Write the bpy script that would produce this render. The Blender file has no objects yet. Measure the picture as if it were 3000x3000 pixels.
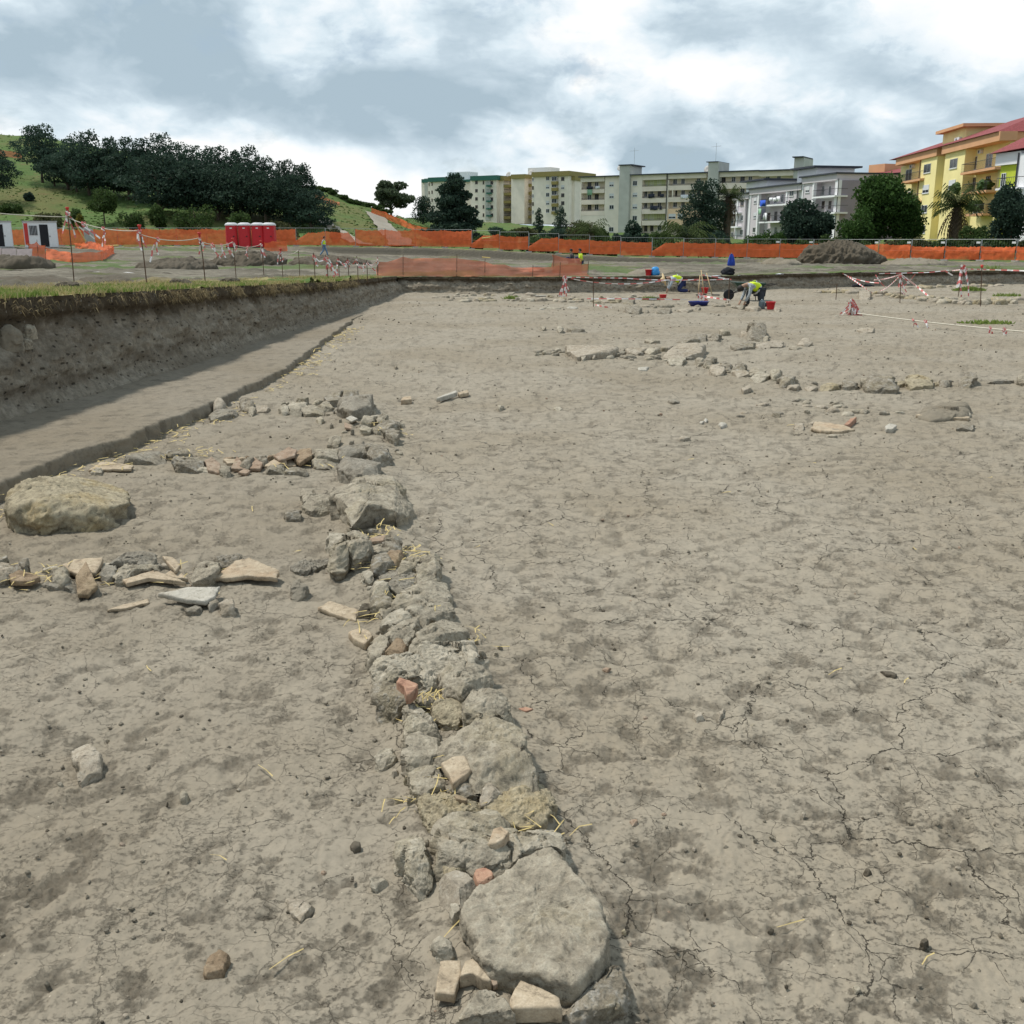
import bpy, bmesh, math, random
import numpy as np
from mathutils import Vector, Matrix
R = math.radians
random.seed(7)
RNG = np.random.RandomState(11)
sc = bpy.context.scene
COL = sc.collection
# ------------------------------------------------------------------ camera
CAMZ = 2.1; F = 3000.0; PITCH = math.atan(795 / 3000.0)
CP, SP = math.cos(PITCH), math.sin(PITCH)
cd = bpy.data.cameras.new("camera"); cam = bpy.data.objects.new("camera", cd); COL.objects.link(cam)
cd.lens = 36.0; cd.sensor_width = 36.0; cd.sensor_fit = 'HORIZONTAL'; cd.clip_start = 0.05; cd.clip_end = 9000
cam.location = (0, 0, CAMZ); cam.rotation_euler = (math.pi / 2 - PITCH, 0, 0)
sc.camera = cam
def ray(px, py):
    a = (px - 1500) / F; b = (1500 - py) / F
    return (a, CP + b * SP, -SP + b * CP)
def P(px, py, z=0.0):
    d = ray(px, py); t = (z - CAMZ) / d[2]
    return Vector((d[0] * t, d[1] * t, z))
def PY(px, py, Y):
    d = ray(px, py); t = Y / d[1]
    return Vector((d[0] * t, Y, CAMZ + d[2] * t))
# ------------------------------------------------------------------ noise
_rs = np.random.RandomState(3)
PERM = np.concatenate([_rs.permutation(256)] * 3).astype(np.int64)
_g = _rs.normal(size=(256, 3)); GR = _g / np.linalg.norm(_g, axis=1)[:, None]
_g2 = _rs.uniform(0, 2 * np.pi, 256); GR2 = np.stack([np.cos(_g2), np.sin(_g2)], 1)
def fade(t): return t * t * t * (t * (t * 6 - 15) + 10)
def pn2(x, y):
    xi = np.floor(x).astype(np.int64); yi = np.floor(y).astype(np.int64)
    xf = x - xi; yf = y - yi; xi &= 255; yi &= 255
    u = fade(xf); v = fade(yf)
    def g(i, j, dx, dy):
        h = PERM[PERM[xi + i] + yi + j] & 255
        return GR2[h, 0] * dx + GR2[h, 1] * dy
    a = g(0, 0, xf, yf); b = g(1, 0, xf - 1, yf); c = g(0, 1, xf, yf - 1); d = g(1, 1, xf - 1, yf - 1)
    return 1.5 * ((a + u * (b - a)) + v * ((c + u * (d - c)) - (a + u * (b - a))))
def pn3(x, y, z):
    xi = np.floor(x).astype(np.int64); yi = np.floor(y).astype(np.int64); zi = np.floor(z).astype(np.int64)
    xf = x - xi; yf = y - yi; zf = z - zi; xi &= 255; yi &= 255; zi &= 255
    u = fade(xf); v = fade(yf); w = fade(zf)
    def g(i, j, k):
        h = PERM[PERM[PERM[xi + i] + yi + j] + zi + k] & 255
        return GR[h, 0] * (xf - i) + GR[h, 1] * (yf - j) + GR[h, 2] * (zf - k)
    def l(a, b, t): return a + t * (b - a)
    return 1.5 * l(l(l(g(0,0,0), g(1,0,0), u), l(g(0,1,0), g(1,1,0), u), v), l(l(g(0,0,1), g(1,0,1), u), l(g(0,1,1), g(1,1,1), u), v), w)
def fb2(x, y, o=4, s=0.0, gain=.5):
    r = 0; a = 1; f = 1
    for k in range(o):
        r = r + a * pn2(x * f + s + 17.3 * k, y * f + s * 1.7 + 5.1 * k); a *= gain; f *= 2.03
    return r
def fb3(p, o=4, s=0.0, gain=.5, f=1.0):
    r = 0; a = 1
    for k in range(o):
        r = r + a * pn3(p[:, 0] * f + s + 9.7 * k, p[:, 1] * f + s * 1.3, p[:, 2] * f - s); a *= gain; f *= 2.03
    return r
def ss(a, b, x):
    t = np.clip((x - a) / (b - a), 0, 1); return t * t * (3 - 2 * t)
def voro(x, y, cell, seed=0):
    x = x / cell; y = y / cell
    xi = np.floor(x).astype(np.int64); yi = np.floor(y).astype(np.int64)
    best = np.full(x.shape, 9e9); bx = np.zeros(x.shape); by = np.zeros(x.shape)
    pts = []
    for i in (-1, 0, 1):
        for j in (-1, 0, 1):
            h = PERM[PERM[(xi + i + seed) & 255] + ((yi + j) & 255)] & 255
            h2 = PERM[h + 91] & 255
            qx = xi + i + .08 + .84 * h / 255.0 - x; qy = yi + j + .08 + .84 * h2 / 255.0 - y
            d = qx * qx + qy * qy; m = d < best
            best = np.where(m, d, best); bx = np.where(m, qx, bx); by = np.where(m, qy, by)
            pts.append((qx, qy))
    e = np.full(x.shape, 9e9)
    for qx, qy in pts:
        dx = qx - bx; dy = qy - by; l = np.sqrt(dx * dx + dy * dy)
        dd = np.where(l > 1e-6, ((qx + bx) * dx + (qy + by) * dy) * .5 / np.maximum(l, 1e-6), 9e9)
        e = np.minimum(e, dd)
    return e * cell
# ------------------------------------------------------------------ objects
def tag(o, label=None, cat=None, group=None, kind=None):
    if label: o['label'] = label
    if cat: o['category'] = cat
    if group: o['group'] = group
    if kind: o['kind'] = kind
    return o
def empty(name, loc, label, cat, group=None, rz=0.0):
    o = bpy.data.objects.new(name, None); COL.objects.link(o); o.empty_display_size = .2
    o.location = loc; o.rotation_euler = (0, 0, rz)
    return tag(o, label, cat, group)
def link_mesh(name, me, parent=None, loc=None):
    o = bpy.data.objects.new(name, me); COL.objects.link(o)
    if parent: o.parent = parent
    if loc is not None: o.location = loc
    return o
def np_mesh(name, V, Fc, mats, smooth=True, mi=None):
    me = bpy.data.meshes.new(name)
    V = np.asarray(V, dtype=np.float32)
    if isinstance(Fc, np.ndarray):
        n = Fc.shape[1]; nf = Fc.shape[0]
        me.vertices.add(len(V)); me.vertices.foreach_set("co", V.ravel())
        me.loops.add(nf * n); me.loops.foreach_set("vertex_index", Fc.astype(np.int32).ravel())
        me.polygons.add(nf); me.polygons.foreach_set("loop_start", np.arange(0, nf * n, n, dtype=np.int32))
        me.update(calc_edges=True)
    else:
        me.from_pydata(V.tolist(), [], Fc)
    for m in (mats if isinstance(mats, (list, tuple)) else [mats]): me.materials.append(m)
    if mi is not None: me.polygons.foreach_set("material_index", np.asarray(mi, dtype=np.int32))
    me.polygons.foreach_set("use_smooth", np.full(len(me.polygons), smooth, dtype=bool))
    me.update()
    return me
def add_attr(me, name, arr):
    a = me.attributes.new(name, 'FLOAT', 'POINT'); a.data.foreach_set('value', np.asarray(arr, dtype=np.float32).ravel())
def grid_faces(nr, nc):
    i = np.arange(nr - 1)[:, None] * nc + np.arange(nc - 1)[None, :]
    i = i.ravel(); return np.stack([i, i + 1, i + nc + 1, i + nc], 1)
class MB:
    """collects shapes; build() links them as ONE mesh object"""
    def __init__(s): s.v = []; s.f = []; s.m = []
    def add(s, V, Fs, m=0):
        o = len(s.v); s.v += [tuple(v) for v in V]; s.f += [tuple(i + o for i in f) for f in Fs]; s.m += [m] * len(Fs)
    def box(s, c, d, m=0, rot=None):
        V = []
        for x in (-.5, .5):
            for y in (-.5, .5):
                for z in (-.5, .5):
                    p = Vector((x * d[0], y * d[1], z * d[2]))
                    if rot is not None: p = rot @ p
                    V.append(p + Vector(c))
        s.add(V, [(0,1,3,2), (4,6,7,5), (0,4,5,1), (2,3,7,6), (0,2,6,4), (1,5,7,3)], m)
    def hexa(s, b, t, m=0):
        n = len(b)
        s.add(list(b) + list(t), [tuple(range(n))[::-1], tuple(range(n, 2 * n))] + [(i, (i + 1) % n, n + (i + 1) % n, n + i) for i in range(n)], m)
    def tube(s, pts, r, n=6, m=0, cap=True):
        pts = [Vector(p) for p in pts]; k = len(pts)
        rs = r if isinstance(r, (list, tuple)) else [r] * k
        V = []; 
        for i, p in enumerate(pts):
            t = (pts[min(i + 1, k - 1)] - pts[max(i - 1, 0)])
            if t.length < 1e-9: t = Vector((0, 0, 1))
            t.normalize(); a = Vector((0, 0, 1)) if abs(t.z) < .9 else Vector((1, 0, 0))
            u = t.cross(a).normalized(); w = t.cross(u)
            for j in range(n):
                an = 2 * math.pi * j / n; V.append(p + (u * math.cos(an) + w * math.sin(an)) * rs[i])
        Fs = [(i*n+j, i*n+(j+1) % n, (i+1)*n+(j+1) % n, (i+1)*n+j) for i in range(k-1) for j in range(n)]
        if cap: Fs += [tuple(range(n))[::-1], tuple(range((k-1)*n, k*n))]
        s.add(V, Fs, m)
    def lathe(s, c, prof, n=16, m=0):
        V = []; k = len(prof)
        for (r, z) in prof:
            for j in range(n):
                a = 2 * math.pi * j / n; V.append((c[0] + r * math.cos(a), c[1] + r * math.sin(a), c[2] + z))
        s.add(V, [(i*n+j, i*n+(j+1) % n, (i+1)*n+(j+1) % n, (i+1)*n+j) for i in range(k-1) for j in range(n)], m)
    def build(s, name, mats, parent=None, smooth=False, loc=None):
        off = Vector((0, 0, 0))
        if parent is not None:
            q = parent
            while q is not None: off += Vector(q.location); q = q.parent
        elif loc is not None: off = Vector(loc)
        V = np.array(s.v, dtype=np.float64).reshape(-1, 3) - np.array(off)
        me = np_mesh(name, V, s.f, mats, smooth, s.m)
        return link_mesh(name, me, parent, None if parent is not None else off)
def base_of(mb):
    V = np.array(mb.v); return Vector(((V[:, 0].min() + V[:, 0].max()) / 2, (V[:, 1].min() + V[:, 1].max()) / 2, V[:, 2].min()))
# ------------------------------------------------------------------ materials
MATS = {}
def nt(name):
    m = bpy.data.materials.new(name); m.use_nodes = True; t = m.node_tree
    return m, t, t.nodes['Principled BSDF'], t.nodes, t.links
def simple(name, c, rough=.6, metal=0, var=.12, scale=6.0, bump=0.0, alpha=1.0, emis=None):
    """base colour with a little procedural unevenness"""
    if name in MATS: return MATS[name]
    m, t, b, N, L = nt(name)
    g = N.new('ShaderNodeNewGeometry'); n = N.new('ShaderNodeTexNoise'); n.inputs['Scale'].default_value = scale; n.inputs['Detail'].default_value = 5
    L.new(g.outputs['Position'], n.inputs['Vector'])
    r = N.new('ShaderNodeMix'); r.data_type = 'RGBA'
    r.inputs['A'].default_value = (*[x * (1 - var) for x in c], 1); r.inputs['B'].default_value = (*[min(1, x * (1 + var)) for x in c], 1)
    mr = N.new('ShaderNodeMapRange'); mr.inputs[1].default_value = .3; mr.inputs[2].default_value = .7
    L.new(n.outputs['Fac'], mr.inputs[0]); L.new(mr.outputs[0], r.inputs['Factor']); L.new(r.outputs['Result'], b.inputs['Base Color'])
    b.inputs['Roughness'].default_value = rough; b.inputs['Metallic'].default_value = metal; b.inputs['Specular IOR Level'].default_value = .3
    if alpha < 1: b.inputs['Alpha'].default_value = alpha
    if bump:
        bp = N.new('ShaderNodeBump'); bp.inputs['Strength'].default_value = bump; bp.inputs['Distance'].default_value = .02
        L.new(n.outputs['Fac'], bp.inputs['Height']); L.new(bp.outputs[0], b.inputs['Normal'])
    MATS[name] = m; return m
def ramp(N, L, fac, stops):
    r = N.new('ShaderNodeValToRGB'); e = r.color_ramp.elements
    while len(e) < len(stops): e.new(.5)
    for i, (p, c) in enumerate(stops): e[i].position = p; e[i].color = (*c, 1)
    L.new(fac, r.inputs[0]); return r.outputs[0]
def mixc(N, L, f, a, b, mode='MIX'):
    r = N.new('ShaderNodeMix'); r.data_type = 'RGBA'; r.blend_type = mode
    for k, v in (('Factor', f), ('A', a), ('B', b)):
        if isinstance(v, (int, float)): r.inputs[k].default_value = v
        elif isinstance(v, tuple): r.inputs[k].default_value = (*v, 1)
        else: L.new(v, r.inputs[k])
    return r.outputs['Result']
def mth(N, L, op, a, b=None, c=None):
    r = N.new('ShaderNodeMath'); r.operation = op
    for i, v in enumerate((a, b, c)):
        if v is None: continue
        if isinstance(v, (int, float)): r.inputs[i].default_value = v
        else: L.new(v, r.inputs[i])
    return r.outputs[0]
def noise(N, L, vec, scale, detail=6, rough=.55, dist=0.0):
    n = N.new('ShaderNodeTexNoise'); n.inputs['Scale'].default_value = scale; n.inputs['Detail'].default_value = detail
    n.inputs['Roughness'].default_value = rough; n.inputs['Distortion'].default_value = dist
    L.new(vec, n.inputs['Vector']); return n.outputs['Fac']
def mrange(N, L, v, a, b, c=0.0, d=1.0):
    m = N.new('ShaderNodeMapRange'); m.inputs[1].default_value = a; m.inputs[2].default_value = b; m.inputs[3].default_value = c; m.inputs[4].default_value = d
    L.new(v, m.inputs[0]); return m.outputs[0]
def attr(N, name):
    a = N.new('ShaderNodeAttribute'); a.attribute_name = name; return a.outputs['Fac']
def bump(N, L, b, h, strength, dist, prev=None):
    bp = N.new('ShaderNodeBump'); bp.inputs['Strength'].default_value = strength; bp.inputs['Distance'].default_value = dist
    L.new(h, bp.inputs['Height'])
    if prev is not None: L.new(prev, bp.inputs['Normal'])
    L.new(bp.outputs[0], b.inputs['Normal']); return bp.outputs[0]
def soil_mat(name, light, dark, use_attr=True, warm=(.27, .225, .165), cracks=((.56, .0040, .40, .30, .95), (.27, .0024, .46, .20, .85), (.12, .0014, .47, .12, .75))):
    m, t, b, N, L = nt(name)
    g = N.new('ShaderNodeNewGeometry').outputs['Position']
    n1 = noise(N, L, g, .35, 4); n2 = noise(N, L, g, 9, 8, .65); n3 = noise(N, L, g, 70, 6, .7); n4 = noise(N, L, g, 2.2, 5)
    c = mixc(N, L, mrange(N, L, n1, .42, .62), light, tuple(x * k for x, k in zip(light, (.86, .83, .78))))
    c = mixc(N, L, mrange(N, L, n4, .55, .75, 0, .45), c, warm)
    c = mixc(N, L, mrange(N, L, n2, .42, .64, 0, .42), c, tuple(x * .68 for x in light))
    n5 = noise(N, L, g, 40, 8, .8)
    h = mth(N, L, 'ADD', mth(N, L, 'MULTIPLY', n2, .8), mth(N, L, 'MULTIPLY', n3, .25))
    pit = mth(N, L, 'MULTIPLY', mrange(N, L, n5, .53, .66), mrange(N, L, n4, .40, .60, .15, .8))      # fine pitting of the trampled surface
    c = mixc(N, L, mth(N, L, 'MULTIPLY', pit, .62), c, tuple(x * .8 for x in dark)); h = mth(N, L, 'SUBTRACT', h, mth(N, L, 'MULTIPLY', pit, .35))
    if use_attr:
        dp = attr(N, 'damp'); c = mixc(N, L, mth(N, L, 'MULTIPLY', dp, .42), c, tuple(x * k for x, k in zip(light, (.62, .59, .55))))
        cr = attr(N, 'crumb')
        # crumbled soil: dark, grainy and ragged where the dry crust has broken away
        q = mth(N, L, 'ADD', cr, mth(N, L, 'MULTIPLY', mth(N, L, 'SUBTRACT', n5, .5), 2.6))
        q = mth(N, L, 'ADD', q, mth(N, L, 'MULTIPLY', mth(N, L, 'SUBTRACT', n2, .5), 1.8))
        f = mrange(N, L, q, .18, 1.15)
        c = mixc(N, L, mth(N, L, 'MULTIPLY', f, .52), c, dark)
        h = mth(N, L, 'ADD', h, mth(N, L, 'MULTIPLY', mth(N, L, 'MULTIPLY', f, n5), -.9))
        # shrinkage cracks: shade inside the gap is painted into the soil colour
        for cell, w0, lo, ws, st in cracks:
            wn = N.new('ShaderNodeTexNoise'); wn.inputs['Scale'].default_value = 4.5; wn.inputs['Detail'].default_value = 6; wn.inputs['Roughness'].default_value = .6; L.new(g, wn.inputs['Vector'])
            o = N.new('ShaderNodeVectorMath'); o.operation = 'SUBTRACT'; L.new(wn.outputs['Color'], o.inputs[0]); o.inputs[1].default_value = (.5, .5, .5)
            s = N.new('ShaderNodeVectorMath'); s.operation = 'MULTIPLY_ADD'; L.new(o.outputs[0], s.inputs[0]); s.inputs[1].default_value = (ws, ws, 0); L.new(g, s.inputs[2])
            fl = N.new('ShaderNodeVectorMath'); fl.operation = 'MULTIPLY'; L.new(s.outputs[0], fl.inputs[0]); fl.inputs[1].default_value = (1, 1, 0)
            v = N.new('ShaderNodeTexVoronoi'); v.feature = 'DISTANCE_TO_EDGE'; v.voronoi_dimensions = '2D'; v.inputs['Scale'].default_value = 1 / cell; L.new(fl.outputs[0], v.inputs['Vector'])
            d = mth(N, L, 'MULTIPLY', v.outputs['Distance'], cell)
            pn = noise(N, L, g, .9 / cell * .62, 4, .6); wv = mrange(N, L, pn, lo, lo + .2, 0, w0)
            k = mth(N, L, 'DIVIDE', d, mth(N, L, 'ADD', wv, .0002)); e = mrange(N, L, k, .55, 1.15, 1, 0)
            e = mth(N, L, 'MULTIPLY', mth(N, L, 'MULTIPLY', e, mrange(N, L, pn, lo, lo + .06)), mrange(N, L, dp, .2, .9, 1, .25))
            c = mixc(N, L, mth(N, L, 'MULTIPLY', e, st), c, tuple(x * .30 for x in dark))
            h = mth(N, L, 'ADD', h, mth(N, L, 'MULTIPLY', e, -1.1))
    c = mixc(N, L, mrange(N, L, n3, .3, .7, 0, .22), c, tuple(x * .55 for x in light))
    v = N.new('ShaderNodeTexVoronoi'); v.inputs['Scale'].default_value = 22; L.new(g, v.inputs['Vector'])
    sp = mth(N, L, 'LESS_THAN', v.outputs['Distance'], .07)
    c = mixc(N, L, mth(N, L, 'MULTIPLY', sp, .5), c, tuple(min(.6, x * 1.5) for x in light))
    L.new(c, b.inputs['Base Color']); b.inputs['Roughness'].default_value = .95; b.inputs['Specular IOR Level'].default_value = .15
    bump(N, L, b, h, .85, .011)
    return m
def rock_mat(name, c1, c2, spot=(.42, .40, .36), stain=(.30, .25, .15), st=.35, bs=.9):
    m, t, b, N, L = nt(name)
    g = N.new('ShaderNodeNewGeometry').outputs['Position']
    n1 = noise(N, L, g, 7, 7, .6, .4); n2 = noise(N, L, g, 38, 8, .7); n3 = noise(N, L, g, 3.1, 4); n4 = noise(N, L, g, 150, 4, .7)
    n6 = noise(N, L, g, 17, 9, .72, .6)
    c = mixc(N, L, mrange(N, L, n1, .42, .58), c1, c2)
    c = mixc(N, L, mrange(N, L, n3, .52, .64, 0, st), c, stain)
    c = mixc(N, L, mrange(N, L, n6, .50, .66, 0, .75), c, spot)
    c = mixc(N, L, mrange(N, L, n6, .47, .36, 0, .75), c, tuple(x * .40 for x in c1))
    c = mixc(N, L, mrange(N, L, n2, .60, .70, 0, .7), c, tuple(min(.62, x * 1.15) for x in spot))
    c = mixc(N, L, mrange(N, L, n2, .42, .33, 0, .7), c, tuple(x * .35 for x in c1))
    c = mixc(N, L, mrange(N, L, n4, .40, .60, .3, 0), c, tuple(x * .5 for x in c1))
    L.new(c, b.inputs['Base Color']); b.inputs['Roughness'].default_value = .92; b.inputs['Specular IOR Level'].default_value = .2
    v = N.new('ShaderNodeTexVoronoi'); v.inputs['Scale'].default_value = 55; L.new(g, v.inputs['Vector'])
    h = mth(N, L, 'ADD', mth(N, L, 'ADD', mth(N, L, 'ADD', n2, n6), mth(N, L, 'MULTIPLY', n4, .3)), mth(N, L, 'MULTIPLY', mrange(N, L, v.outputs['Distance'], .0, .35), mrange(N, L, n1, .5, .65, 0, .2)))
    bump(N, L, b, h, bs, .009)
    return m
M = {}
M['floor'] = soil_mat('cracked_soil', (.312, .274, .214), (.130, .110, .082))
M['bench'] = soil_mat('bench_soil', (.245, .213, .165), (.12, .104, .08), True, cracks=())
M['clod'] = soil_mat('clod_soil', (.235, .208, .163), (.13, .11, .085), False)
M['darksoil'] = soil_mat('dark_soil', (.118, .101, .077), (.08, .07, .054), False, warm=(.14, .112, .078))
M['grey'] = rock_mat('grey_rock', (0.272, 0.237, 0.180), (0.347, 0.304, 0.233), (0.480, 0.430, 0.337))
M['light'] = rock_mat('light_rock', (0.325, 0.288, 0.223), (0.400, 0.355, 0.277), (0.565, 0.510, 0.409))
M['dark'] = rock_mat('dark_rock', (0.198, 0.170, 0.127), (0.272, 0.236, 0.178))
M['yellow'] = rock_mat('yellowish_rock', (0.288, 0.245, 0.167), (0.367, 0.313, 0.218), (0.511, 0.440, 0.302), (0.320, 0.235, 0.102), .55)
M['beige'] = rock_mat('beige_rock', (.31, .265, .203), (.375, .325, .255), (.47, .425, .35), (.26, .205, .135), .4, .6)
M['brown'] = rock_mat('brown_rock', (0.224, 0.160, 0.102), (0.298, 0.220, 0.142), (0.405, 0.320, 0.223))
M['orange'] = rock_mat('terracotta', (.285, .20, .138), (.335, .25, .182), (.40, .34, .27), (.25, .20, .145), .5, .4)
M['pink'] = rock_mat('pink_brick', (0.352, 0.190, 0.129), (0.394, 0.240, 0.164), (0.480, 0.320, 0.223), (0.298, 0.170, 0.116), .4, .5)
M['tile'] = rock_mat('beige_tile', (0.357, 0.285, 0.200), (0.426, 0.345, 0.244), (0.511, 0.430, 0.320), (0.362, 0.235, 0.138), .45, .3)
M['slab'] = rock_mat('white_slab', (.39, .36, .30), (.45, .42, .36), (.52, .49, .43), (.33, .285, .22), .35, .2)
M['soilrock'] = rock_mat('soil_coated_rock', (.215, .19, .15), (.275, .247, .198), (.37, .34, .28), (.22, .18, .12), .4)
# ================================================================== TERRAIN
# pit outlines (world metres) from the two trench walls
def wallx(y):      # left wall base line
    return np.interp(y, [-10, 11.2, 17.0, 29.0, 43.5], [-7.6, -5.72, -5.25, -4.98, -4.55])
def walltop(y): return np.interp(y, [-10, 11.2, 18.9, 30, 43.5, 46], [1.5, 1.46, 1.27, .95, .66, .63])
def benchz(y): return np.interp(y, [-5, 9, 14, 22, 28, 31], [.17, .15, .135, .11, .05, 0])
_be = [P(*q) for q in ((-220, 1560), (0, 1470), (124, 1402), (360, 1320), (605, 1215), (830, 1105), (930, 1025), (1040, 935))]
_by = [-6] + [p.y for p in _be]; _bx = [-5.4] + [p.x for p in _be]
def benchx(y): return np.interp(y, _by, _bx)
_bk = [P(*q) for q in ((1185, 858), (1500, 860), (1800, 857), (2100, 855), (2300, 846), (2600, 838), (3000, 832), (3300, 829))]
def backy(x): return np.interp(x, [-90] + [p.x for p in _bk] + [120], [_bk[0].y] + [p.y for p in _bk] + [58])
# main wall centre line, for the low soil bed under the stones
_cl = [P(*q) for q in ((1560, 3000), (1480, 2620), (1390, 2280), (1290, 2020), (1200, 1760), (1080, 1560), (1090, 1430), (1070, 1300), (1050, 1180))]
def bed(x, y):
    cx = np.interp(y, [p.y for p in _cl], [p.x for p in _cl]); d = np.abs(x - cx)
    return .045 * ss(.42, .12, d) * ss(14.5, 12.5, y)
def zf(x, y):
    return .028 * fb2(x * .45, y * .45, 3, 3.3) + .014 * fb2(x * 1.7, y * 1.7, 2, 8.1) + bed(x, y)
def floor_z(x, y): return float(zf(np.array([x]), np.array([y]))[0])
# --- excavation floor: real relief, denser near the viewer
pys = np.concatenate([np.arange(3080, 1000, -4.6), np.arange(1000, 822, -2.2)])
Ys = np.array([P(1500, q).y for q in pys])
Ys = np.concatenate([np.linspace(-9, Ys[0] - .02, 70), Ys, [60, 64]])
us = np.linspace(-1, 1, 800)
ue = np.linspace(1.01, 1.9, 26)[1:]
us = np.concatenate([-ue[::-1], us, ue])
hw = np.where(Ys > 2.2, .56 * Ys + .36, .56 * 2.2 + .36 + (2.2 - Ys) * .25)
uu = np.where(np.abs(us) > 1, np.sign(us) * (1 + (np.abs(us) - 1) * 3.5), us)
X = hw[:, None] * uu[None, :]; Y = np.repeat(Ys[:, None], len(us), 1)
sp = np.maximum(np.gradient(X, axis=1), .5 * np.abs(np.gradient(Y, axis=0)))
x = X.ravel(); y = Y.ravel(); sp = sp.ravel()
Z = zf(x, y)
m0 = fb2(x * .8, y * .8, 3, 1.1) * .14 + fb2(x * 2.9, y * 2.9, 3, 2.2) * .36 + fb2(x * 7, y * 7, 4, 5.0) * .75
crumb = ss(-.05, .75, m0 + .12 * fb2(x * 28, y * 28, 2, 8.8))
lump = fb2(x * 6, y * 6, 3, 4.4); fine = fb2(x * 30, y * 30, 3, 6.6)
dmp = ss(.05, .012, sp)                       # finest relief only where the grid can carry it
fl_ = 1 - .55 * ss(6, 18, y); Z += fl_ * (.0065 * lump + .0030 * fine * dmp + .004 * fb2(x * 13, y * 9, 2, 14.0))
rg = 1 - np.abs(fb2(x * 16, y * 16, 3, 9.9)); rg2 = fb2(x * 45, y * 45, 3, 12.0)
Z += crumb * (-.006 + .012 * (rg - .6) + .008 * rg2 * dmp) - .004 * ss(.16, .40, m0 + .25 * fine)
# shallow footprints / trowel dents
Z -= .010 * ss(.42, .75, fb2(x * 3.1 + 40, y * 4.5, 2, 21.0))
# the dry crust breaks into plates whose rims curl up slightly
wx = x + .03 * fb2(x * 4.5, y * 4.5, 4, 31.0); wy = y + .03 * fb2(x * 4.5, y * 4.5, 4, 37.0)
e = voro(wx, wy, .45, 0)
Z += .006 * ss(.10, .02, e) * ss(-.1, .3, fb2(x * 1.1, y * 1.1, 3, 5.5)) - .004 * ss(.012, .0, e) * dmp
V = np.stack([x, y, Z], 1)
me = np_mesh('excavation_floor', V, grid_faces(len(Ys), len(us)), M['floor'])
add_attr(me, 'crumb', crumb)
_cx = np.interp(y, [q.y for q in _cl], [q.x for q in _cl]); add_attr(me, 'damp', ss(.15, -.5, x - _cx) * ss(18, 11, y) * (.75 + .5 * fb2(x * .9, y * .9, 3, 50.0)))
tag(link_mesh('excavation_floor', me), kind='structure')
# --- upper ground: thin-plate surface through points read off the photo
ctl = [(0, 880, 12), (300, 855, 15.5), (620, 846, 18.9), (900, 830, 28), (1185, 815, 43.5), (0, 822, 30), (0, 792, 45), (-300, 760, 60),
       (300, 790, 45), (600, 790, 52), (250, 745, 75), (500, 735, 90), (900, 775, 62), (950, 751, 95), (700, 742, 92), (1200, 765, 70), (1500, 775, 62), (1500, 766, 80),
       (1900, 806, 46), (1900, 785, 62), (2000, 770, 85), (2500, 798, 51), (2500, 775, 75), (3000, 793, 55), (3000, 780, 75), (3300, 775, 75),
       (-200, 722, 112), (400, 722, 112), (850, 725, 111), (1300, 738, 108), (1600, 752, 105), (1800, 760, 105), (2100, 762, 104), (2500, 762, 104), (2900, 767, 92), (3300, 770, 84)]
cp = np.array([PY(*q) for q in ctl]); cp = np.vstack([cp, [[-40, 0, 1.5], [-20, 0, 1.5], [-60, 60, 1.5], [40, 60, .5], [70, 60, .5], [60, 100, .3], [-70, 112, 1.8]]])
def tpsk(r2): return np.where(r2 > 1e-9, r2 * np.log(np.maximum(r2, 1e-9)), 0)
NC = len(cp); n = NC; d2 = ((cp[:, None, :2] - cp[None, :, :2]) ** 2).sum(-1)
A = np.zeros((n + 3, n + 3)); A[:n, :n] = tpsk(d2) + np.eye(n) * 30.0; A[:n, n] = 1; A[:n, n+1:] = cp[:, :2]; A[n, :n] = 1; A[n+1:, :n] = cp[:, :2].T
tw = np.linalg.solve(A, np.concatenate([cp[:, 2], [0, 0, 0]]))
def tps(x, y):
    r = tw[NC] + tw[NC+1] * x + tw[NC+2] * y
    for k in range(NC): r = r + tw[k] * tpsk((x - cp[k, 0]) ** 2 + (y - cp[k, 1]) ** 2)
    return r
# site fence line  (px, base py, distance)
FL = [PY(*q) for q in ((-450, 720, 116), (-150, 721, 114), (400, 722, 112), (850, 722, 112), (1300, 727, 112), (1430, 733, 110), (1600, 743, 108), (1800, 752, 107), (2100, 757, 106), (2500, 761, 102), (2900, 766, 93), (3250, 772, 85), (3600, 776, 78))]
def fencey(x): return np.interp(x, [p.x for p in FL], [p.y for p in FL])
def fencez(x): return np.interp(x, [p.x for p in FL], [p.z for p in FL])
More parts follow.
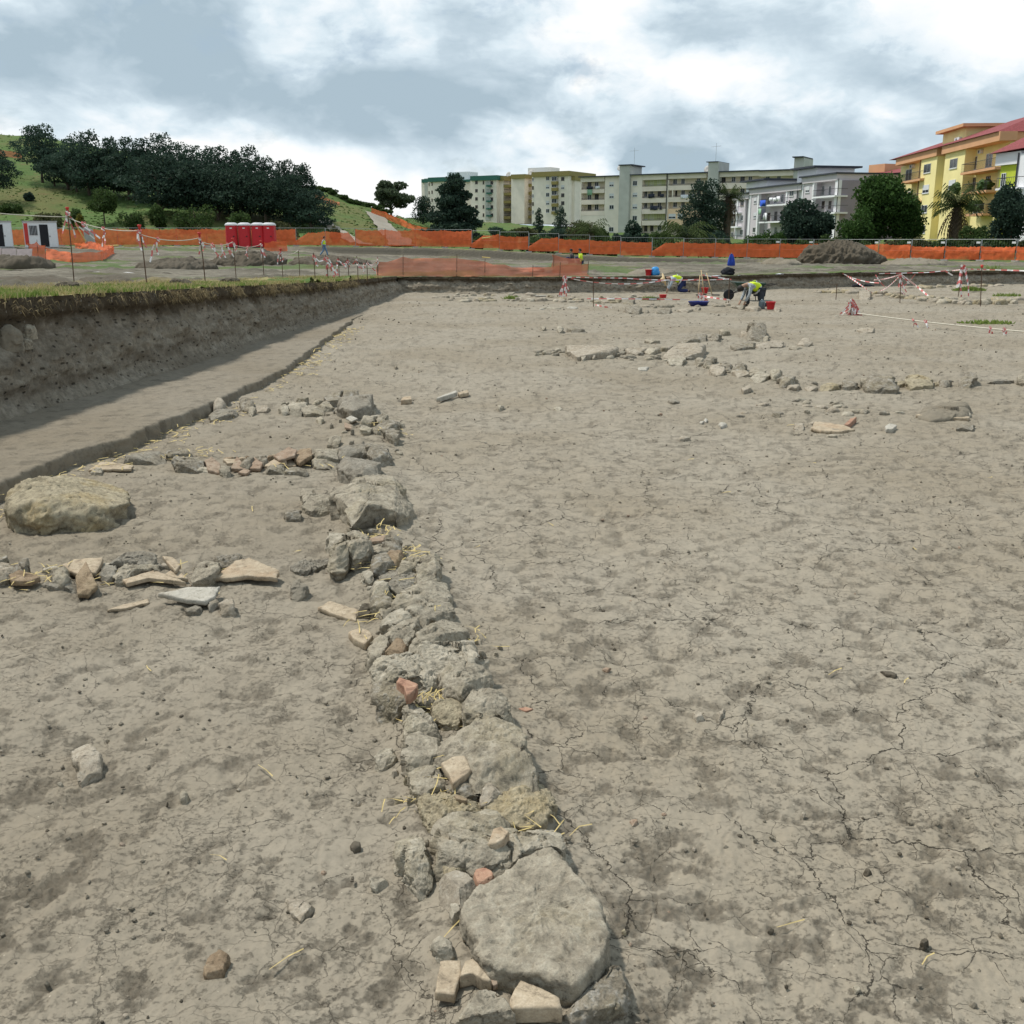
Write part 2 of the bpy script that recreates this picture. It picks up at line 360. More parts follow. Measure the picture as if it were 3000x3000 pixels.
# crest elevation per bearing
cr_px = [-1500, -600, 0, 100, 300, 500, 700, 930, 1000, 1090, 1150, 1250, 1400, 1700, 2000, 2400, 3000, 3600, 4500]
cr_py = [420, 350, 386, 396, 432, 470, 520, 551, 573, 606, 636, 640, 650, 668, 688, 692, 690, 688, 690]
cr_D = [190, 190, 200, 200, 200, 195, 190, 185, 182, 178, 178, 230, 330, 330, 250, 200, 150, 150, 150]
CRB = [(a - 1500) / F / ray(a, b)[1] for a, b in zip(cr_px, cr_py)]
CRH = [PY(a, b, d).z for a, b, d in zip(cr_px, cr_py, cr_D)]
def zt(x, y):
    x = np.asarray(x, dtype=float); y = np.asarray(y, dtype=float)
    fy = fencey(x); fz = fencez(x)
    yy = np.minimum(y, fy - 3.0)
    lo = np.clip(tps(x, yy), -.1, 2.0); lo = lo - .42 * ss(fy - 20, fy - 5, yy) * ss(-22, -16, x) * ss(34, 24, x)
    z = lo + (fz - lo) * ss(fy - 3.6, fy - 3.0, y)            # little scarp in front of the fence
    b = x / np.maximum(y, 1)
    zc = np.interp(b, CRB, CRH); Dc = np.interp(b, CRB, cr_D)
    t = np.clip((y - fy - 3) / (Dc - fy - 3), 0, 1)
    hill = fz + (zc - fz) * (t ** 1.25) * (1 - .0 * t)
    z = np.where(y > fy + 3, hill, z)
    z = z - np.where(y > Dc, (y - Dc) * .035, 0)
    z = np.maximum(z, -30)
    near = ss(9, 0, np.abs(y - fy)) * 0
    amp = np.where(y > fy + 3, .5, .06)
    z = z + amp * (fb2(x * .09, y * .09, 3, 2.0)) * ss(3, 8, np.abs(y - fy)) + .05 * fb2(x * .8, y * .8, 3, 7.0)
    return z
def tz(x, y): return float(zt(np.array([x]), np.array([y]))[0])
def PG(px, py, lo=12, hi=400):
    """where the sight line through a pixel meets the upper ground"""
    d = ray(px, py); ys = np.exp(np.linspace(math.log(lo), math.log(hi), 1500)); t = ys / d[1]
    g = zt(d[0] * t, ys) - (CAMZ + d[2] * t); k = np.argmax(g > 0)
    if k == 0 and g[0] <= 0: k = len(ys) - 1
    return Vector((d[0] * t[k], ys[k], CAMZ + d[2] * t[k]))
def ground_mat():
    m, t, b, N, L = nt('upper_ground')
    g = N.new('ShaderNodeNewGeometry').outputs['Position']
    gr = attr(N, 'grass'); dk = attr(N, 'dark'); hy = attr(N, 'hay')
    n1 = noise(N, L, g, .5, 6, .6); n2 = noise(N, L, g, 3, 8, .7); n3 = noise(N, L, g, .09, 4); n4 = noise(N, L, g, 14, 6, .7)
    c = mixc(N, L, mrange(N, L, n1, .40, .60), (.235, .212, .168), (.165, .148, .116))
    c = mixc(N, L, mrange(N, L, n2, .44, .60, 0, .7), c, (.105, .093, .072))
    c = mixc(N, L, mrange(N, L, n4, .58, .70, 0, .4), c, (.30, .27, .20))
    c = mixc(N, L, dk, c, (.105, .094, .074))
    gc = mixc(N, L, mrange(N, L, n2, .35, .65), (.072, .122, .036), (.10, .155, .048))
    gc = mixc(N, L, mrange(N, L, n3, .48, .62, 0, .8), gc, (.13, .125, .05))
    gc = mixc(N, L, mrange(N, L, n1, .56, .68, 0, .5), gc, (.17, .115, .06))
    gc = mixc(N, L, mrange(N, L, n1, .44, .34, 0, .4), gc, (.042, .070, .022))
    c = mixc(N, L, gr, c, gc)
    c = mixc(N, L, mth(N, L, 'MULTIPLY', hy, mrange(N, L, n2, .3, .6, .2, 1)), c, (.36, .30, .15))
    L.new(c, b.inputs['Base Color']); b.inputs['Roughness'].default_value = .95; b.inputs['Specular IOR Level'].default_value = .1
    h = mth(N, L, 'ADD', n2, mth(N, L, 'MULTIPLY', n4, .4)); bump(N, L, b, h, .8, .12)
    return m
M['ground'] = ground_mat()
def gattrs(x, y):
    fy = fencey(x); n1 = fb2(x * .12, y * .12, 4, 3.0); n2 = fb2(x * .5, y * .5, 4, 9.0)
    hillm = ss(fy - 1, fy + 2, y)
    wx_ = wallx(np.clip(y, -10, 43.5)); edge = (wx_ - x)
    near = ss(43.5, 36, y) * ss(2.6, 1.0, edge + .5 * n2) * ss(-.6, .0, n2 + .6)
    patch = ss(.18, .5, n1 + .45 * n2) * .75
    strip = ss(4.5, 2.0, y - backy(x)) * ss(6, 12, x) * ss(-.3, .2, n2) + ss(5, 2.5, fy - y) * ss(-.1, .4, n2) * ss(-60, -20, x) * .7
    grass = np.clip(np.maximum(np.maximum(near, patch), strip), 0, 1) * (1 - hillm) + hillm
    hay = (ss(4.2, 1.8, edge + .8 * n2) * ss(43, 30, y) * ss(-.2, .5, fb2(x * .9, y * .9, 3, 15.0) + .25) + .8 * ss(4.2, 3.2, np.abs(fy - y)) * ss(-.1, .3, n2)) * (1 - hillm)
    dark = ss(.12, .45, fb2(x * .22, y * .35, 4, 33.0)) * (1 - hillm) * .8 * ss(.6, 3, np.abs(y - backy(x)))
    sc_ = ss(.9, .2, np.abs(y - (fy - 3.3))) * ss(-24, -20, x) * ss(27, 20, x); dark = np.maximum(dark, sc_); grass = grass * (1 - sc_); hay = hay * (1 - sc_)  # scarp face coloured dark to stand in for its shade
    return grass, hay, dark
def ground_grid(name, X, Y, extra=None):
    x = X.ravel(); y = Y.ravel(); z = zt(x, y)
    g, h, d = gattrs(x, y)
    if extra is not None: z = extra(x, y, z)
    z = z + d * .14 * np.maximum(0, fb2(x * 1.3, y * 1.3, 4, 44.0) + .3) * (y < fencey(x) - 4)
    me = np_mesh(name, np.stack([x, y, z], 1), grid_faces(*X.shape), M['ground'])
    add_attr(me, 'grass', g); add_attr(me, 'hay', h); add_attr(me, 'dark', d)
    return tag(link_mesh(name, me), kind='structure')
def jag(y, s): return .10 * fb2(y * .55, y * 0 + s, 4, s) + .05 * fb2(y * 2.7, y * 0 + s, 3, s + 5)
# left plateau
ys = np.concatenate([np.linspace(-9, 8, 30), np.linspace(8.1, 43.5, 420)])
off = np.concatenate([np.linspace(0, 4, 60), 4 + (np.linspace(.02, 1, 60) ** 2) * 90])
lip = wallx(ys) - .16 + jag(ys, 2.0)
X = lip[:, None] - off[None, ::-1]; Y = np.repeat(ys[:, None], len(off), 1)
def exl(x, y, z):
    e = (wallx(y) - .16 + jag(y, 2.0)) - x; w = ss(6, 0, e)
    return z * (1 - w) + (walltop(y) + .04 * fb2(x * 1.5, y * 1.5, 3, 3.0)) * w
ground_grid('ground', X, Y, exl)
# land behind the pit, out to the horizon
xs_ = np.concatenate([-np.geomspace(1, 40, 60)[::-1] + .0, np.linspace(-.98, .98, 420), np.geomspace(1, 40, 60)])
rows = np.concatenate([[0, .08, .2], np.geomspace(.35, 50, 150), np.linspace(50.4, 72, 90), np.geomspace(72.6, 330, 110), np.geomspace(350, 5000, 24)])
bx = np.concatenate([np.linspace(-90, -30, 60), np.linspace(-29.9, 40, 460), np.linspace(40.2, 100, 60)])
byy = backy(bx) + .16 + jag(bx, 7.0) * ss(-4.6, -4.2, bx)
byy = np.where(bx < -4.55, 43.5, byy)
fan = 1 + rows / 44.0
X = bx[None, :] * fan[:, None]; Y = byy[None, :] + rows[:, None]
def exb(x, y, z):
    e = y - backy(np.clip(x, -90, 120)); w = ss(5, 0, e) * ss(-4.9, -4.4, x) * ss(75, 45, x)
    e2 = y - 43.5; wl = ss(4, 0, e2) * ss(-4.4, -4.9, x)
    ztop = .64 + .05 * fb2(x * 1.2, y * 1.2, 3, 5.0)
    z = z * (1 - w) + ztop * w
    ed = (wallx(np.full_like(x, 43.5)) - .16) - x; w2 = ss(6, 0, ed); zl = z * (1 - w2) + walltop(np.full_like(x, 43.5)) * w2
    return z * (1 - wl) + zl * wl
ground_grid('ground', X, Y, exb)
# trench walls
def wall_mat():
    m, t, b, N, L = nt('trench_wall_soil')
    g = N.new('ShaderNodeNewGeometry').outputs['Position']
    mp = N.new('ShaderNodeMapping'); mp.inputs['Scale'].default_value = (1, 1, 2.2); L.new(g, mp.inputs[0]); v = mp.outputs[0]
    up = attr(N, 'topsoil')
    n1 = noise(N, L, v, 1.6, 8, .7); n2 = noise(N, L, g, 9, 9, .75); n3 = noise(N, L, g, 34, 6, .75)
    c = mixc(N, L, mrange(N, L, n1, .40, .60), (.285, .245, .186), (.385, .34, .27))
    ml = N.new('ShaderNodeMapping'); ml.inputs['Scale'].default_value = (.25, .25, 5); L.new(g, ml.inputs[0]); c = mixc(N, L, mrange(N, L, noise(N, L, ml.outputs[0], 1.3, 5, .6), .45, .6, 0, .55), c, (.19, .155, .115))
    c = mixc(N, L, mrange(N, L, n2, .44, .60, 0, .65), c, (.155, .132, .10))
    c = mixc(N, L, mth(N, L, 'MULTIPLY', up, mrange(N, L, n2, .2, .5, .5, 1)), c, (.088, .068, .045))
    vo = N.new('ShaderNodeTexVoronoi'); vo.inputs['Scale'].default_value = 9; vo.inputs['Randomness'].default_value = 1; L.new(g, vo.inputs['Vector'])
    pe = mth(N, L, 'MULTIPLY', mrange(N, L, vo.outputs['Distance'], .17, .13), mrange(N, L, n1, .45, .55))
    c = mixc(N, L, mth(N, L, 'MULTIPLY', pe, .8), c, (.33, .30, .25))
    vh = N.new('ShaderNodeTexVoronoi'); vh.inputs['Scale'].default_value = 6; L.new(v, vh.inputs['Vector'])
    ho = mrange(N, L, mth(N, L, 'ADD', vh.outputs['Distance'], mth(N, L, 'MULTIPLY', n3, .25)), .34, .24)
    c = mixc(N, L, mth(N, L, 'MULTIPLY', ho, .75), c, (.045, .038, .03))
    c = mixc(N, L, mrange(N, L, n3, .62, .72, 0, .5), c, (.31, .28, .23))
    L.new(c, b.inputs['Base Color']); b.inputs['Roughness'].default_value = .96; b.inputs['Specular IOR Level'].default_value = .1
    hh = mth(N, L, 'ADD', n2, mth(N, L, 'MULTIPLY', n3, .5)); hh = mth(N, L, 'ADD', hh, mth(N, L, 'MULTIPLY', pe, .3)); hh = mth(N, L, 'SUBTRACT', hh, mth(N, L, 'MULTIPLY', ho, .6))
    bump(N, L, b, hh, 1.0, .06)
    return m
M['wall'] = wall_mat()
def trench(name, base, top, nrm, nv=46):
    nb = len(base); t = np.linspace(0, 1, nv)
    Pn = base[:, None, :] * (1 - t)[None, :, None] + top[:, None, :] * t[None, :, None]
    p = Pn.reshape(-1, 3); tt = np.tile(t, nb); nn = np.repeat(nrm, nv, 0)
    env = np.sin(np.pi * np.clip(tt, 0, 1)) ** .5
    d = .10 * fb3(p * np.array([1, 1, 1.4]), 5, 5.0, f=1.6) + .035 * fb3(p, 3, 2.0, f=9.0) + .05 * (np.abs(fb3(p, 4, 8.0, f=5.0)) - .3)
    d = d * env - .10 * ss(.86, .80, tt) * ss(.45, .8, tt) * env
    d += .10 * ss(.18, 0, tt)
    p = p + nn * d[:, None]
    up = ss(.62, .82, tt + .12 * fb3(p, 3, 3.0, f=2.0))
    me = np_mesh(name, p, grid_faces(nb, nv)[:, ::-1], M['wall']); add_attr(me, 'topsoil', up)
    return tag(link_mesh(name, me), kind='structure')
yw = np.concatenate([np.linspace(-9, 8, 40), np.linspace(8.1, 43.6, 620)])
b_ = np.stack([wallx(yw), yw, benchz(yw) - .03], 1); tp_ = np.stack([wallx(yw) - .16 + jag(yw, 2.0), yw, walltop(yw) + .02], 1)
trench('trench_wall', b_, tp_, np.tile([[.995, -.1, 0]], (len(yw), 1)))
xw = np.concatenate([np.linspace(-4.75, 26, 620), np.linspace(26.2, 75, 80)])
b_ = np.stack([xw, backy(xw), xw * 0 - .03], 1); tp_ = np.stack([xw, backy(xw) + .16 + jag(xw, 7.0), xw * 0 + .65], 1)
trench('trench_wall', b_, tp_, np.tile([[0, -1, 0]], (len(xw), 1)), 30)
# low earth bench along the left wall
yb = np.concatenate([np.linspace(-6, 5.5, 40), np.linspace(5.6, 31, 640)])
ex = benchx(yb) + .05 * fb2(yb * 1.3, yb * 0, 4, 6.0) + .025 * fb2(yb * 6, yb * 0, 3, 4.0)
prof = np.concatenate([np.linspace(-.08, .97, 60), [.985, 1, 1.004, 1.006, 1.008, 1.010, 1.013, 1.017]])
zz = np.concatenate([np.ones(60), [.99, .93, .75, .55, .35, .15, -.05, -.3]])
X = wallx(yb)[:, None] + (ex - wallx(yb))[:, None] * prof[None, :]; Y = np.repeat(yb[:, None], len(prof), 1)
x = X.ravel(); y = Y.ravel()
z = (benchz(yb)[:, None] * zz[None, :]).ravel() + (.007 * fb2(x * 2, y * 2, 4, 4.0) + .008 * fb2(x * 9, y * 9, 3, 6.0)) * np.tile(zz > .9, len(yb)) + .03 * np.tile(ss(.25, -.05, prof), len(yb))
x = x + np.tile((zz < .95) & (zz > -.2), len(yb)) * .02 * fb2(y * 9, z * 9, 3, 3.0)
me = np_mesh('earth_bench', np.stack([x, y, z], 1), grid_faces(len(yb), len(prof)), M['bench'])
add_attr(me, 'crumb', ss(.0, 1.1, fb2(x * 4.2, y * 4.2, 4, 13.0)))
tag(link_mesh('earth_bench', me), kind='structure')
# ================================================================== STONES
ICO = {}
def ico(n):
    if n not in ICO:
        bm = bmesh.new(); bmesh.ops.create_icosphere(bm, subdivisions=n, radius=1.0)
        V = np.array([v.co[:] for v in bm.verts]); Fc = np.array([[v.index for v in f.verts] for f in bm.faces]); bm.free()
        ICO[n] = (V / np.linalg.norm(V, axis=1)[:, None], Fc)
    return ICO[n]
def polyr(poly, c, th):
    """radius of a star-shaped outline at the angles th"""
    r = np.full(th.shape, 1e9); dx = np.cos(th); dy = np.sin(th); n = len(poly)
    for i in range(n):
        a = poly[i] - c; e = poly[(i + 1) % n] - poly[i]
        den = dx * e[1] - dy * e[0]; den = np.where(np.abs(den) < 1e-9, 1e-9, den)
        t = (a[0] * e[1] - a[1] * e[0]) / den; s = (a[0] * dy - a[1] * dx) / den
        ok = (t > 0) & (s >= -.001) & (s <= 1.001); r = np.where(ok & (t < r), t, r)
    return np.where(r > 1e8, .05, r)
def area(p): x, y = p[:, 0], p[:, 1]; return abs(np.dot(x, np.roll(y, 1)) - np.dot(y, np.roll(x, 1))) / 2
def inside_c(p):
    x, y = p[:, 0], p[:, 1]; cr = x * np.roll(y, -1) - np.roll(x, -1) * y; a = cr.sum() / 2
    return np.array([((x + np.roll(x, -1)) * cr).sum(), ((y + np.roll(y, -1)) * cr).sum()]) / (6 * a)
def rock_data(poly, h, lev, seed, e=.22, rough=1.0, cuts=9, tilt=None, deep=.08, grain=1.0, terr=.022, clod=0.0, facet=1.0):
    """a broken rock over an outline: evenly spaced rings from the middle of its top down its sides, cut by planes, then roughened"""
    rs = np.random.RandomState(seed)
    c = inside_c(poly); S = math.sqrt(area(poly))
    nth = {3: 18, 4: 34, 5: 84, 6: 190}[lev]; res = S * 3.3 / nth
    a = np.linspace(0, math.pi / 2, 400)[::-1]; rho = np.cos(a) ** e * S * .55; zz = np.sin(a) ** e * h
    rho = np.append(rho, S * .56); zz = np.append(zz, -deep)
    arc = np.concatenate([[0], np.cumsum(np.hypot(np.diff(rho), np.diff(zz)))]); nr_ = max(5, int(arc[-1] / res))
    t = np.linspace(0, arc[-1], nr_ + 1)[1:]; rho = np.interp(t, arc, rho) / (S * .55); zz = np.interp(t, arc, zz)
    th = np.linspace(0, 2 * math.pi, nth, endpoint=False) ; r = polyr(poly, c, th)
    for k in range(1 if lev > 4 else 0): r = .5 * r + .25 * (np.roll(r, 1) + np.roll(r, -1))
    X = rho[:, None] * (r * np.cos(th))[None]; Y = rho[:, None] * (r * np.sin(th))[None]; Z = np.repeat(zz[:, None], nth, 1)
    p = np.stack([X.ravel(), Y.ravel(), Z.ravel()], 1); p = np.vstack([p, [[0, 0, h]]])
    i = np.arange(nr_ - 1)[:, None] * nth + np.arange(nth)[None]; jn = np.arange(nr_ - 1)[:, None] * nth + (np.arange(nth)[None] + 1) % nth
    i = i.ravel(); jn = jn.ravel(); ap = len(p) - 1; k = np.arange(nth)
    Fc = np.concatenate([np.stack([i, i + nth, jn], 1), np.stack([jn, i + nth, jn + nth], 1), np.stack([np.full(nth, ap), k, (k + 1) % nth], 1)])
    if tilt is None: tilt = (rs.uniform(-.15, .15), rs.uniform(-.15, .15))
    planes = [(np.array([tilt[0], tilt[1], 1.0]), rs.uniform(.66, .82))]
    if e > .6: planes = []
    for q in range(cuts):
        an = rs.uniform(0, 2 * math.pi); el = rs.uniform(.25, 1.15)
        planes.append((np.array([math.cos(an) * math.cos(el) / S * h * 1.6, math.sin(an) * math.cos(el) / S * h * 1.6, math.sin(el)]), rs.uniform(.74, .94)))
    def vn(p):
        a, b, c_ = p[Fc[:, 0]], p[Fc[:, 1]], p[Fc[:, 2]]; fn = np.cross(b - a, c_ - a); nr = np.zeros_like(p)
        for k in range(3):
            for ax in range(3): nr[:, ax] += np.bincount(Fc[:, k], fn[:, ax], len(p))
        return nr / (np.linalg.norm(nr, axis=1)[:, None] + 1e-12)
    off = rs.uniform(-50, 50, 3); q = p / S + off
    ht = min(1.0, 1.6 * h / S + .22)
    d = .022 * S * ht * fb3(q, 3, 1.0, .5, 1.7) + .020 * S * ht * (.4 - np.abs(fb3(q, 3, 5.0, .5, 3.0)))
    # broken faces: every cell of the stone is a plane of its own
    for mcell, amp in ((11, .17), (46, .08)):
        qq = p / S + .05 * np.stack([fb3(q, 2, 3.0, .5, 4.0), fb3(q, 2, 7.0, .5, 4.0), fb3(q, 2, 11.0, .5, 4.0)], 1)
        cc = rs.uniform(-.65, .65, (mcell, 3)) * np.array([1, 1, max(.25, h / S)]); rv = rs.normal(size=(mcell, 3)); of = rs.normal(size=mcell) * .10
        ic = np.argmin(((qq[:, None] - cc[None]) ** 2).sum(-1), 1); d += amp * S * ht * facet * (((qq - cc[ic]) * rv[ic]).sum(1) * .8 + of[ic])
    d = np.clip(d, -.11 * S, .10 * S)
    ft = fb3(q * np.array([1, 1, 1.8]), 3, 13.0, .5, 1.4)           # ledges
    d += terr * S * ht * (ss(-.02, .02, ft) - .8 * ss(-.22, -.26, ft))
    if clod: d = d + clod * (fb3(p + off, 4, 3.0, .65, 1.1) + .6 * fb3(p + off, 3, 4.0, .6, 4.0))
    p = p + vn(p) * (d * rough)[:, None]
    def cut(p):
        up = p[:, 2] > -deep * .5
        for nvec, kk in planes:
            nvec = nvec / np.linalg.norm(nvec); d = p @ nvec; o = d.max() * kk
            p = np.where(((d > o) & up)[:, None], p - (d - o)[:, None] * nvec * .95, p)
        return p
    p = cut(p)
    if lev >= 5:
        q = p + off; sc_ = min(1, S / .15)
        d = .0050 * grain * fb3(q, 4, 9.0, .6, 22.0) - .006 * grain * ss(.35, .7, fb3(q, 2, 19.0, .5, 20.0)) + .004 * grain * (.4 - np.abs(fb3(q, 2, 29.0, .6, 45.0)))
        p = p + vn(p) * (d * sc_)[:, None]
    return p, Fc, c, S
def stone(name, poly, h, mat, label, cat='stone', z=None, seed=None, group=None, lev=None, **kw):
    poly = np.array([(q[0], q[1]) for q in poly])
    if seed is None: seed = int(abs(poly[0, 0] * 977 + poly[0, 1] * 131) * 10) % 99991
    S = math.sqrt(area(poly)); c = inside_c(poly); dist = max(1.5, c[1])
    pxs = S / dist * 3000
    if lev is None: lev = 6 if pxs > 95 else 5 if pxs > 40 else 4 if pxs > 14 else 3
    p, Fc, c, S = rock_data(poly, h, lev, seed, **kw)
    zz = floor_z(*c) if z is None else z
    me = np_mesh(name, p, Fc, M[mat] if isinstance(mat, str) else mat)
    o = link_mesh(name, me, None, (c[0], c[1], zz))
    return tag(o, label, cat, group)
def tile(name, poly, th, mat, label, cat='tile', z=None, tilt=(0, 0), lift=0.0, group=None, seed=1):
    """flat broken tile or slab: outline with thickness, rounded rim, slightly uneven faces"""
    poly = np.array([(q[0], q[1]) for q in poly]); c = inside_c(poly); rs = np.random.RandomState(seed + int(abs(c[0] * 997)) % 5000)
    # resample the rim with small chips
    pts = []
    n = len(poly)
    for i in range(n):
        a, b = poly[i], poly[(i + 1) % n]; k = max(2, int(np.linalg.norm(b - a) / .012))
        for j in range(k): pts.append(a + (b - a) * j / k)
    pts = np.array(pts); nn = len(pts)
    jit = fb2(pts[:, 0] * 25, pts[:, 1] * 25, 3, seed * .7); d = pts - c; pts = c + d * (1 + (.05 * jit)[:, None])
    rings = [(0.0, -th * .5), (.97, -th * .5), (1.0, -th * .42), (1.0, th * .35), (.975, th * .5), (.8, th * .5), (.5, th * .5), (0.0, th * .5)]
    V = []; Fs = []
    for (k, zz) in rings:
        for q in pts:
            w = c + (q - c) * max(k, .02); V.append((w[0] - c[0], w[1] - c[1], zz))
    V = np.array(V)
    V[:, 2] += .004 * fb2((V[:, 0] + c[0]) * 12, (V[:, 1] + c[1]) * 12, 3, 2.0)
    V[:, 2] += tilt[0] * V[:, 0] + tilt[1] * V[:, 1]
    for r in range(len(rings) - 1):
        for j in range(nn): Fs.append((r*nn+j, r*nn+(j+1) % nn, (r+1)*nn+(j+1) % nn, (r+1)*nn+j))
    zz = (floor_z(*c) if z is None else z) + lift
    o = link_mesh(name, np_mesh(name, V, Fs, M[mat] if isinstance(mat, str) else mat, True), None, (c[0], c[1], zz))
    return tag(o, label, cat, group)
CROP = {'X': (600, 1100, 2.76), 'Y': (0, 1300, 2.76), '1': (900, 1550, 2.76), '2': (1050, 2000, 2.76), '3': (1100, 2400, 2.415), 'B': (1100, 900, 2.034), 'C': (2000, 900, 1.932),
        'L': (0, 1900, 1.756), 'R': (1700, 1900, 1.486), 'W': (1600, 700, 2.76), 'Z': (2300, 700, 2.76), 'V': (0, 800, 1.61)}
def pts(crop, flat, z=0.0, sq=1.0):
    ox, oy, s = CROP[crop]; v = [float(a) for a in flat.split()]
    return [P(ox + v[i] / s, oy + v[i + 1] / s, z) for i in range(0, len(v), 2)]
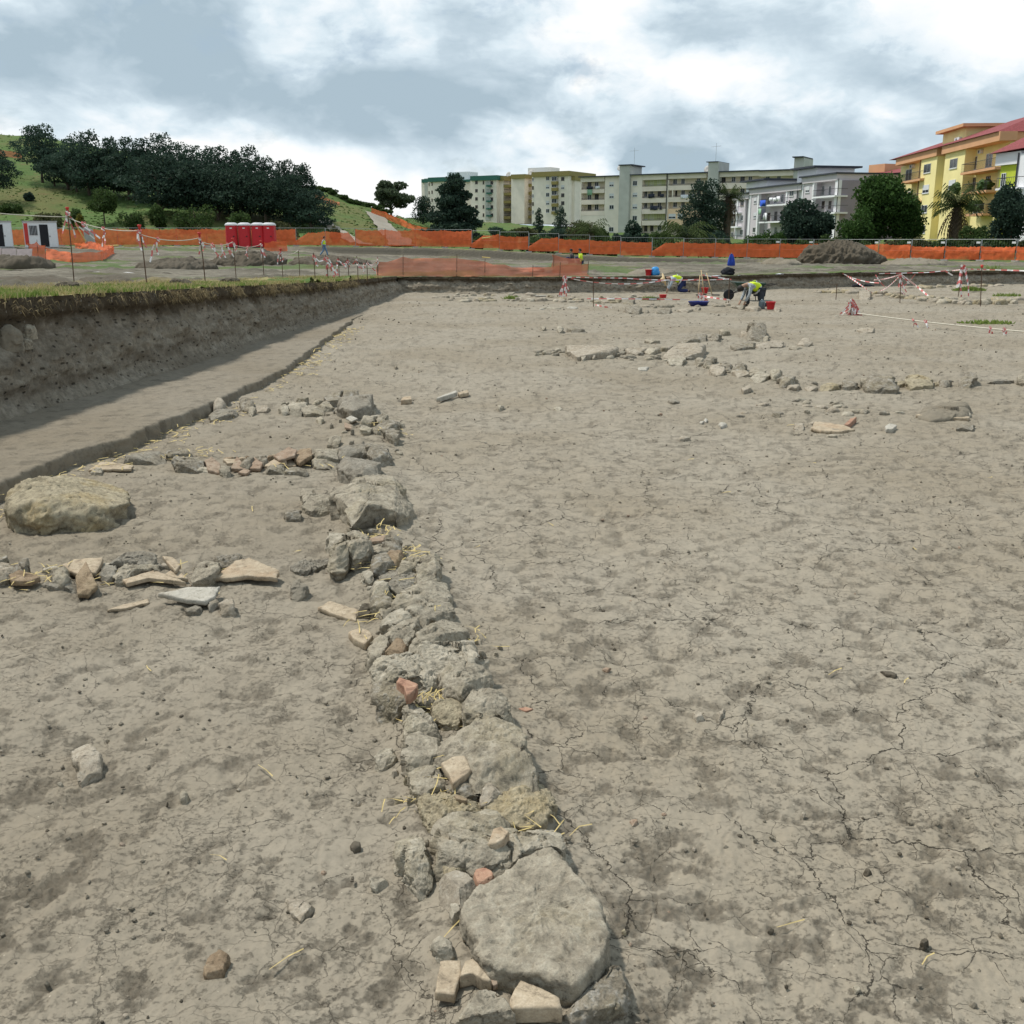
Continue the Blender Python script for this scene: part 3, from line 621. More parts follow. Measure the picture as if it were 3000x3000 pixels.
# (crop, outline, height, rock, label, options)
ROW = [
('3', '590 790 720 600 860 520 1000 400 1150 320 1240 305 1330 370 1420 500 1530 600 1620 800 1670 950 1640 1080 1580 1190 1500 1260 1440 1310 1300 1300 1080 1250 760 1180 680 1000 620 880', .125, 'grey', 'largest flat grey slab at the near end of the stone row', dict(tilt=(-.02, .04), e=.13, rough=.7, cuts=0, grain=1.5, terr=.03, facet=.55)),
('3', '1460 1330 1600 1180 1670 1060 1740 1120 1785 1200 1750 1370 1600 1420 1400 1440 1300 1400 1310 1330', .075, 'dark', 'dark rough stone under the right corner of the largest slab', dict(e=.5)),
('3', '950 180 1060 180 1190 100 1290 115 1305 200 1360 290 1320 330 1240 305 1050 350 965 335 945 260', .10, 'light', 'pale grey angular block touching the far tip of the largest slab', dict(tilt=(.1, -.1))),
('3', '410 250 450 195 560 190 700 215 900 240 965 290 955 350 820 390 700 400 640 345 520 370 420 350', .12, 'grey', 'long grey boulder lying crosswise under a small beige wedge', dict(tilt=(.05, .1))),
('3', '410 130 470 80 640 60 780 30 880 50 950 110 975 165 830 190 640 200 560 195 430 195', .10, 'grey', 'long bluish grey stone crosswise beside the straw tuft', dict(tilt=(0, .15))),
('3', '160 240 180 190 240 140 310 160 330 250 360 320 390 420 375 530 310 500 240 390 170 300', .10, 'light', 'pale grey upright stone standing apart on the left of the row', dict(tilt=(.25, 0))),
('3', '465 490 560 440 640 460 710 540 715 590 590 670 510 610 465 550', .10, 'beige', 'flat topped beige stone with a squared shape leaning on the largest slab', dict(tilt=(.1, .05), rough=.5, e=.28, grain=.4)),
('3', '685 500 740 410 790 410 840 470 800 540 730 555', .085, 'pink', 'small pinkish brick piece wedged beside the largest slab', dict(rough=.4, e=.25, tilt=(-.15, 0), grain=.4)),
('3', '790 410 880 360 960 395 975 420 900 470 840 475', .07, 'grey', 'small grey rock between the pinkish brick and the pale block', {}),
('3', '480 410 560 370 640 340 690 380 690 430 600 450 500 445', .07, 'yellow', 'low yellowish stone behind the squared beige stone', {}),
('3', '600 1400 620 1330 720 1290 830 1310 930 1370 970 1480 600 1500', .10, 'grey', 'bluish grey stone cut by the bottom edge between two beige tiles', {}),
('3', '395 920 480 895 545 930 545 1010 480 1030 405 970', .06, 'light', 'small white flecked stone left of the largest slab', {}),
('3', '525 730 550 690 590 690 605 750 550 775', .05, 'light', 'little light pebble tucked under the squared beige stone', {}),
('3', '345 240 355 228 372 228 384 242 375 258 355 258', .035, 'grey', 'round grey pebble beside the upright stone', dict(e=.8, cuts=1, rough=.4)),
('2', '650 640 660 520 760 440 900 460 1000 330 1100 290 1200 330 1280 450 1340 620 1400 750 1430 870 1300 925 1150 890 1000 880 930 790 890 700 780 690', .19, 'grey', 'big grey boulder with a yellow lichened front in mid row', dict(tilt=(-.12, -.08), grain=1.5)),
('2', '900 240 950 160 1050 100 1130 160 1200 240 1215 310 1120 300 1000 340 870 330', .15, 'grey', 'grey boulder just behind the big lichened boulder', {}),
('2', '600 330 620 250 760 205 900 220 900 310 800 360 690 360', .08, 'yellow', 'low yellowish stone under a bundle of straw', {}),
('2', '380 510 440 420 520 400 580 450 655 470 655 600 620 720 500 740 380 710 390 600', .12, 'grey', 'smooth grey stone on the left edge facing the big boulder', dict(tilt=(.1, 0))),
('2', '360 210 410 180 450 240 560 330 650 400 640 440 560 450 400 420 390 300', .11, 'light', 'narrow pale stone with a beige tip beside the straw bundle', {}),
('2', '410 780 480 740 600 740 660 800 700 880 640 930 560 960 450 930', .09, 'grey', 'grey stone with a hollow left of the pale square tile', {}),
('2', '730 960 780 890 900 865 990 880 1010 960 970 1040 850 1040', .07, 'dark', 'dull grey stone right below the pale square tile', {}),
('2', '1000 960 1030 895 1090 905 1150 965 1130 1020 1050 1050 995 1040', .11, 'beige', 'small whitish rock perched in front of the big boulder', dict(rough=.7)),
('2', '470 1040 560 970 700 1010 900 1060 1000 1060 1000 1150 750 1190 600 1230 530 1140', .065, 'yellow', 'wide crumbly yellowish stone on the left below the straw cross', dict(grain=2)),
('2', '1000 1060 1150 1030 1400 880 1500 900 1550 1000 1565 1110 1500 1180 1400 1240 1230 1210 1050 1150', .075, 'yellow', 'crumbly yellowish stone on the right edge beyond the straw tuft', dict(grain=2)),
('2', '150 620 210 540 270 540 320 600 260 650 180 660', .045, 'light', 'lumpy whitish stone alone left of the big boulder', dict(grain=2)),
('2', '95 1600 150 1570 200 1590 240 1640 150 1660 100 1650', .04, 'light', 'small white stone alone left of the upright grey stone', {}),
('1', '570 1140 620 1080 740 1075 900 1120 1040 1200 1090 1260 960 1310 880 1280 720 1240 600 1240', .16, 'light', 'knobbly light grey rock behind the reddish brick', dict(grain=1.8)),
('1', '555 1310 600 1260 720 1265 790 1280 805 1390 730 1425 600 1415 550 1375', .15, 'dark', 'block with a dark front face left of the reddish brick', dict(tilt=(0, -.1))),
('1', '910 1080 960 1010 1140 980 1200 930 1290 915 1340 1000 1390 1100 1385 1180 1200 1200 1060 1200 980 1150', .19, 'light', 'tall light grey boulder with rounded hollows on the right edge', dict(grain=1.6)),
('1', '1090 1240 1200 1190 1390 1165 1445 1210 1490 1280 1410 1375 1290 1390 1130 1330', .15, 'grey', 'grey boulder below the tall light boulder, dark gap beneath', {}),
('1', '640 1050 680 915 760 940 810 1010 825 1090 740 1085', .13, 'brown', 'brownish squared stone standing on edge left of the tall light boulder', dict(rough=.4, e=.28, tilt=(.2, 0), grain=.5)),
('1', '485 990 550 910 620 920 650 960 600 1050 560 1090 500 1045', .13, 'grey', 'grey knob left of the brownish squared stone', {}),
('1', '830 1000 900 880 1030 800 1160 710 1220 740 1260 830 1275 900 1180 935 1140 980 960 1005 900 1005', .16, 'grey', 'wedge shaped stone with slanting stripes on the right edge', dict(tilt=(.25, .1))),
('1', '600 860 700 800 800 790 890 830 870 900 780 955 690 925 620 905', .13, 'grey', 'roundish grey stone left of the striped wedge', {}),
('1', '590 790 640 740 700 705 790 750 840 790 760 835 660 825', .14, 'light', 'light stone with a dark hole left of the row centre', {}),
('1', '830 740 900 660 1050 580 1140 620 1175 690 1100 735 960 815 870 820', .13, 'grey', 'broad sloping stone directly behind the striped wedge', dict(tilt=(.2, 0))),
('1', '700 650 760 580 900 500 1050 435 1110 460 1155 540 1120 595 1000 605 880 660 760 670', .12, 'grey', 'broad flat stone with a notched right edge in the upper row', dict(tilt=(.18, 0))),
('1', '650 490 730 430 860 400 900 430 840 510 760 565 680 530', .08, 'soilrock', 'flat stone half covered in soil above the notched one', {}),
('1', '515 480 560 450 630 460 655 510 640 560 560 565 520 540', .13, 'light', 'upper light knob on the left edge beside the soil covered stone', {}),
('1', '520 640 540 580 640 560 710 640 620 665', .11, 'dark', 'dark lower knob with a tan spot on the left edge', {}),
('1', '420 690 480 630 600 640 700 655 560 705', .05, 'darksoil', 'low dark clod at the right end of the pale slab', {}),
('1', '560 700 620 665 680 660 695 700 620 745', .07, 'grey', 'small grey stone beside the dark low clod', {}),
('1', '770 330 840 300 900 260 1000 270 900 345 890 395 770 400', .13, 'grey', 'squared stone with a black shaded front in the upper row', dict(tilt=(0, -.1))),
('1', '890 380 930 290 1020 280 1085 330 1060 410 970 465 890 435', .15, 'grey', 'upright brown grey stone right of the black fronted one', {}),
('1', '540 390 600 360 760 350 800 400 700 440 600 445', .05, 'soilrock', 'low flat soil covered stone below the upright one', {}),
('1', '440 400 480 370 530 400 535 445 490 455', .08, 'light', 'small sharp pale stone with a dark shaded side', {}),
('1', '530 345 560 250 650 240 695 300 630 360', .13, 'dark', 'rough dark stone on the left of the upper cluster', {}),
('1', '660 250 720 200 790 240 795 295 700 305', .13, 'brown', 'brownish stone with a bright top in the upper cluster', {}),
('1', '560 160 640 110 710 90 740 140 735 200 670 200', .14, 'dark', 'dark angular stone at the top of the upper cluster', {}),
('1', '500 200 560 160 660 180 700 220 580 245 500 235', .09, 'grey', 'flat grey stone under the dark angular one', {}),
('1', '150 70 180 10 290 30 300 110 220 130', .16, 'light', 'whitish stone at the left of the rugged pair of rocks', {}),
('1', '200 150 320 110 400 25 470 60 485 180 420 225 330 210 270 260 200 245', .19, 'grey', 'rugged grey rock at the right of the rugged pair', dict(grain=1.8)),
('1', '880 1340 1010 1340 1130 1400 1100 1450 960 1490 880 1430', .06, 'grey', 'low grey stone right below the reddish brick', {}),
('X', '1180 1200 1130 1060 1080 1010 1220 930 1230 820 1350 800 1420 790 1520 840 1590 910 1610 960 1665 1010 1645 1080 1550 1130 1420 1110 1310 1125 1250 1195', .22, 'grey', 'jagged boulder with a deep black undercut, largest at the bend of the row', dict(grain=2, rough=1.25)),
('X', '800 970 830 940 900 980 1020 1000 1055 1030 980 1065 860 1065 800 1025', .13, 'grey', 'oblong grey stone left of the jagged boulder', {}),
('X', '640 1115 690 1080 760 1100 775 1135 660 1140', .08, 'dark', 'small dark wedge stone alone on the soil left of the oblong one', {}),
('X', '1090 710 1130 650 1300 640 1390 690 1410 770 1330 815 1200 815 1110 765', .20, 'soilrock', 'rounded brown boulder behind the jagged boulder', {}),
('X', '1320 570 1390 540 1480 590 1505 655 1400 685 1330 645', .17, 'dark', 'dark faced stone right above the rounded brown boulder', {}),
('X', '1090 630 1180 580 1320 570 1330 640 1200 655 1100 665', .10, 'soilrock', 'soil coloured low stone left of the dark faced one', {}),
('X', '1090 205 1150 165 1310 150 1350 220 1355 275 1200 295 1110 275', .24, 'soilrock', 'square block at the far corner of the stone row', dict(e=.3)),
('X', '960 150 980 110 1095 140 1080 185 980 190', .16, 'dark', 'layered dark stone left of the far corner block', {}),
('X', '1130 135 1190 80 1225 90 1235 140 1150 155', .22, 'dark', 'pointed dark stone on the back of the far corner block', {}),
('X', '740 185 820 165 828 205 750 205', .15, 'dark', 'flat dark stone on the left arm near the far corner', {}),
('X', '660 235 740 200 820 210 800 245 690 250', .11, 'light', 'pale stone in the far left arm of the row', {}),
('X', '680 290 690 245 750 230 785 290', .10, 'grey', 'grey stone in front of the pale one in the far left arm', {}),
('X', '770 280 860 240 970 260 955 285 830 295', .09, 'grey', 'wide low stone in the far left arm', {}),
('X', '930 225 1010 190 1025 240 950 255', .11, 'grey', 'stone between the wide low stone and the far corner block', {}),
('X', '600 275 640 240 675 270 660 295', .10, 'light', 'small white stone in the gap of the far left arm', {}),
('X', '30 305 80 260 240 260 265 290 180 312 60 322', .09, 'soilrock', 'long earthy stone at the shelf end of the far left arm', {}),
('X', '280 210 340 140 390 200 385 240 300 220', .16, 'dark', 'pointed dark stone near the shelf end of the far left arm', {}),
('X', '330 245 370 220 405 275 370 295', .10, 'grey', 'grey stone in front of the pointed dark one', {}),
('X', '400 240 470 230 525 250 500 282 430 275', .06, 'beige', 'flat beige stone in the far left arm', {}),
('X', '60 210 80 178 140 178 172 215 140 235 75 235', .17, 'beige', 'smooth round cobble lying against the earth shelf', dict(e=.75, cuts=0, rough=.25, grain=.2)),
('X', '880 625 930 585 1000 590 1075 620 1060 655 900 655', .14, 'grey', 'rounded grey stone at the right end of the tiled arm', {}),
('X', '870 685 950 655 1085 680 1040 712 900 712', .10, 'grey', 'long dark edged stone at the right end of the tiled arm', {}),
('X', '290 705 360 660 385 690 350 735 300 725', .12, 'dark', 'dark stone between two orange tiles', {}),
('X', '380 660 460 640 505 680 480 705 400 695', .11, 'dark', 'black shaded stone behind the orange tiles', {}),
('X', '125 770 150 730 190 740 195 788 140 788', .09, 'grey', 'small upright stone before the orange tiles', {}),
('X', '480 765 560 730 640 735 645 770 520 778', .07, 'dark', 'dark rough stone lying before the tiled arm', {}),
('X', '640 765 700 740 820 760 835 785 700 785', .06, 'dark', 'long dark low stone before the tiled arm', {}),
('X', '700 1700 760 1650 830 1690 805 1745 720 1745', .08, 'clod', 'lump of earth left of the stone row', {}),
('X', '1260 480 1290 440 1350 460 1335 495 1265 495', .08, 'light', 'light stone in the upper right cluster nearest the orange sherd', {}),
('X', '1260 410 1300 360 1370 370 1345 415', .12, 'grey', 'grey stone in the middle of the upper right cluster', {}),
('X', '1390 370 1450 330 1485 350 1440 390', .12, 'grey', 'bluish stone at the back of the upper right cluster', {}),
('X', '1400 435 1440 390 1520 400 1565 425 1500 455 1420 460', .14, 'dark', 'dark stone at the right edge of the upper right cluster', {}),
('X', '1490 375 1550 355 1565 410 1510 410', .15, 'beige', 'tan stone on top of the upper right cluster', {}),
('X', '1460 490 1510 460 1560 490 1545 545 1480 515', .12, 'dark', 'jagged dark stone below the upper right cluster', {}),
('X', '1140 335 1200 300 1245 320 1180 345', .10, 'grey', 'grey stone just below the far corner block', {}),
('X', '1230 325 1290 300 1375 300 1360 322 1290 332', .08, 'grey', 'flat bluish stone below the far corner block', {}),
('X', '1365 495 1385 470 1412 505', .06, 'dark', 'tiny dark stone between the upper clusters', {}),
('X', '1000 545 1050 505 1095 540 1070 560', .10, 'grey', 'grey pointed stone left of the upper clusters', {}),
('X', '900 355 930 335 965 355 930 375', .06, 'light', 'pale pebble on the soil left of the upper clusters', {}),
('X', '700 1540 820 1480 980 1470 1040 1500 900 1560 740 1570', .035, 'soilrock', 'low heap of whitish rubble left of the rugged pair', dict(grain=3)),
('X', '1140 1495 1190 1480 1215 1520 1160 1535', .05, 'light', 'little pale stone below the rugged pair', {}),
('X', '1600 1155 1640 1125 1660 1155 1620 1170', .06, 'dark', 'dark little stone right below the jagged boulder', {}),
('X', '1310 1180 1380 1120 1460 1150 1470 1190 1380 1210', .09, 'soilrock', 'earthy lump in front of the black undercut', {}),
('Y', '90 470 140 370 200 300 350 280 620 250 720 268 880 300 950 330 940 400 850 470 720 500 500 520 300 540 130 510',  .29, 'yellow', 'massive pale boulder by the near end of the earth shelf', dict(e=.62, cuts=5, grain=1.8, rough=1.2, terr=.05)),
('Y', '730 220 770 190 830 200 815 228', .05, 'light', 'light stone on the tile by the earth shelf', {}),
('Y', '1005 95 1040 25 1100 5 1230 25 1330 85 1385 112 1250 110 1100 105', .10, 'soilrock', 'grey earthy mound of stone at the shelf end of the tiled arm', {}),
('Y', '1400 150 1410 100 1560 100 1655 130 1620 178 1450 170', .12, 'dark', 'long dark stone at the shelf end of the tiled arm', {}),
('Y', '1570 195 1620 180 1695 200 1690 214 1600 214', .05, 'light', 'white flat stone before the tiled arm', {}),
('Y', '1340 60 1420 42 1545 62 1500 80 1370 78', .10, 'dark', 'thin dark stone at the back of the tiled arm', {}),
('Y', '-40 900 -10 868 42 870 52 910 0 952 -40 950', .12, 'dark', 'black knob at the left edge of the near left arm', {}),
('Y', '-40 960 0 940 60 960 100 1000 50 1025 -40 1020', .09, 'beige', 'pale stone at the left edge under the black knob', {}),
('Y', '165 950 178 915 218 915 222 990 182 1012', .14, 'dark', 'dark upright pebble of the near left arm', dict(e=.6)),
('Y', '100 1000 150 950 200 1000 182 1035 110 1035', .09, 'dark', 'dull stone in front of the dark upright pebble', {}),
('Y', '-40 1040 60 1040 72 1085 0 1105 -40 1105', .07, 'dark', 'dark low stone in the left corner of the near left arm', {}),
('Y', '410 1015 430 970 500 965 548 1010 548 1060 485 1078 420 1065', .12, 'grey', 'round speckled stone in the straw of the near left arm', dict(e=.7, cuts=1, rough=.5)),
('Y', '795 1020 850 960 930 980 938 1035 860 1055', .09, 'soilrock', 'brown grey stone at the right of the leaning tile', {}),
('Y', '340 1110 400 1060 500 1060 620 1110 625 1150 450 1135', .05, 'soilrock', 'flat earthy stone under the round speckled stone', {}),
('Y', '900 930 960 885 1150 830 1235 850 1265 905 1200 945 1050 935', .13, 'soilrock', 'humped rock at the back of the near left arm', {}),
('Y', '935 1065 960 980 1060 955 1200 940 1290 1000 1100 1020 1010 1070', .08, 'grey', 'rough rubble stone in front of the humped rock', dict(grain=2)),
('Y', '1550 1005 1600 940 1750 920 1765 1010 1680 1055 1560 1055', .12, 'grey', 'large grey rock right of the striped tile in the near left arm', {}),
('Y', '1730 905 1800 868 1932 890 1990 930 1932 965 1760 962', .10, 'dark', 'long rough rock at the back right of the near left arm', dict(grain=2)),
('Y', '1760 1240 1790 1200 1880 1250 1885 1300 1790 1300', .08, 'beige', 'small stone at the broken end of the white slab', {}),
('Y', '1680 1270 1730 1235 1765 1270 1690 1298', .06, 'dark', 'dark stone under the corner of the white slab', {}),
('Y', '1500 1320 1600 1285 1640 1300 1600 1340 1510 1345', .04, 'soilrock', 'soil covered stone in front of the white slab', {}),
('L', '365 500 380 455 460 470 520 510 508 575 450 600 430 645 410 625 405 560', .075, 'beige', 'pointed beige sherd standing alone on the cracked soil', dict(e=.3, tilt=(-.35, 0), grain=.5, rough=.6)),
('L', '920 745 930 730 955 730 970 748 955 768 928 765', .035, 'grey', 'grey round pebble on the cracked soil at lower left', dict(e=.8, cuts=1, rough=.4)),
('L', '1800 1015 1820 1000 1850 1008 1855 1028 1822 1035', .03, 'darksoil', 'small dark clod left of the upright grey stone', {}),
('L', '1470 1262 1580 1262 1608 1300 1545 1372 1500 1325', .03, 'beige', 'half buried pale stone in the lower left soil', {}),
('L', '1045 1650 1075 1565 1130 1538 1180 1565 1150 1650 1075 1665', .05, 'brown', 'rounded reddish stone half sunk in the lower left soil', dict(e=.6, cuts=2, rough=.5)),
('L', '290 660 302 652 318 658 312 667 295 667', .02, 'light', 'tiny white pebble beside the pointed sherd', {}),
('R', '490 270 520 265 535 305 508 310', .03, 'beige', 'pale bone like sherd on the right hand soil', {}),
('R', '600 300 618 255 630 262 610 305', .03, 'beige', 'thin tan sherd next to the bone like one', {}),
('R', '1310 95 1340 95 1375 112 1370 124 1330 112', .025, 'darksoil', 'shiny black fragment on the right hand soil', {}),
('R', '1235 962 1252 950 1268 965 1250 975', .03, 'darksoil', 'black clod on the lower right soil', {}),
('R', '1480 1270 1500 1255 1520 1268 1500 1283', .03, 'darksoil', 'purplish black clod near the right bottom', {}),
('R', '1185 1450 1200 1442 1225 1465 1200 1478', .03, 'light', 'whitish pebble near the bottom right', {}),
('R', '215 775 225 760 245 765 248 782 225 788', .02, 'orange', 'round orange sherd right of the stone row', {}),
('R', '100 88 115 78 132 85 118 95', .02, 'orange', 'orange chip right of the tall light boulder', {}),
('R', '740 335 748 328 758 335 750 342', .02, 'light', 'white chip beside the bone like sherd', {}),
('R', '180 1245 190 1235 200 1242 192 1252', .018, 'yellow', 'yellow pebble by the right side of the largest slab', {}),
]
for crop, o, h, mt, lb, kw in ROW:
    h *= .82
    big = lb.startswith('largest flat'); h *= .75 if big else 1
    poly = pts(crop, o, h * .80); cc = sum((Vector(q) for q in poly), Vector()) / len(poly); poly = [cc + (q - cc) * (.97 if big else 1.07) for q in poly]
    stone('stone', poly, h, mt, lb, 'stone', **kw)
TL = [
('3', '455 1100 612 1095 618 1180 583 1270 562 1340 410 1322 420 1290', .035, 'tile', .035, (.05, .1), 'squared beige tile at the bottom left of the largest slab'),
('3', '630 1130 690 1115 835 1290 760 1270 690 1225 590 1240', .05, 'tile', .035, (.1, .05), 'wedge shaped beige tile right of the squared one'),
('3', '935 1410 1015 1260 1180 1330 1320 1410 1340 1480 940 1480', .06, 'tile', .045, (.02, .05), 'tan patched tile cut by the bottom edge of the picture'),
('3', '808 1220 850 1218 868 1280 832 1292', .02, 'orange', .03, (0, 0), 'small orange sherd beside the wedge shaped tile'),
('3', '790 235 830 150 890 130 955 170 912 215 842 240', .04, 'tile', .125, (.2, .2), 'small beige wedge resting on the long crosswise boulder'),
('2', '660 740 760 700 870 690 928 800 850 850 765 900 730 830', .035, 'tile', .11, (.05, .15), 'pale square tile lying against the big lichened boulder'),
('2', '1290 262 1350 248 1418 265 1350 288', .012, 'pink', .004, (0, 0), 'flat pink sherd on the soil right of the row'),
('2', '770 1010 800 1003 890 1035 880 1052 790 1030', .02, 'brown', .09, (0, 0), 'thin rusty brown stick like sherd below the pale square tile'),
('1', '712 1230 740 1195 830 1240 905 1290 890 1330 840 1372 800 1372 780 1280', .06, 'pink', .16, (.25, -.1), 'reddish brick lying tilted on the dark faced block'),
('1', '75 630 170 575 260 600 432 650 402 735 270 700', .03, 'tile', .02, (.02, .06), 'pale oblong slab lying alone left of the row'),
('1', '325 860 420 820 500 840 542 890 472 950 380 912', .045, 'tile', .03, (.05, .1), 'short beige tile below the pale oblong slab'),
('1', '490 95 560 80 645 70 620 112 520 122', .025, 'orange', .13, (0, .1), 'orange tan tile at the very top of the upper cluster'),
('X', '1095 775 1150 758 1215 800 1180 832 1120 822', .03, 'tile', .05, (0, .2), 'pale pinkish tile in front of the rounded brown boulder'),
('X', '545 618 680 573 755 590 730 622 600 645', .03, 'orange', .15, (.05, .2), 'longest orange tile on top of the tiled arm'),
('X', '695 645 760 600 870 600 872 650 765 692', .05, 'brown', .10, (.25, .15), 'brown tile leaning over a black gap in the tiled arm'),
('X', '475 722 560 680 650 660 662 700 560 732', .035, 'tile', .07, (.1, .15), 'beige tile in the middle of the tiled arm'),
('X', '650 655 700 640 742 710 662 712', .035, 'tile', .06, (-.2, .2), 'small upright beige tile right of the middle one'),
('X', '355 742 400 688 475 720 450 748', .04, 'orange', .06, (.1, .3), 'rightmost of three orange tiles leaning in the tiled arm'),
('X', '205 742 260 684 352 742', .04, 'orange', .06, (-.1, .3), 'pointed orange tile, middle one of the three leaning ones'),
('X', '-5 700 60 684 132 720 132 762 20 748', .04, 'orange', .06, (0, .3), 'leftmost broken orange tile of the three leaning ones'),
('X', '265 792 320 765 375 780 340 802', .03, 'orange', .03, (0, .1), 'flat orange sherd before the three leaning tiles'),
('X', '140 668 260 668 262 690 180 700', .03, 'tile', .09, (0, .1), 'pale tile behind the three leaning tiles'),
('X', '1138 385 1190 370 1245 390 1190 407', .025, 'slab', .06, (0, .1), 'white flat sherd in the upper right cluster'),
('X', '1128 432 1190 450 1192 472 1130 460', .03, 'orange', .05, (0, .15), 'bright orange sherd left of the upper right cluster'),
('Y', '695 212 800 150 900 150 1092 180 1072 207 905 207', .03, 'tile', .03, (.02, .05), 'pale flat tile with straw at the foot of the earth shelf'),
('Y', '65 1062 150 1030 300 1060 335 1082 250 1112 80 1112', .04, 'brown', .05, (0, .1), 'reddish brown flat stone low in the near left arm'),
('Y', '495 965 600 930 850 920 812 990 780 1022 620 1032 540 1002', .04, 'tile', .06, (0, .15), 'big flat grey beige slab behind the leaning tile'),
('Y', '612 1142 600 1050 700 980 752 1050 795 1100 700 1142', .035, 'brown', .07, (.05, .45), 'brownish tile leaning steeply in the near left arm'),
('Y', '1305 907 1400 910 1465 950 1420 992 1358 952', .03, 'tile', .10, (-.1, .2), 'striped beige tile at the back of the near left arm'),
('Y', '975 1075 1250 1005 1535 1100 1400 1085 1200 1068 1000 1102', .03, 'tile', .05, (.02, .1), 'long beige roof tile lying along the near left arm'),
('Y', '1320 1052 1420 1000 1525 1082 1430 1075', .03, 'tile', .04, (.05, .1), 'tan tile above the long roof tile'),
('Y', '1535 1112 1640 1075 1705 1080 1705 1118 1590 1122', .035, 'pink', .03, (0, .1), 'reddish tile piece right of the long roof tile'),
('Y', '1245 1192 1380 1182 1480 1152 1795 1150 1745 1232 1665 1258 1500 1242', .035, 'slab', .06, (.02, .10), 'smooth white slab with a pointed left end'),
('X', '40 1602 240 1490 370 1470 530 1530 622 1560 602 1612 350 1592 150 1612', .035, 'tile', .07, (.02, .15), 'large beige roof tile at the right end of the near left arm'),
('Y', '850 1325 980 1280 1212 1230 1215 1262 1000 1312', .02, 'tile', .005, (0, 0), 'tan tile edge just showing through the soil'),
('L', '0 0 1 0', 0, '', 0, (0, 0), ''),
('B', '148 556 160 536 212 528 218 550', .09, 'tile', .05, (0, 0), 'short grey beam piece on the far soil'),
('B', '360 546 484 505 492 518 380 548', .07, 'slab', .06, (.1, 0), 'long pale splinter of board on the far soil'),
('B', '488 512 550 494 560 510 500 524', .06, 'tile', .06, (0, 0), 'tan piece at the end of the long splinter'),
('C', '720 682 740 650 830 655 920 668 985 690 900 702 780 697', .05, 'tile', .03, (0, .05), 'broad pale slab lying flat on the right mid soil'),
('C', '1140 692 1170 675 1215 685 1190 706 1150 706', .06, 'slab', .03, (0, .05), 'small whitish slab right of the broad flat one'),
('C', '912 668 950 640 988 632 940 668', .08, 'pink', .04, (0, .1), 'reddish sherd behind the broad flat slab'),
('C', '330 466 380 448 392 462 345 477', .08, 'beige', .04, (0, .1), 'pale squared stone below the chain of stones'),
('C', '1310 620 1340 612 1640 632 1630 642 1400 632', .05, 'tile', .02, (0, 0), 'thin pale slab before the earth hump'),
]
for crop, o, th, mt, lift, tl, lb in TL:
    if not lb: continue
    pg = pts(crop, o, lift); cc = sum((Vector(q) for q in pg), Vector()) / len(pg); pg = [cc + (q - cc) * .92 for q in pg]
    tile('tile', pg, th * .85, mt, lb, 'tile', lift=lift * .72, tilt=(tl[0] * .6, tl[1] * .6))
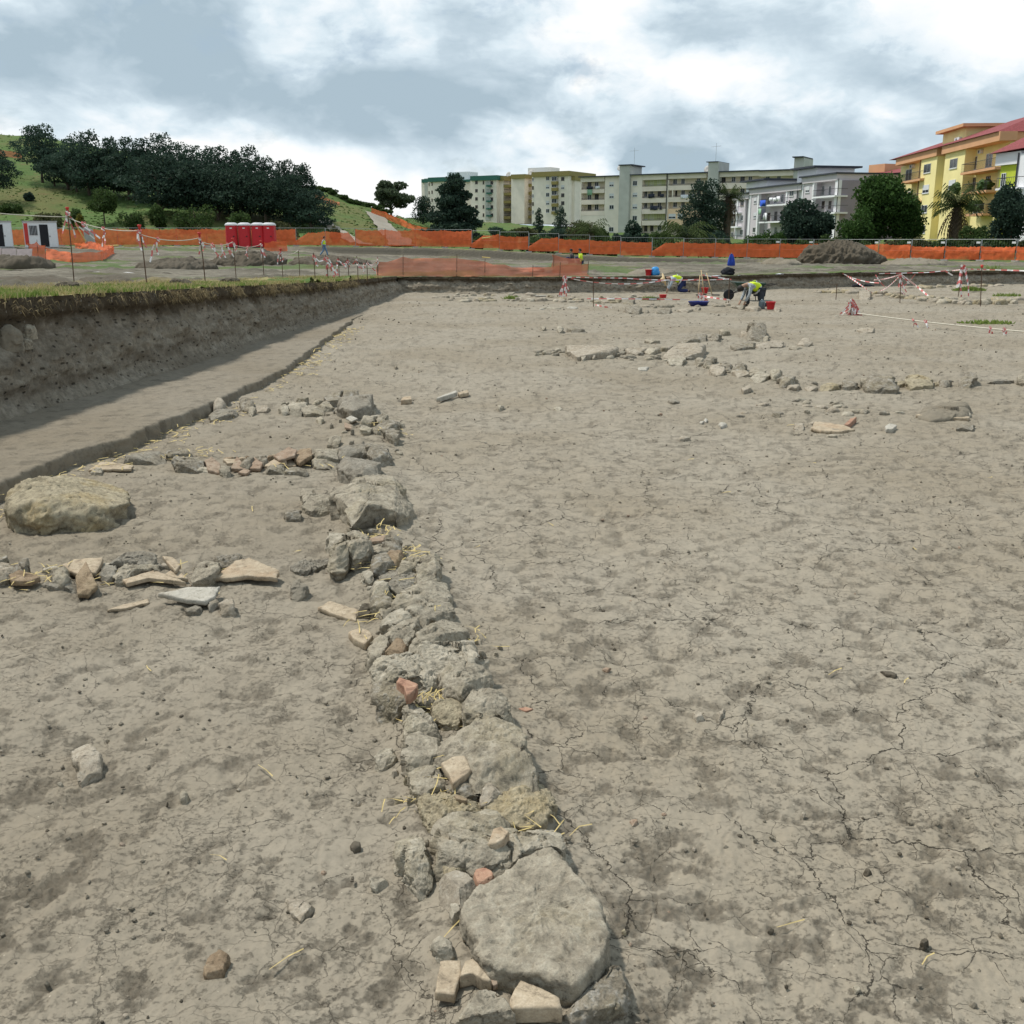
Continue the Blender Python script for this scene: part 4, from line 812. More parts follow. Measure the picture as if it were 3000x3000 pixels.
MID = [
('B', '1135 255 1160 228 1240 215 1430 240 1445 272 1380 288 1200 298 1155 278', .22, 'beige', 'longest pale block of the middle wall, dark at its foot'),
('B', '1490 264 1540 246 1602 265 1562 284 1500 274', .13, 'beige', 'pale flat stone right of the longest block'),
('B', '1600 268 1640 250 1705 260 1645 278', .12, 'light', 'light flat stone in mid wall'),
('B', '1715 294 1770 265 1850 240 1950 250 1950 292 1800 304', .20, 'beige', 'broad tan block with a black gap under it'),
('B', '1735 322 1780 305 1852 315 1820 333 1750 333', .10, 'light', 'low light stone before the broad tan block'),
('B', '1218 302 1240 285 1262 300 1240 312', .12, 'light', 'small stone at the foot of the longest block'),
('B', '1288 302 1305 283 1312 306', .14, 'beige', 'upright chip at the foot of the longest block'),
('B', '1555 357 1630 358 1612 369 1570 369', .05, 'slab', 'flat pale stone on open soil below the middle wall'),
('B', '1145 133 1160 115 1190 122 1255 133 1190 142', .14, 'dark', 'dark flat stone of the small group above the middle wall'),
('B', '1088 142 1095 118 1118 130 1112 147', .18, 'light', 'light upright stone of the small group above the middle wall'),
('B', '985 132 1000 121 1018 130 1000 138', .12, 'grey', 'left stone of the small group above the middle wall'),
('B', '1605 208 1640 194 1692 210 1640 215', .12, 'grey', 'grey stone alone above the middle wall'),
('B', '1788 198 1840 184 1932 189 1932 203 1830 206', .13, 'dark', 'dark long stone above the broad tan block'),
('B', '728 602 745 580 768 596 750 612', .09, 'light', 'white flecked stone in the middle of the open soil'),
('B', '1062 612 1090 598 1118 614 1090 620', .05, 'light', 'pale sherd in the middle of the open soil'),
('B', '115 355 118 345 132 352 125 360', .08, 'dark', 'small dark stone far left of the open soil'),
('B', '1740 552 1770 542 1812 560 1770 568', .06, 'soilrock', 'low earthy stone right of the open soil'),
('B', '1805 778 1845 760 1880 772 1840 780', .06, 'beige', 'curved pale sherd on the right open soil'),
('C', '75 305 100 286 112 308 88 318', .15, 'grey', 'first stone of the chain, beside the broad tan block'),
('C', '132 302 160 284 192 295 160 307', .16, 'dark', 'dark stone at the top of the chain'),
('C', '118 325 150 304 178 325 140 337', .16, 'dark', 'black fronted stone of the chain left of its top'),
('C', '148 348 200 328 242 350 230 377 170 367', .14, 'beige', 'tan stone of the chain'),
('C', '212 338 250 320 288 340 250 357', .19, 'dark', 'dark steep stone of the chain with a bright top'),
('C', '296 345 320 320 358 335 342 357 310 360', .19, 'dark', 'shaded rounded stone of the chain'),
('C', '286 374 340 360 372 385 310 392', .10, 'beige', 'low tan stone in mid chain'),
('C', '368 372 400 352 472 370 450 388', .12, 'grey', 'grey stone in mid chain'),
('C', '388 400 450 375 492 395 450 412 400 410', .13, 'light', 'light flat stone of the chain'),
('C', '500 390 540 368 562 380 522 408', .18, 'light', 'bright topped stone near the chain end'),
('C', '545 414 570 395 620 393 632 430 580 437 550 428', .22, 'dark', 'dark block ending the chain'),
('C', '588 458 620 440 672 450 640 462', .10, 'beige', 'tan stone right below the dark end block'),
('C', '690 452 740 440 770 455 720 470', .07, 'beige', 'pale low stone between the chain and the right wall'),
('C', '778 454 800 435 882 430 892 446 830 462', .12, 'yellow', 'yellowish first stone of the right wall'),
('C', '900 444 920 418 982 430 985 447', .16, 'dark', 'dark stone next to the yellowish one in the right wall'),
('C', '1040 455 1048 410 1110 403 1196 418 1198 458 1100 462', .26, 'dark', 'largest dark block of the right wall'),
('C', '1008 425 1040 408 1050 440 1012 444', .20, 'grey', 'grey stone against the largest dark block'),
('C', '1265 440 1290 413 1340 403 1412 408 1412 448 1290 453', .20, 'yellow', 'ochre stained stone group of the right wall'),
('C', '1450 444 1480 423 1522 430 1490 450', .14, 'dark', 'low dark stone of the right wall'),
('C', '1568 434 1600 398 1652 396 1664 430 1600 448', .22, 'dark', 'dark steep stone towards the right end of the right wall'),
('C', '1690 434 1780 426 1875 420 1870 432 1760 438', .08, 'soilrock', 'long low ridge of earthy stone in the right wall'),
('C', '1888 425 1910 398 1950 398 1950 434', .20, 'grey', 'grey stone at the right edge of the picture'),
('C', '378 155 392 114 440 108 462 140 456 162 400 160', .36, 'dark', 'tall dark rock standing alone behind the middle wall'),
('C', '208 142 240 124 268 145 230 151', .16, 'grey', 'pair of grey lumps left of the tall dark rock'),
('C', '325 153 370 138 388 155 340 161', .14, 'beige', 'tan stone at the left foot of the tall dark rock'),
('C', '398 165 440 155 492 170 470 180', .12, 'grey', 'flat stone before the tall dark rock'),
('C', '392 107 430 94 468 100 440 108', .10, 'beige', 'flat tan stone behind the tall dark rock'),
('C', '152 184 200 154 218 172 180 188', .16, 'dark', 'dark pointed stone left above the chain'),
('C', '0 190 60 168 132 168 134 190 60 193', .14, 'dark', 'dark long stone far left above the chain'),
('C', '265 224 350 204 412 210 402 230 300 235', .14, 'dark', 'long dark stone in the upper end of the middle wall'),
('C', '410 222 500 198 572 205 560 222 430 228', .13, 'beige', 'tan block at the upper end of the middle wall'),
('C', '652 208 700 188 738 205 700 214', .13, 'beige', 'pale stone right of the upper end of the middle wall'),
('C', '600 232 640 222 684 230 640 238', .06, 'grey', 'low flat stone at the far right of the middle wall'),
('C', '1335 612 1370 575 1450 553 1600 558 1635 590 1600 622 1400 634', .16, 'clod', 'rounded hump of earth on the right mid soil'),
('C', '1540 700 1570 672 1650 678 1640 700', .08, 'dark', 'dark rough stone below the earth hump'),
('C', '200 660 225 638 252 655 220 672', .07, 'slab', 'bright white stone left of the right mid cluster'),
('C', '95 642 108 632 120 640 108 648', .05, 'slab', 'leftmost white pebble of two beside the bright stone'),
('C', '122 632 132 622 142 630 132 637', .05, 'slab', 'right hand white pebble of two beside the bright stone'),
('C', '505 612 520 598 552 602 550 616', .07, 'dark', 'dark flat stone left of the right mid cluster'),
('C', '630 690 640 655 680 650 685 690', .05, 'beige', 'beige stone left of the broad flat slab'),
('C', '1010 600 1025 588 1050 592 1040 604', .06, 'dark', 'small dark stone behind the broad flat slab'),
('C', '985 130 1010 120 1085 125 1080 140 1020 140', .10, 'beige', 'flat stone group in the far right soil'),
('C', '1585 612 1610 600 1640 618 1610 626', .08, 'light', 'pale chip on the right of the earth hump'),
('W', '645 590 650 556 700 556 765 575 760 595', .25, 'dark', 'long dark slab between the far tape and the middle wall'),
('W', '885 592 940 565 1012 568 1005 592', .18, 'dark', 'dark stone right of the long dark slab'),
('W', '780 592 805 582 832 590 810 596', .10, 'dark', 'little dark stone between the two dark slabs'),
('W', '1060 585 1110 570 1190 580 1120 592', .10, 'beige', 'flat pale stone line right of the dark slabs'),
('W', '860 550 880 538 898 548 880 554', .12, 'dark', 'dark pebble behind the two dark slabs'),
('W', '1215 572 1232 560 1252 568 1232 576', .12, 'dark', 'dark pebble in front of the blue basin'),
('W', '600 520 640 495 715 505 700 525', .20, 'dark', 'dark rubble clump in the far rubble line'),
('W', '1515 552 1560 540 1610 552 1580 564', .16, 'dark', 'dark stone at the kneeling digger knee'),
('W', '1610 566 1650 545 1735 558 1700 578', .18, 'beige', 'tan stone under the kneeling digger foot'),
('W', '1840 578 1870 565 1902 575 1880 587', .16, 'beige', 'tan stone right of the red bucket'),
('Z', '598 468 605 445 650 428 690 445 680 465', .40, 'beige', 'big tan stone of the far right wall'),
]
for crop, o, h, mt, lb in MID:
    h *= .68
    stone('stone', pts(crop, o, h * .4), h, mt, lb, 'stone', **(dict(e=.75, cuts=3) if mt == 'clod' else {}))
def rubble(crop, line, n, s0, s1, h0, h1, label, group, mats=('beige', 'light', 'grey', 'soilrock'), wid=6, seed=1, flat=.6):
    """a line of loose stones along a path drawn on the soil; each one its own object"""
    rs = np.random.RandomState(seed); L_ = pts(crop, line, 0.0); seg = [(L_[i + 1] - L_[i]).length for i in range(len(L_) - 1)]
    for k in range(n):
        t = rs.uniform(0, sum(seg)); i = 0
        while i < len(seg) - 1 and t > seg[i]: t -= seg[i]; i += 1
        p = L_[i].lerp(L_[i + 1], t / seg[i]); p.x += rs.normal() * wid * .03; p.y += rs.normal() * wid * .03
        s = rs.uniform(s0, s1); a0 = rs.uniform(0, 7); asp = rs.uniform(.5, 1)
        poly = [(p.x + s * rs.uniform(.75, 1.1) * math.cos(a0 + j * .9), p.y + s * asp * rs.uniform(.75, 1.1) * math.sin(a0 + j * .9)) for j in range(7)]
        RUB.append((s / p.y, poly, .75 * rs.uniform(h0, h1), mats[rs.randint(len(mats))], label, group, 3 if p.y > 12 else 4, int(rs.randint(9999))))
RUB = []
rubble('B', '965 292 1060 270 1150 300', 16, .05, .11, .05, .11, 'small pale rubble stone at the left end of the middle wall', 'rubble at the left end of the middle wall', seed=2, wid=5)
rubble('B', '1200 305 1450 305 1700 315 1930 310', 26, .04, .10, .04, .10, 'small rubble stone along the front foot of the middle wall', 'rubble along the front of the middle wall', seed=3, wid=6)
rubble('B', '1440 285 1640 262 1932 262', 14, .05, .13, .06, .15, 'loose stone along the crest of the middle wall', 'loose stones on the crest of the middle wall', seed=4, wid=5)
rubble('C', '80 320 240 360 400 390 560 420 680 455', 20, .04, .10, .05, .11, 'small stone filling the gaps of the stone chain', 'small stones in the chain gaps', seed=5, wid=5)
rubble('C', '640 450 900 450 1300 450 1450 447', 20, .04, .10, .04, .11, 'small yellowish stone between the blocks of the right wall', 'small stones in the right wall', ('yellow', 'beige'), seed=6, wid=4)
rubble('C', '500 610 700 590 900 560 1100 600 1000 640 700 640', 30, .04, .10, .03, .07, 'small stone scattered around the broad flat slab', 'stones around the broad flat slab', seed=7, wid=14)
rubble('W', '-700 500 -300 495 0 500 300 508 530 512', 62, .08, .26, .07, .2, 'small pale stone of the far rubble line behind the open soil', 'stones of the far rubble line', ('beige', 'light', 'yellow'), seed=8, wid=14)
rubble('W', '-1000 470 -500 462 0 470 500 485 850 470', 42, .07, .2, .05, .16, 'pale rubble stone before the far trench wall', 'rubble before the far trench wall', ('beige', 'light', 'yellow'), seed=9, wid=22)
rubble('W', '-100 565 200 562 230 556', 12, .08, .2, .04, .09, 'flat pale stone left of the long dark slab', 'flat pale stones left of the dark slab', ('light', 'slab'), seed=10, wid=6)
rubble('W', '830 555 1100 535 1400 550 1500 548', 22, .07, .2, .06, .14, 'small stone in the line between basin and kneeling digger', 'stones between basin and digger', ('beige', 'dark', 'grey'), seed=12, wid=10)
rubble('Z', '235 432 380 428 520 440', 16, .12, .3, .1, .22, 'pale stone of the short row behind the ribbon bundle', 'short row behind the ribbon bundle', ('yellow', 'beige'), seed=13, wid=6)
rubble('Z', '700 458 880 456', 12, .12, .3, .1, .25, 'tan stone right of the big tan stone', 'stones right of the big tan stone', ('yellow', 'beige'), seed=14, wid=6)
rubble('Z', '960 470 1100 490 1220 505', 18, .12, .3, .1, .22, 'pale stone in the curved far right wall', 'stones of the curved far right wall', ('yellow', 'beige'), seed=15, wid=7)
rubble('Z', '1200 505 1330 520 1500 530 1700 528 1800 515', 46, .12, .30, .12, .3, 'bright tan stone in the straight far right wall', 'stones of the straight far right wall', ('yellow', 'beige', 'light'), seed=16, wid=8)
rubble('Z', '1050 400 1400 385 1730 380', 30, .14, .32, .08, .18, 'pale stone of the rearmost wall below the far bank', 'stones of the rearmost wall', ('yellow', 'beige'), seed=17, wid=8)
rubble('X', '650 240 850 230 1000 240', 12, .035, .07, .04, .09, 'small filling stone of the far left arm', 'filling stones of the far left arm', seed=18, wid=2.5)
rubble('X', '1130 320 1400 380 1520 450', 16, .03, .07, .04, .1, 'small rubble stone among the upper right cluster', 'rubble in the upper right cluster', seed=19, wid=3)
rubble('X', '250 680 500 700 900 680', 14, .03, .06, .03, .07, 'small filling stone of the tiled arm', 'filling stones of the tiled arm', ('brown', 'grey', 'tile'), seed=20, wid=2.5)
rubble('1', '560 140 700 200 780 280 650 360', 14, .02, .045, .03, .08, 'small rubble stone between the dark stones of the upper cluster', 'rubble of the upper cluster', seed=21, wid=2)
rubble('Y', '100 1040 500 1030 900 1010 1400 1020 1750 1000', 20, .025, .06, .03, .07, 'small filling stone of the near left arm', 'filling stones of the near left arm', seed=22, wid=2.5)
rubble('2', '450 950 600 1000 700 1200 560 1130', 10, .018, .035, .03, .06, 'small stone wedged along the left side of the row', 'wedged stones on the left side', ('grey', 'yellow'), seed=23, wid=1.5)
rubble('3', '420 330 450 420 680 480 960 470', 8, .015, .03, .03, .06, 'small stone wedged round the squared beige stone', 'wedged stones by the beige stone', ('grey', 'soilrock'), seed=24, wid=1)
rubble('1', '580 230 720 420 900 640 1000 900 1150 1150', 70, .012, .032, .03, .07, 'small stone packed between the big stones of the upper row', 'packing stones of the upper row', ('grey', 'soilrock', 'light', 'dark'), seed=31, wid=4.5)
rubble('2', '480 300 700 420 900 700 800 1000 1000 1130 1200 1180', 60, .010, .026, .03, .06, 'small stone packed between the big stones of the middle row', 'packing stones of the middle row', ('grey', 'soilrock', 'yellow', 'beige'), seed=32, wid=3.5)
rubble('X', '1150 250 1300 450 1350 650 1250 950 1200 1250 1400 1400', 50, .02, .05, .03, .09, 'small stone packed between the far stones of the row', 'packing stones of the far row', ('grey', 'soilrock', 'dark'), seed=33, wid=5)
RUB.sort(key=lambda r: -r[0])
n_named = sum(1 for o in COL.objects if o.name.startswith('stone'))
keep = max(0, 298 - n_named); rest = {}
for r in RUB[:keep]: stone('stone', r[1], r[2], r[3], r[4], 'stone', group=r[5], lev=r[6], seed=r[7])
RV = []; RF = []; RM = []; rb = 0; rmat = ['beige', 'light', 'grey', 'soilrock', 'yellow', 'dark', 'slab', 'brown', 'tile']
for r in RUB[keep:]:
    p, Fc, c, S = rock_data(np.array(r[1]), r[2], 3, r[7]); zz = floor_z(*c)
    RV.append(p + np.array([c[0], c[1], zz])); RF.append(Fc + rb); RM += [rmat.index(r[3])] * len(Fc); rb += len(p)
if RV: tag(link_mesh('rubble', np_mesh('rubble', np.concatenate(RV), np.concatenate(RF), [M[q] for q in rmat], True, RM)), 'small loose rubble scattered along the excavated walls', 'rubble', None, 'stuff')
# uncountable small stuff on the soil
def scatter(name, n, size, mat, label, seed, ymax=38, clump=None):
    rs = np.random.RandomState(seed); D, Fc = ico(1); V = []; Fa = []
    yy = 1.9 + (ymax - 1.9) * rs.uniform(0, 1, n * 2) ** 2.0; xx = rs.uniform(-.62, .62, n * 2) * yy
    ok = xx > benchx(yy) + .05
    if clump: ok &= (fb2(xx * .8, yy * .8, 3, clump) + rs.normal(size=len(xx)) * .15) > .05
    xx = xx[ok][:n]; yy = yy[ok][:n]; zz = zf(xx, yy)
    for i in range(len(xx)):
        s = size * rs.uniform(.35, 1) ** 2 * (1 + yy[i] * .10); q = D * (rs.uniform(.6, 1.2, 3) * s) * (1 + rs.uniform(-.25, .25, (len(D), 1)))
        V.append(q + np.array([xx[i], yy[i], zz[i] + s * .2])); Fa.append(Fc + i * len(D))
    o = link_mesh(name, np_mesh(name, np.concatenate(V), np.concatenate(Fa), M[mat], False))
    return tag(o, label, 'gravel', None, 'stuff')
scatter('soil_crumbs', 2600, .0085, 'clod', 'small crumbs of dry soil strewn over the dig floor', 3, clump=4.0)
scatter('soil_crumbs', 900, .008, 'darksoil', 'small dark crumbs of soil strewn over the dig floor', 4, clump=9.0)
scatter('pebbles', 500, .009, 'beige', 'small pale pebbles strewn over the dig floor', 5)
scatter('sherd_chips', 110, .009, 'orange', 'small orange chips strewn over the dig floor', 6)
# ================================================================== SITE FENCE, STAKES, TAPE, CABINS
M['net'] = simple('orange_net', (.74, .15, .045), .7, var=.16, scale=2.5, alpha=.80)
M['netp'] = simple('faded_orange_net', (.64, .20, .11), .7, var=.15, scale=2.0, alpha=.74)
M['galv'] = simple('galvanised_steel', (.33, .35, .35), .5, .6, .1)
M['concrete'] = simple('concrete', (.38, .37, .34), .9, var=.15, scale=8)
M['whiteplate'] = simple('white_plate', (.75, .75, .74), .5, var=.03)
M['rust'] = simple('rusty_steel', (.115, .070, .045), .8, .3, .3, 20)
M['redcap'] = simple('red_plastic', (.52, .045, .035), .45, var=.06)
M['tapered'] = simple('red_tape', (.60, .16, .15), .4, var=.06); M['tapewht'] = simple('white_tape', (.78, .74, .72), .4, var=.03)
M['rope'] = simple('pale_rope', (.55, .51, .42), .8, var=.1, scale=40)
M['toiletred'] = simple('toilet_red', (.52, .022, .030), .42, var=.06); M['white'] = simple('white_paint', (.72, .73, .74), .5, var=.04)
M['black'] = simple('black_rubber', (.018, .018, .020), .6); M['darkgap'] = simple('dark_interior', (.02, .02, .024), .8)
M['wood'] = simple('raw_wood', (.42, .31, .17), .75, var=.2, scale=12); M['yellowwood'] = simple('yellow_timber', (.50, .37, .13), .7, var=.15)
M['greypanel'] = simple('grey_panel', (.38, .37, .35), .7); M['pinkpanel'] = simple('pinkish_board', (.45, .37, .35), .75, var=.1)
M['blue'] = simple('blue_fabric', (.02, .055, .33), .8, var=.25, scale=4); M['bluebag'] = simple('light_blue_bag', (.05, .28, .62), .5, var=.15)
M['bluetub'] = simple('navy_plastic', (.012, .02, .13), .4); M['bucketred'] = simple('bucket_red', (.50, .025, .030), .4, var=.08)
M['greenmetal'] = simple('dark_green_metal', (.025, .055, .040), .5); M['blackcloth'] = simple('black_cloth', (.014, .015, .020), .9)
M['jug'] = simple('smoky_plastic', (.12, .15, .16), .25)
def sag(a, b, n, dz):
    return [a.lerp(b, i / n) - Vector((0, 0, dz * 4 * (i / n) * (1 - i / n))) for i in range(n + 1)]
# --- the long site fence
def net_mesh(mb, w, z0, zl, zr, slant=0.0, m=1, seed=0, bulge=.10):
    rs = np.random.RandomState(seed); n = 18; V = []; k = 7
    for i in range(n + 1):
        t = i / n; top = zl + (zr - zl) * t - .10 * math.sin(math.pi * t) + .03 * rs.normal()
        if slant and t < slant: top = z0 + (zl - z0) * (.35 + .65 * t / slant)
        if slant < 0 and t > 1 + slant: top = z0 + (zr - z0) * (.35 + .65 * (1 - t) / -slant)
        for j in range(k + 1):
            u = j / k; V.append((w * t, -.05 - bulge * math.sin(math.pi * u) * (.4 + .6 * math.sin(3 * t + seed)) + .02 * rs.normal(), z0 + (top - z0) * u))
    mb.add(V, [(i*(k+1)+j, (i+1)*(k+1)+j, (i+1)*(k+1)+j+1, i*(k+1)+j+1) for i in range(n) for j in range(k)], 0)
arc_ = [0]
for i in range(len(FL) - 1): arc_.append(arc_[-1] + (FL[i+1] - FL[i]).length)
def fpos(s):
    return Vector((np.interp(s, arc_, [p.x for p in FL]), np.interp(s, arc_, [p.y for p in FL]), np.interp(s, arc_, [p.z for p in FL])))
PW = 3.15
TYPES = {}
def fence_panel(kind, pos, nxt, label):
    rz = math.atan2(nxt.y - pos.y, nxt.x - pos.x); w = PW
    grp = 'orange netted panels of the long site fence'
    r = empty('fence_panel', pos, label, 'fence panel', grp, rz)
    r.scale = ((nxt - pos).length / PW, 1, 1)
    if kind in TYPES:
        for ch in TYPES[kind].children:
            c = ch.copy(); COL.objects.link(c); c.parent = r
        return r
    loc = r.location.copy(); r.location = (0, 0, 0)
    H = 1.92
    b = MB(); 
    for x in (.03, w - .03): b.tube([(x, 0, .05), (x, 0, H)], .028, 6)
    b.tube([(.03, 0, H - .03), (w - .03, 0, H - .03)], .018, 6); b.tube([(.03, 0, .16), (w - .03, 0, .16)], .018, 6)
    for k in range(1, 14): b.tube([(k * w / 14, 0, .16), (k * w / 14, 0, H - .03)], .003, 4)
    b.build('frame', M['galv'], r)
    f = MB(); f.box((0, 0, .07), (.62, .24, .14)); f.build('foot_block', M['concrete'], r)
    n = MB()
    top = {'full': (1.80, 1.78, 0), 'low': (1.52, 1.45, 0), 'slantL': (1.45, 1.50, .45), 'slantR': (1.62, 1.5, -.22), 'lowR': (1.32, 1.28, 0), 'gap': None}[kind.split('+')[0]]
    if top:
        net_mesh(n, w - .06 if kind != 'full' else w, .14, top[0], top[1], top[2], seed=len(TYPES)); n.build('orange_net', M['net'], r, True)
        n2 = MB(); n2.tube(sag(Vector((.05, -.12, .95)), Vector((w - .05, -.14, .93)), 6, .05), .012, 4); n2.build('tie_band', M['netp'], r)
    if '+tag' in kind:
        t = MB(); t.box((w - .25, -.10, 1.62), (.34, .02, .17)); t.build('white_plate', M['whiteplate'], r)
    r.location = loc; TYPES[kind] = r
    return r
NP = int(arc_[-1] // PW)
for k in range(NP):
    a, b_ = fpos(k * PW), fpos((k + 1) * PW)
    q = ((a.x + b_.x) / 2) / ((a.y + b_.y) / 2) / 1.0   # bearing
    px = 1500 + 3000 * q / .967 * 1.0
    px = 1500 + 3000 * ((a.x + b_.x) / 2) / (((a.y + b_.y) / 2) * CP + .5)
    if px < -380 or px > 3420: continue
    if px < 840: kind, lb = 'full', 'metal fence panel with taut orange net in the run behind the red toilets'
    elif px < 900: kind, lb = 'gap', 'bare metal fence panel without net left of the walking person'
    elif px < 950: kind, lb = 'slantL', 'metal fence panel whose orange net is torn down on its left side'
    elif px < 1020: kind, lb = 'slantR', 'metal fence panel with torn orange net right of the walking person'
    elif px < 1420: kind, lb = 'full', 'metal fence panel with full height orange net below the hillside track'
    elif px < 1470: kind, lb = 'slantL', 'metal fence panel with clipped net beside the gap below the dark pine'
    elif px < 2160: kind, lb = ('low' if k % 4 else 'slantL'), 'metal fence panel with low orange net below the long beige block'
    elif px < 2700: kind, lb = 'low+tag', 'metal fence panel with white plate and orange net behind the dirt mound'
    else: kind, lb = 'lowR+tag', 'metal fence panel with white plate and low orange net at the right end'
    fence_panel(kind, a, b_, lb)
# --- nets on the hill and near the pit
def net_strip(name, line, hs, mat, label, post=True, cat='safety net', seed=1, lean=0.0):
    base = [Vector(p) for p in line]; c = base[len(base) // 2]
    r = empty(name, c, label, cat); mb = MB(); rs = np.random.RandomState(seed); V = []; n = 0; K = 5
    for i in range(len(base) - 1):
        m = max(3, int((base[i + 1] - base[i]).length / .35))
        for j in range(m + (i == len(base) - 2)):
            t = j / m; p = base[i].lerp(base[i + 1], t); h = hs[i] + (hs[i + 1] - hs[i]) * t - .06 * hs[i] * math.sin(math.pi * t) + .03 * rs.normal()
            for q in range(K + 1):
                u = q / K; V.append((p.x + .04 * rs.normal(), p.y + .06 * rs.normal() + lean * u, p.z + h * u)); 
            n += 1
    mb.add(V, [(i*(K+1)+j, (i+1)*(K+1)+j, (i+1)*(K+1)+j+1, i*(K+1)+j+1) for i in range(n - 1) for j in range(K)])
    mb.build('net', M[mat], r, True)
    if post:
        for p, h in zip(base, hs):
            b = MB(); b.tube([p - Vector((0, 0, .05)), p + Vector((.02, .05, h + .12))], .012, 5); b.build('post', M['rust'], r)
    return r
def at(px, py, D):
    v = PY(px, py, D); v.z = tz(v.x, v.y); return v
def atp(px, D):
    v = PY(px, 705, D); return Vector((v.x, D, tz(v.x, D)))
def edge_back(px):      # a point on the back lip of the pit
    a = (px - 1500) / F
    y = 44.0
    for k in range(8): y = float(backy(a * (y * CP + .4))) + .9
    x = a * (y * CP + .4); return Vector((x, y, tz(x, y) * 0 + .64))
net_strip('safety_net', [edge_back(q) for q in (1106, 1181, 1338, 1420, 1560, 1640, 1722)], [.55, .78, .80, .62, .36, .46, .50], 'netp', 'faded orange net along the back lip of the pit', lean=.1)
net_strip('safety_net', [edge_back(q) + Vector((0, 2.6, .05)) for q in (1628, 1715)], [.78, .62], 'netp', 'small raised orange net screen before the two hidden workers', lean=.1)
net_strip('safety_net', [atp(1092, 168), atp(1130, 168), atp(1180, 165), atp(1215, 160), atp(1262, 158)], [1.0, 1.1, 1.0, 1.0, 1.3], 'net', 'bright orange net along the hillside at the top of the track', False)
net_strip('safety_net', [atp(925, 172), atp(960, 170), atp(1000, 168)], [.9, .9, .5], 'netp', 'reddish net strip high on the green hill shoulder', False)
net_strip('safety_net', [atp(-60, 182), atp(20, 182), atp(92, 182)], [1.0, 1.0, 1.0], 'netp', 'orange brown net strip high on the left hill', False)
net_strip('safety_net', [atp(1392, 140), atp(1440, 140), atp(1470, 138)], [.8, .7, .5], 'netp', 'short orange net beyond the dark pine', False)
net_strip('safety_net', [at(133, 748, 62), at(208, 754, 60), at(295, 748, 62), at(331, 729, 78), at(266, 712, 92), at(217, 706, 95)], [.7, .55, .6, .6, .6, .5], 'net', 'low slack orange net winding round the grass by the cabin', False, lean=.2)
net_strip('safety_net', [at(86, 756, 58), at(112, 757, 58), at(134, 756, 58)], [1.05, 1.1, .9], 'net', 'orange net screen beside the pinkish boards', True)
net_strip('safety_net', [at(776, 735, 100), at(800, 733, 100), at(842, 730, 101)], [.7, .95, .98], 'net', 'loose orange net bundle right of the red toilets', False)
def plain(name, cat, label, fn, mats, smooth=False, group=None):
    b = MB(); fn(b); return tag(b.build(name, mats, None, smooth, base_of(b)), label, cat, group)
for (x0, x1, lb) in ((-60, 0, 'pinkish board at the left edge, cut by the picture'), (2, 44, 'pinkish board in the middle of the low barrier'), (46, 90, 'pinkish board beside the orange net screen')):
    a, b_ = at(x0, 764, 56), at(x1, 761, 56)
    plain('barrier_board', 'board', lb, lambda m: m.hexa([a, b_, b_ + Vector((0, .05, 0)), a + Vector((0, .05, 0))], [a + Vector((0, .3, .78)), b_ + Vector((0, .3, .82)), b_ + Vector((0, .35, .82)), a + Vector((0, .35, .78))]), M['pinkpanel'])
# --- site cabins
def cabin(x0, x1, D, zt_, sign, label):
    a, b_ = atp(x0, D), atp(x1, D); w = (b_ - a).length * .93; H = zt_
    r = empty('site_cabin', a, label, 'site cabin', None, 0)
    o = a
    def bx(name, mat, u0, u1, z0, z1, d0, d1, par=r):
        m = MB(); m.box((o.x + (u0 + u1) / 2 * w, o.y + (d0 + d1) / 2, o.z + (z0 + z1) / 2), ((u1 - u0) * w, d1 - d0, z1 - z0)); return m.build(name, M[mat], par)
    bx('wall', 'white', 0, 1, .15, H - .12, 0, 5.5)
    bx('roof', 'greypanel', -.02, 1.02, H - .12, H, -.06, 5.56)
    bx('base_frame', 'greypanel', -.01, 1.01, 0, .15, -.03, 5.53)
    d = bx('doorway', 'darkgap', .47, .72, .18, H - .3, -.02, -.003)
    lf = bx('door', 'white', .73, .98, .16, H - .25, -.11, -.05); bx('handle', 'black', .75, .77, 1.0, 1.1, -.16, -.11, lf)
    f = bx('window', 'darkgap', .17, .41, 1.15, 1.95, -.03, -.003)
    for k in range(6): bx('bar', 'white', .18 + .042 * k, .188 + .042 * k, 1.13, 1.97, -.05, -.032, f)
    r.rotation_euler = (0, 0, math.atan2(-a.x, a.y))
    if sign:
        s = bx('red_sign', 'redcap', .02, .13, .35, H - .2, -.04, -.003)
    return r
cabin(72, 170, 92, 2.35, True, 'white site cabin with red strip sign and open door')
cabin(-56, 36, 90, 2.30, False, 'white site cabin cut by the left edge of the picture')
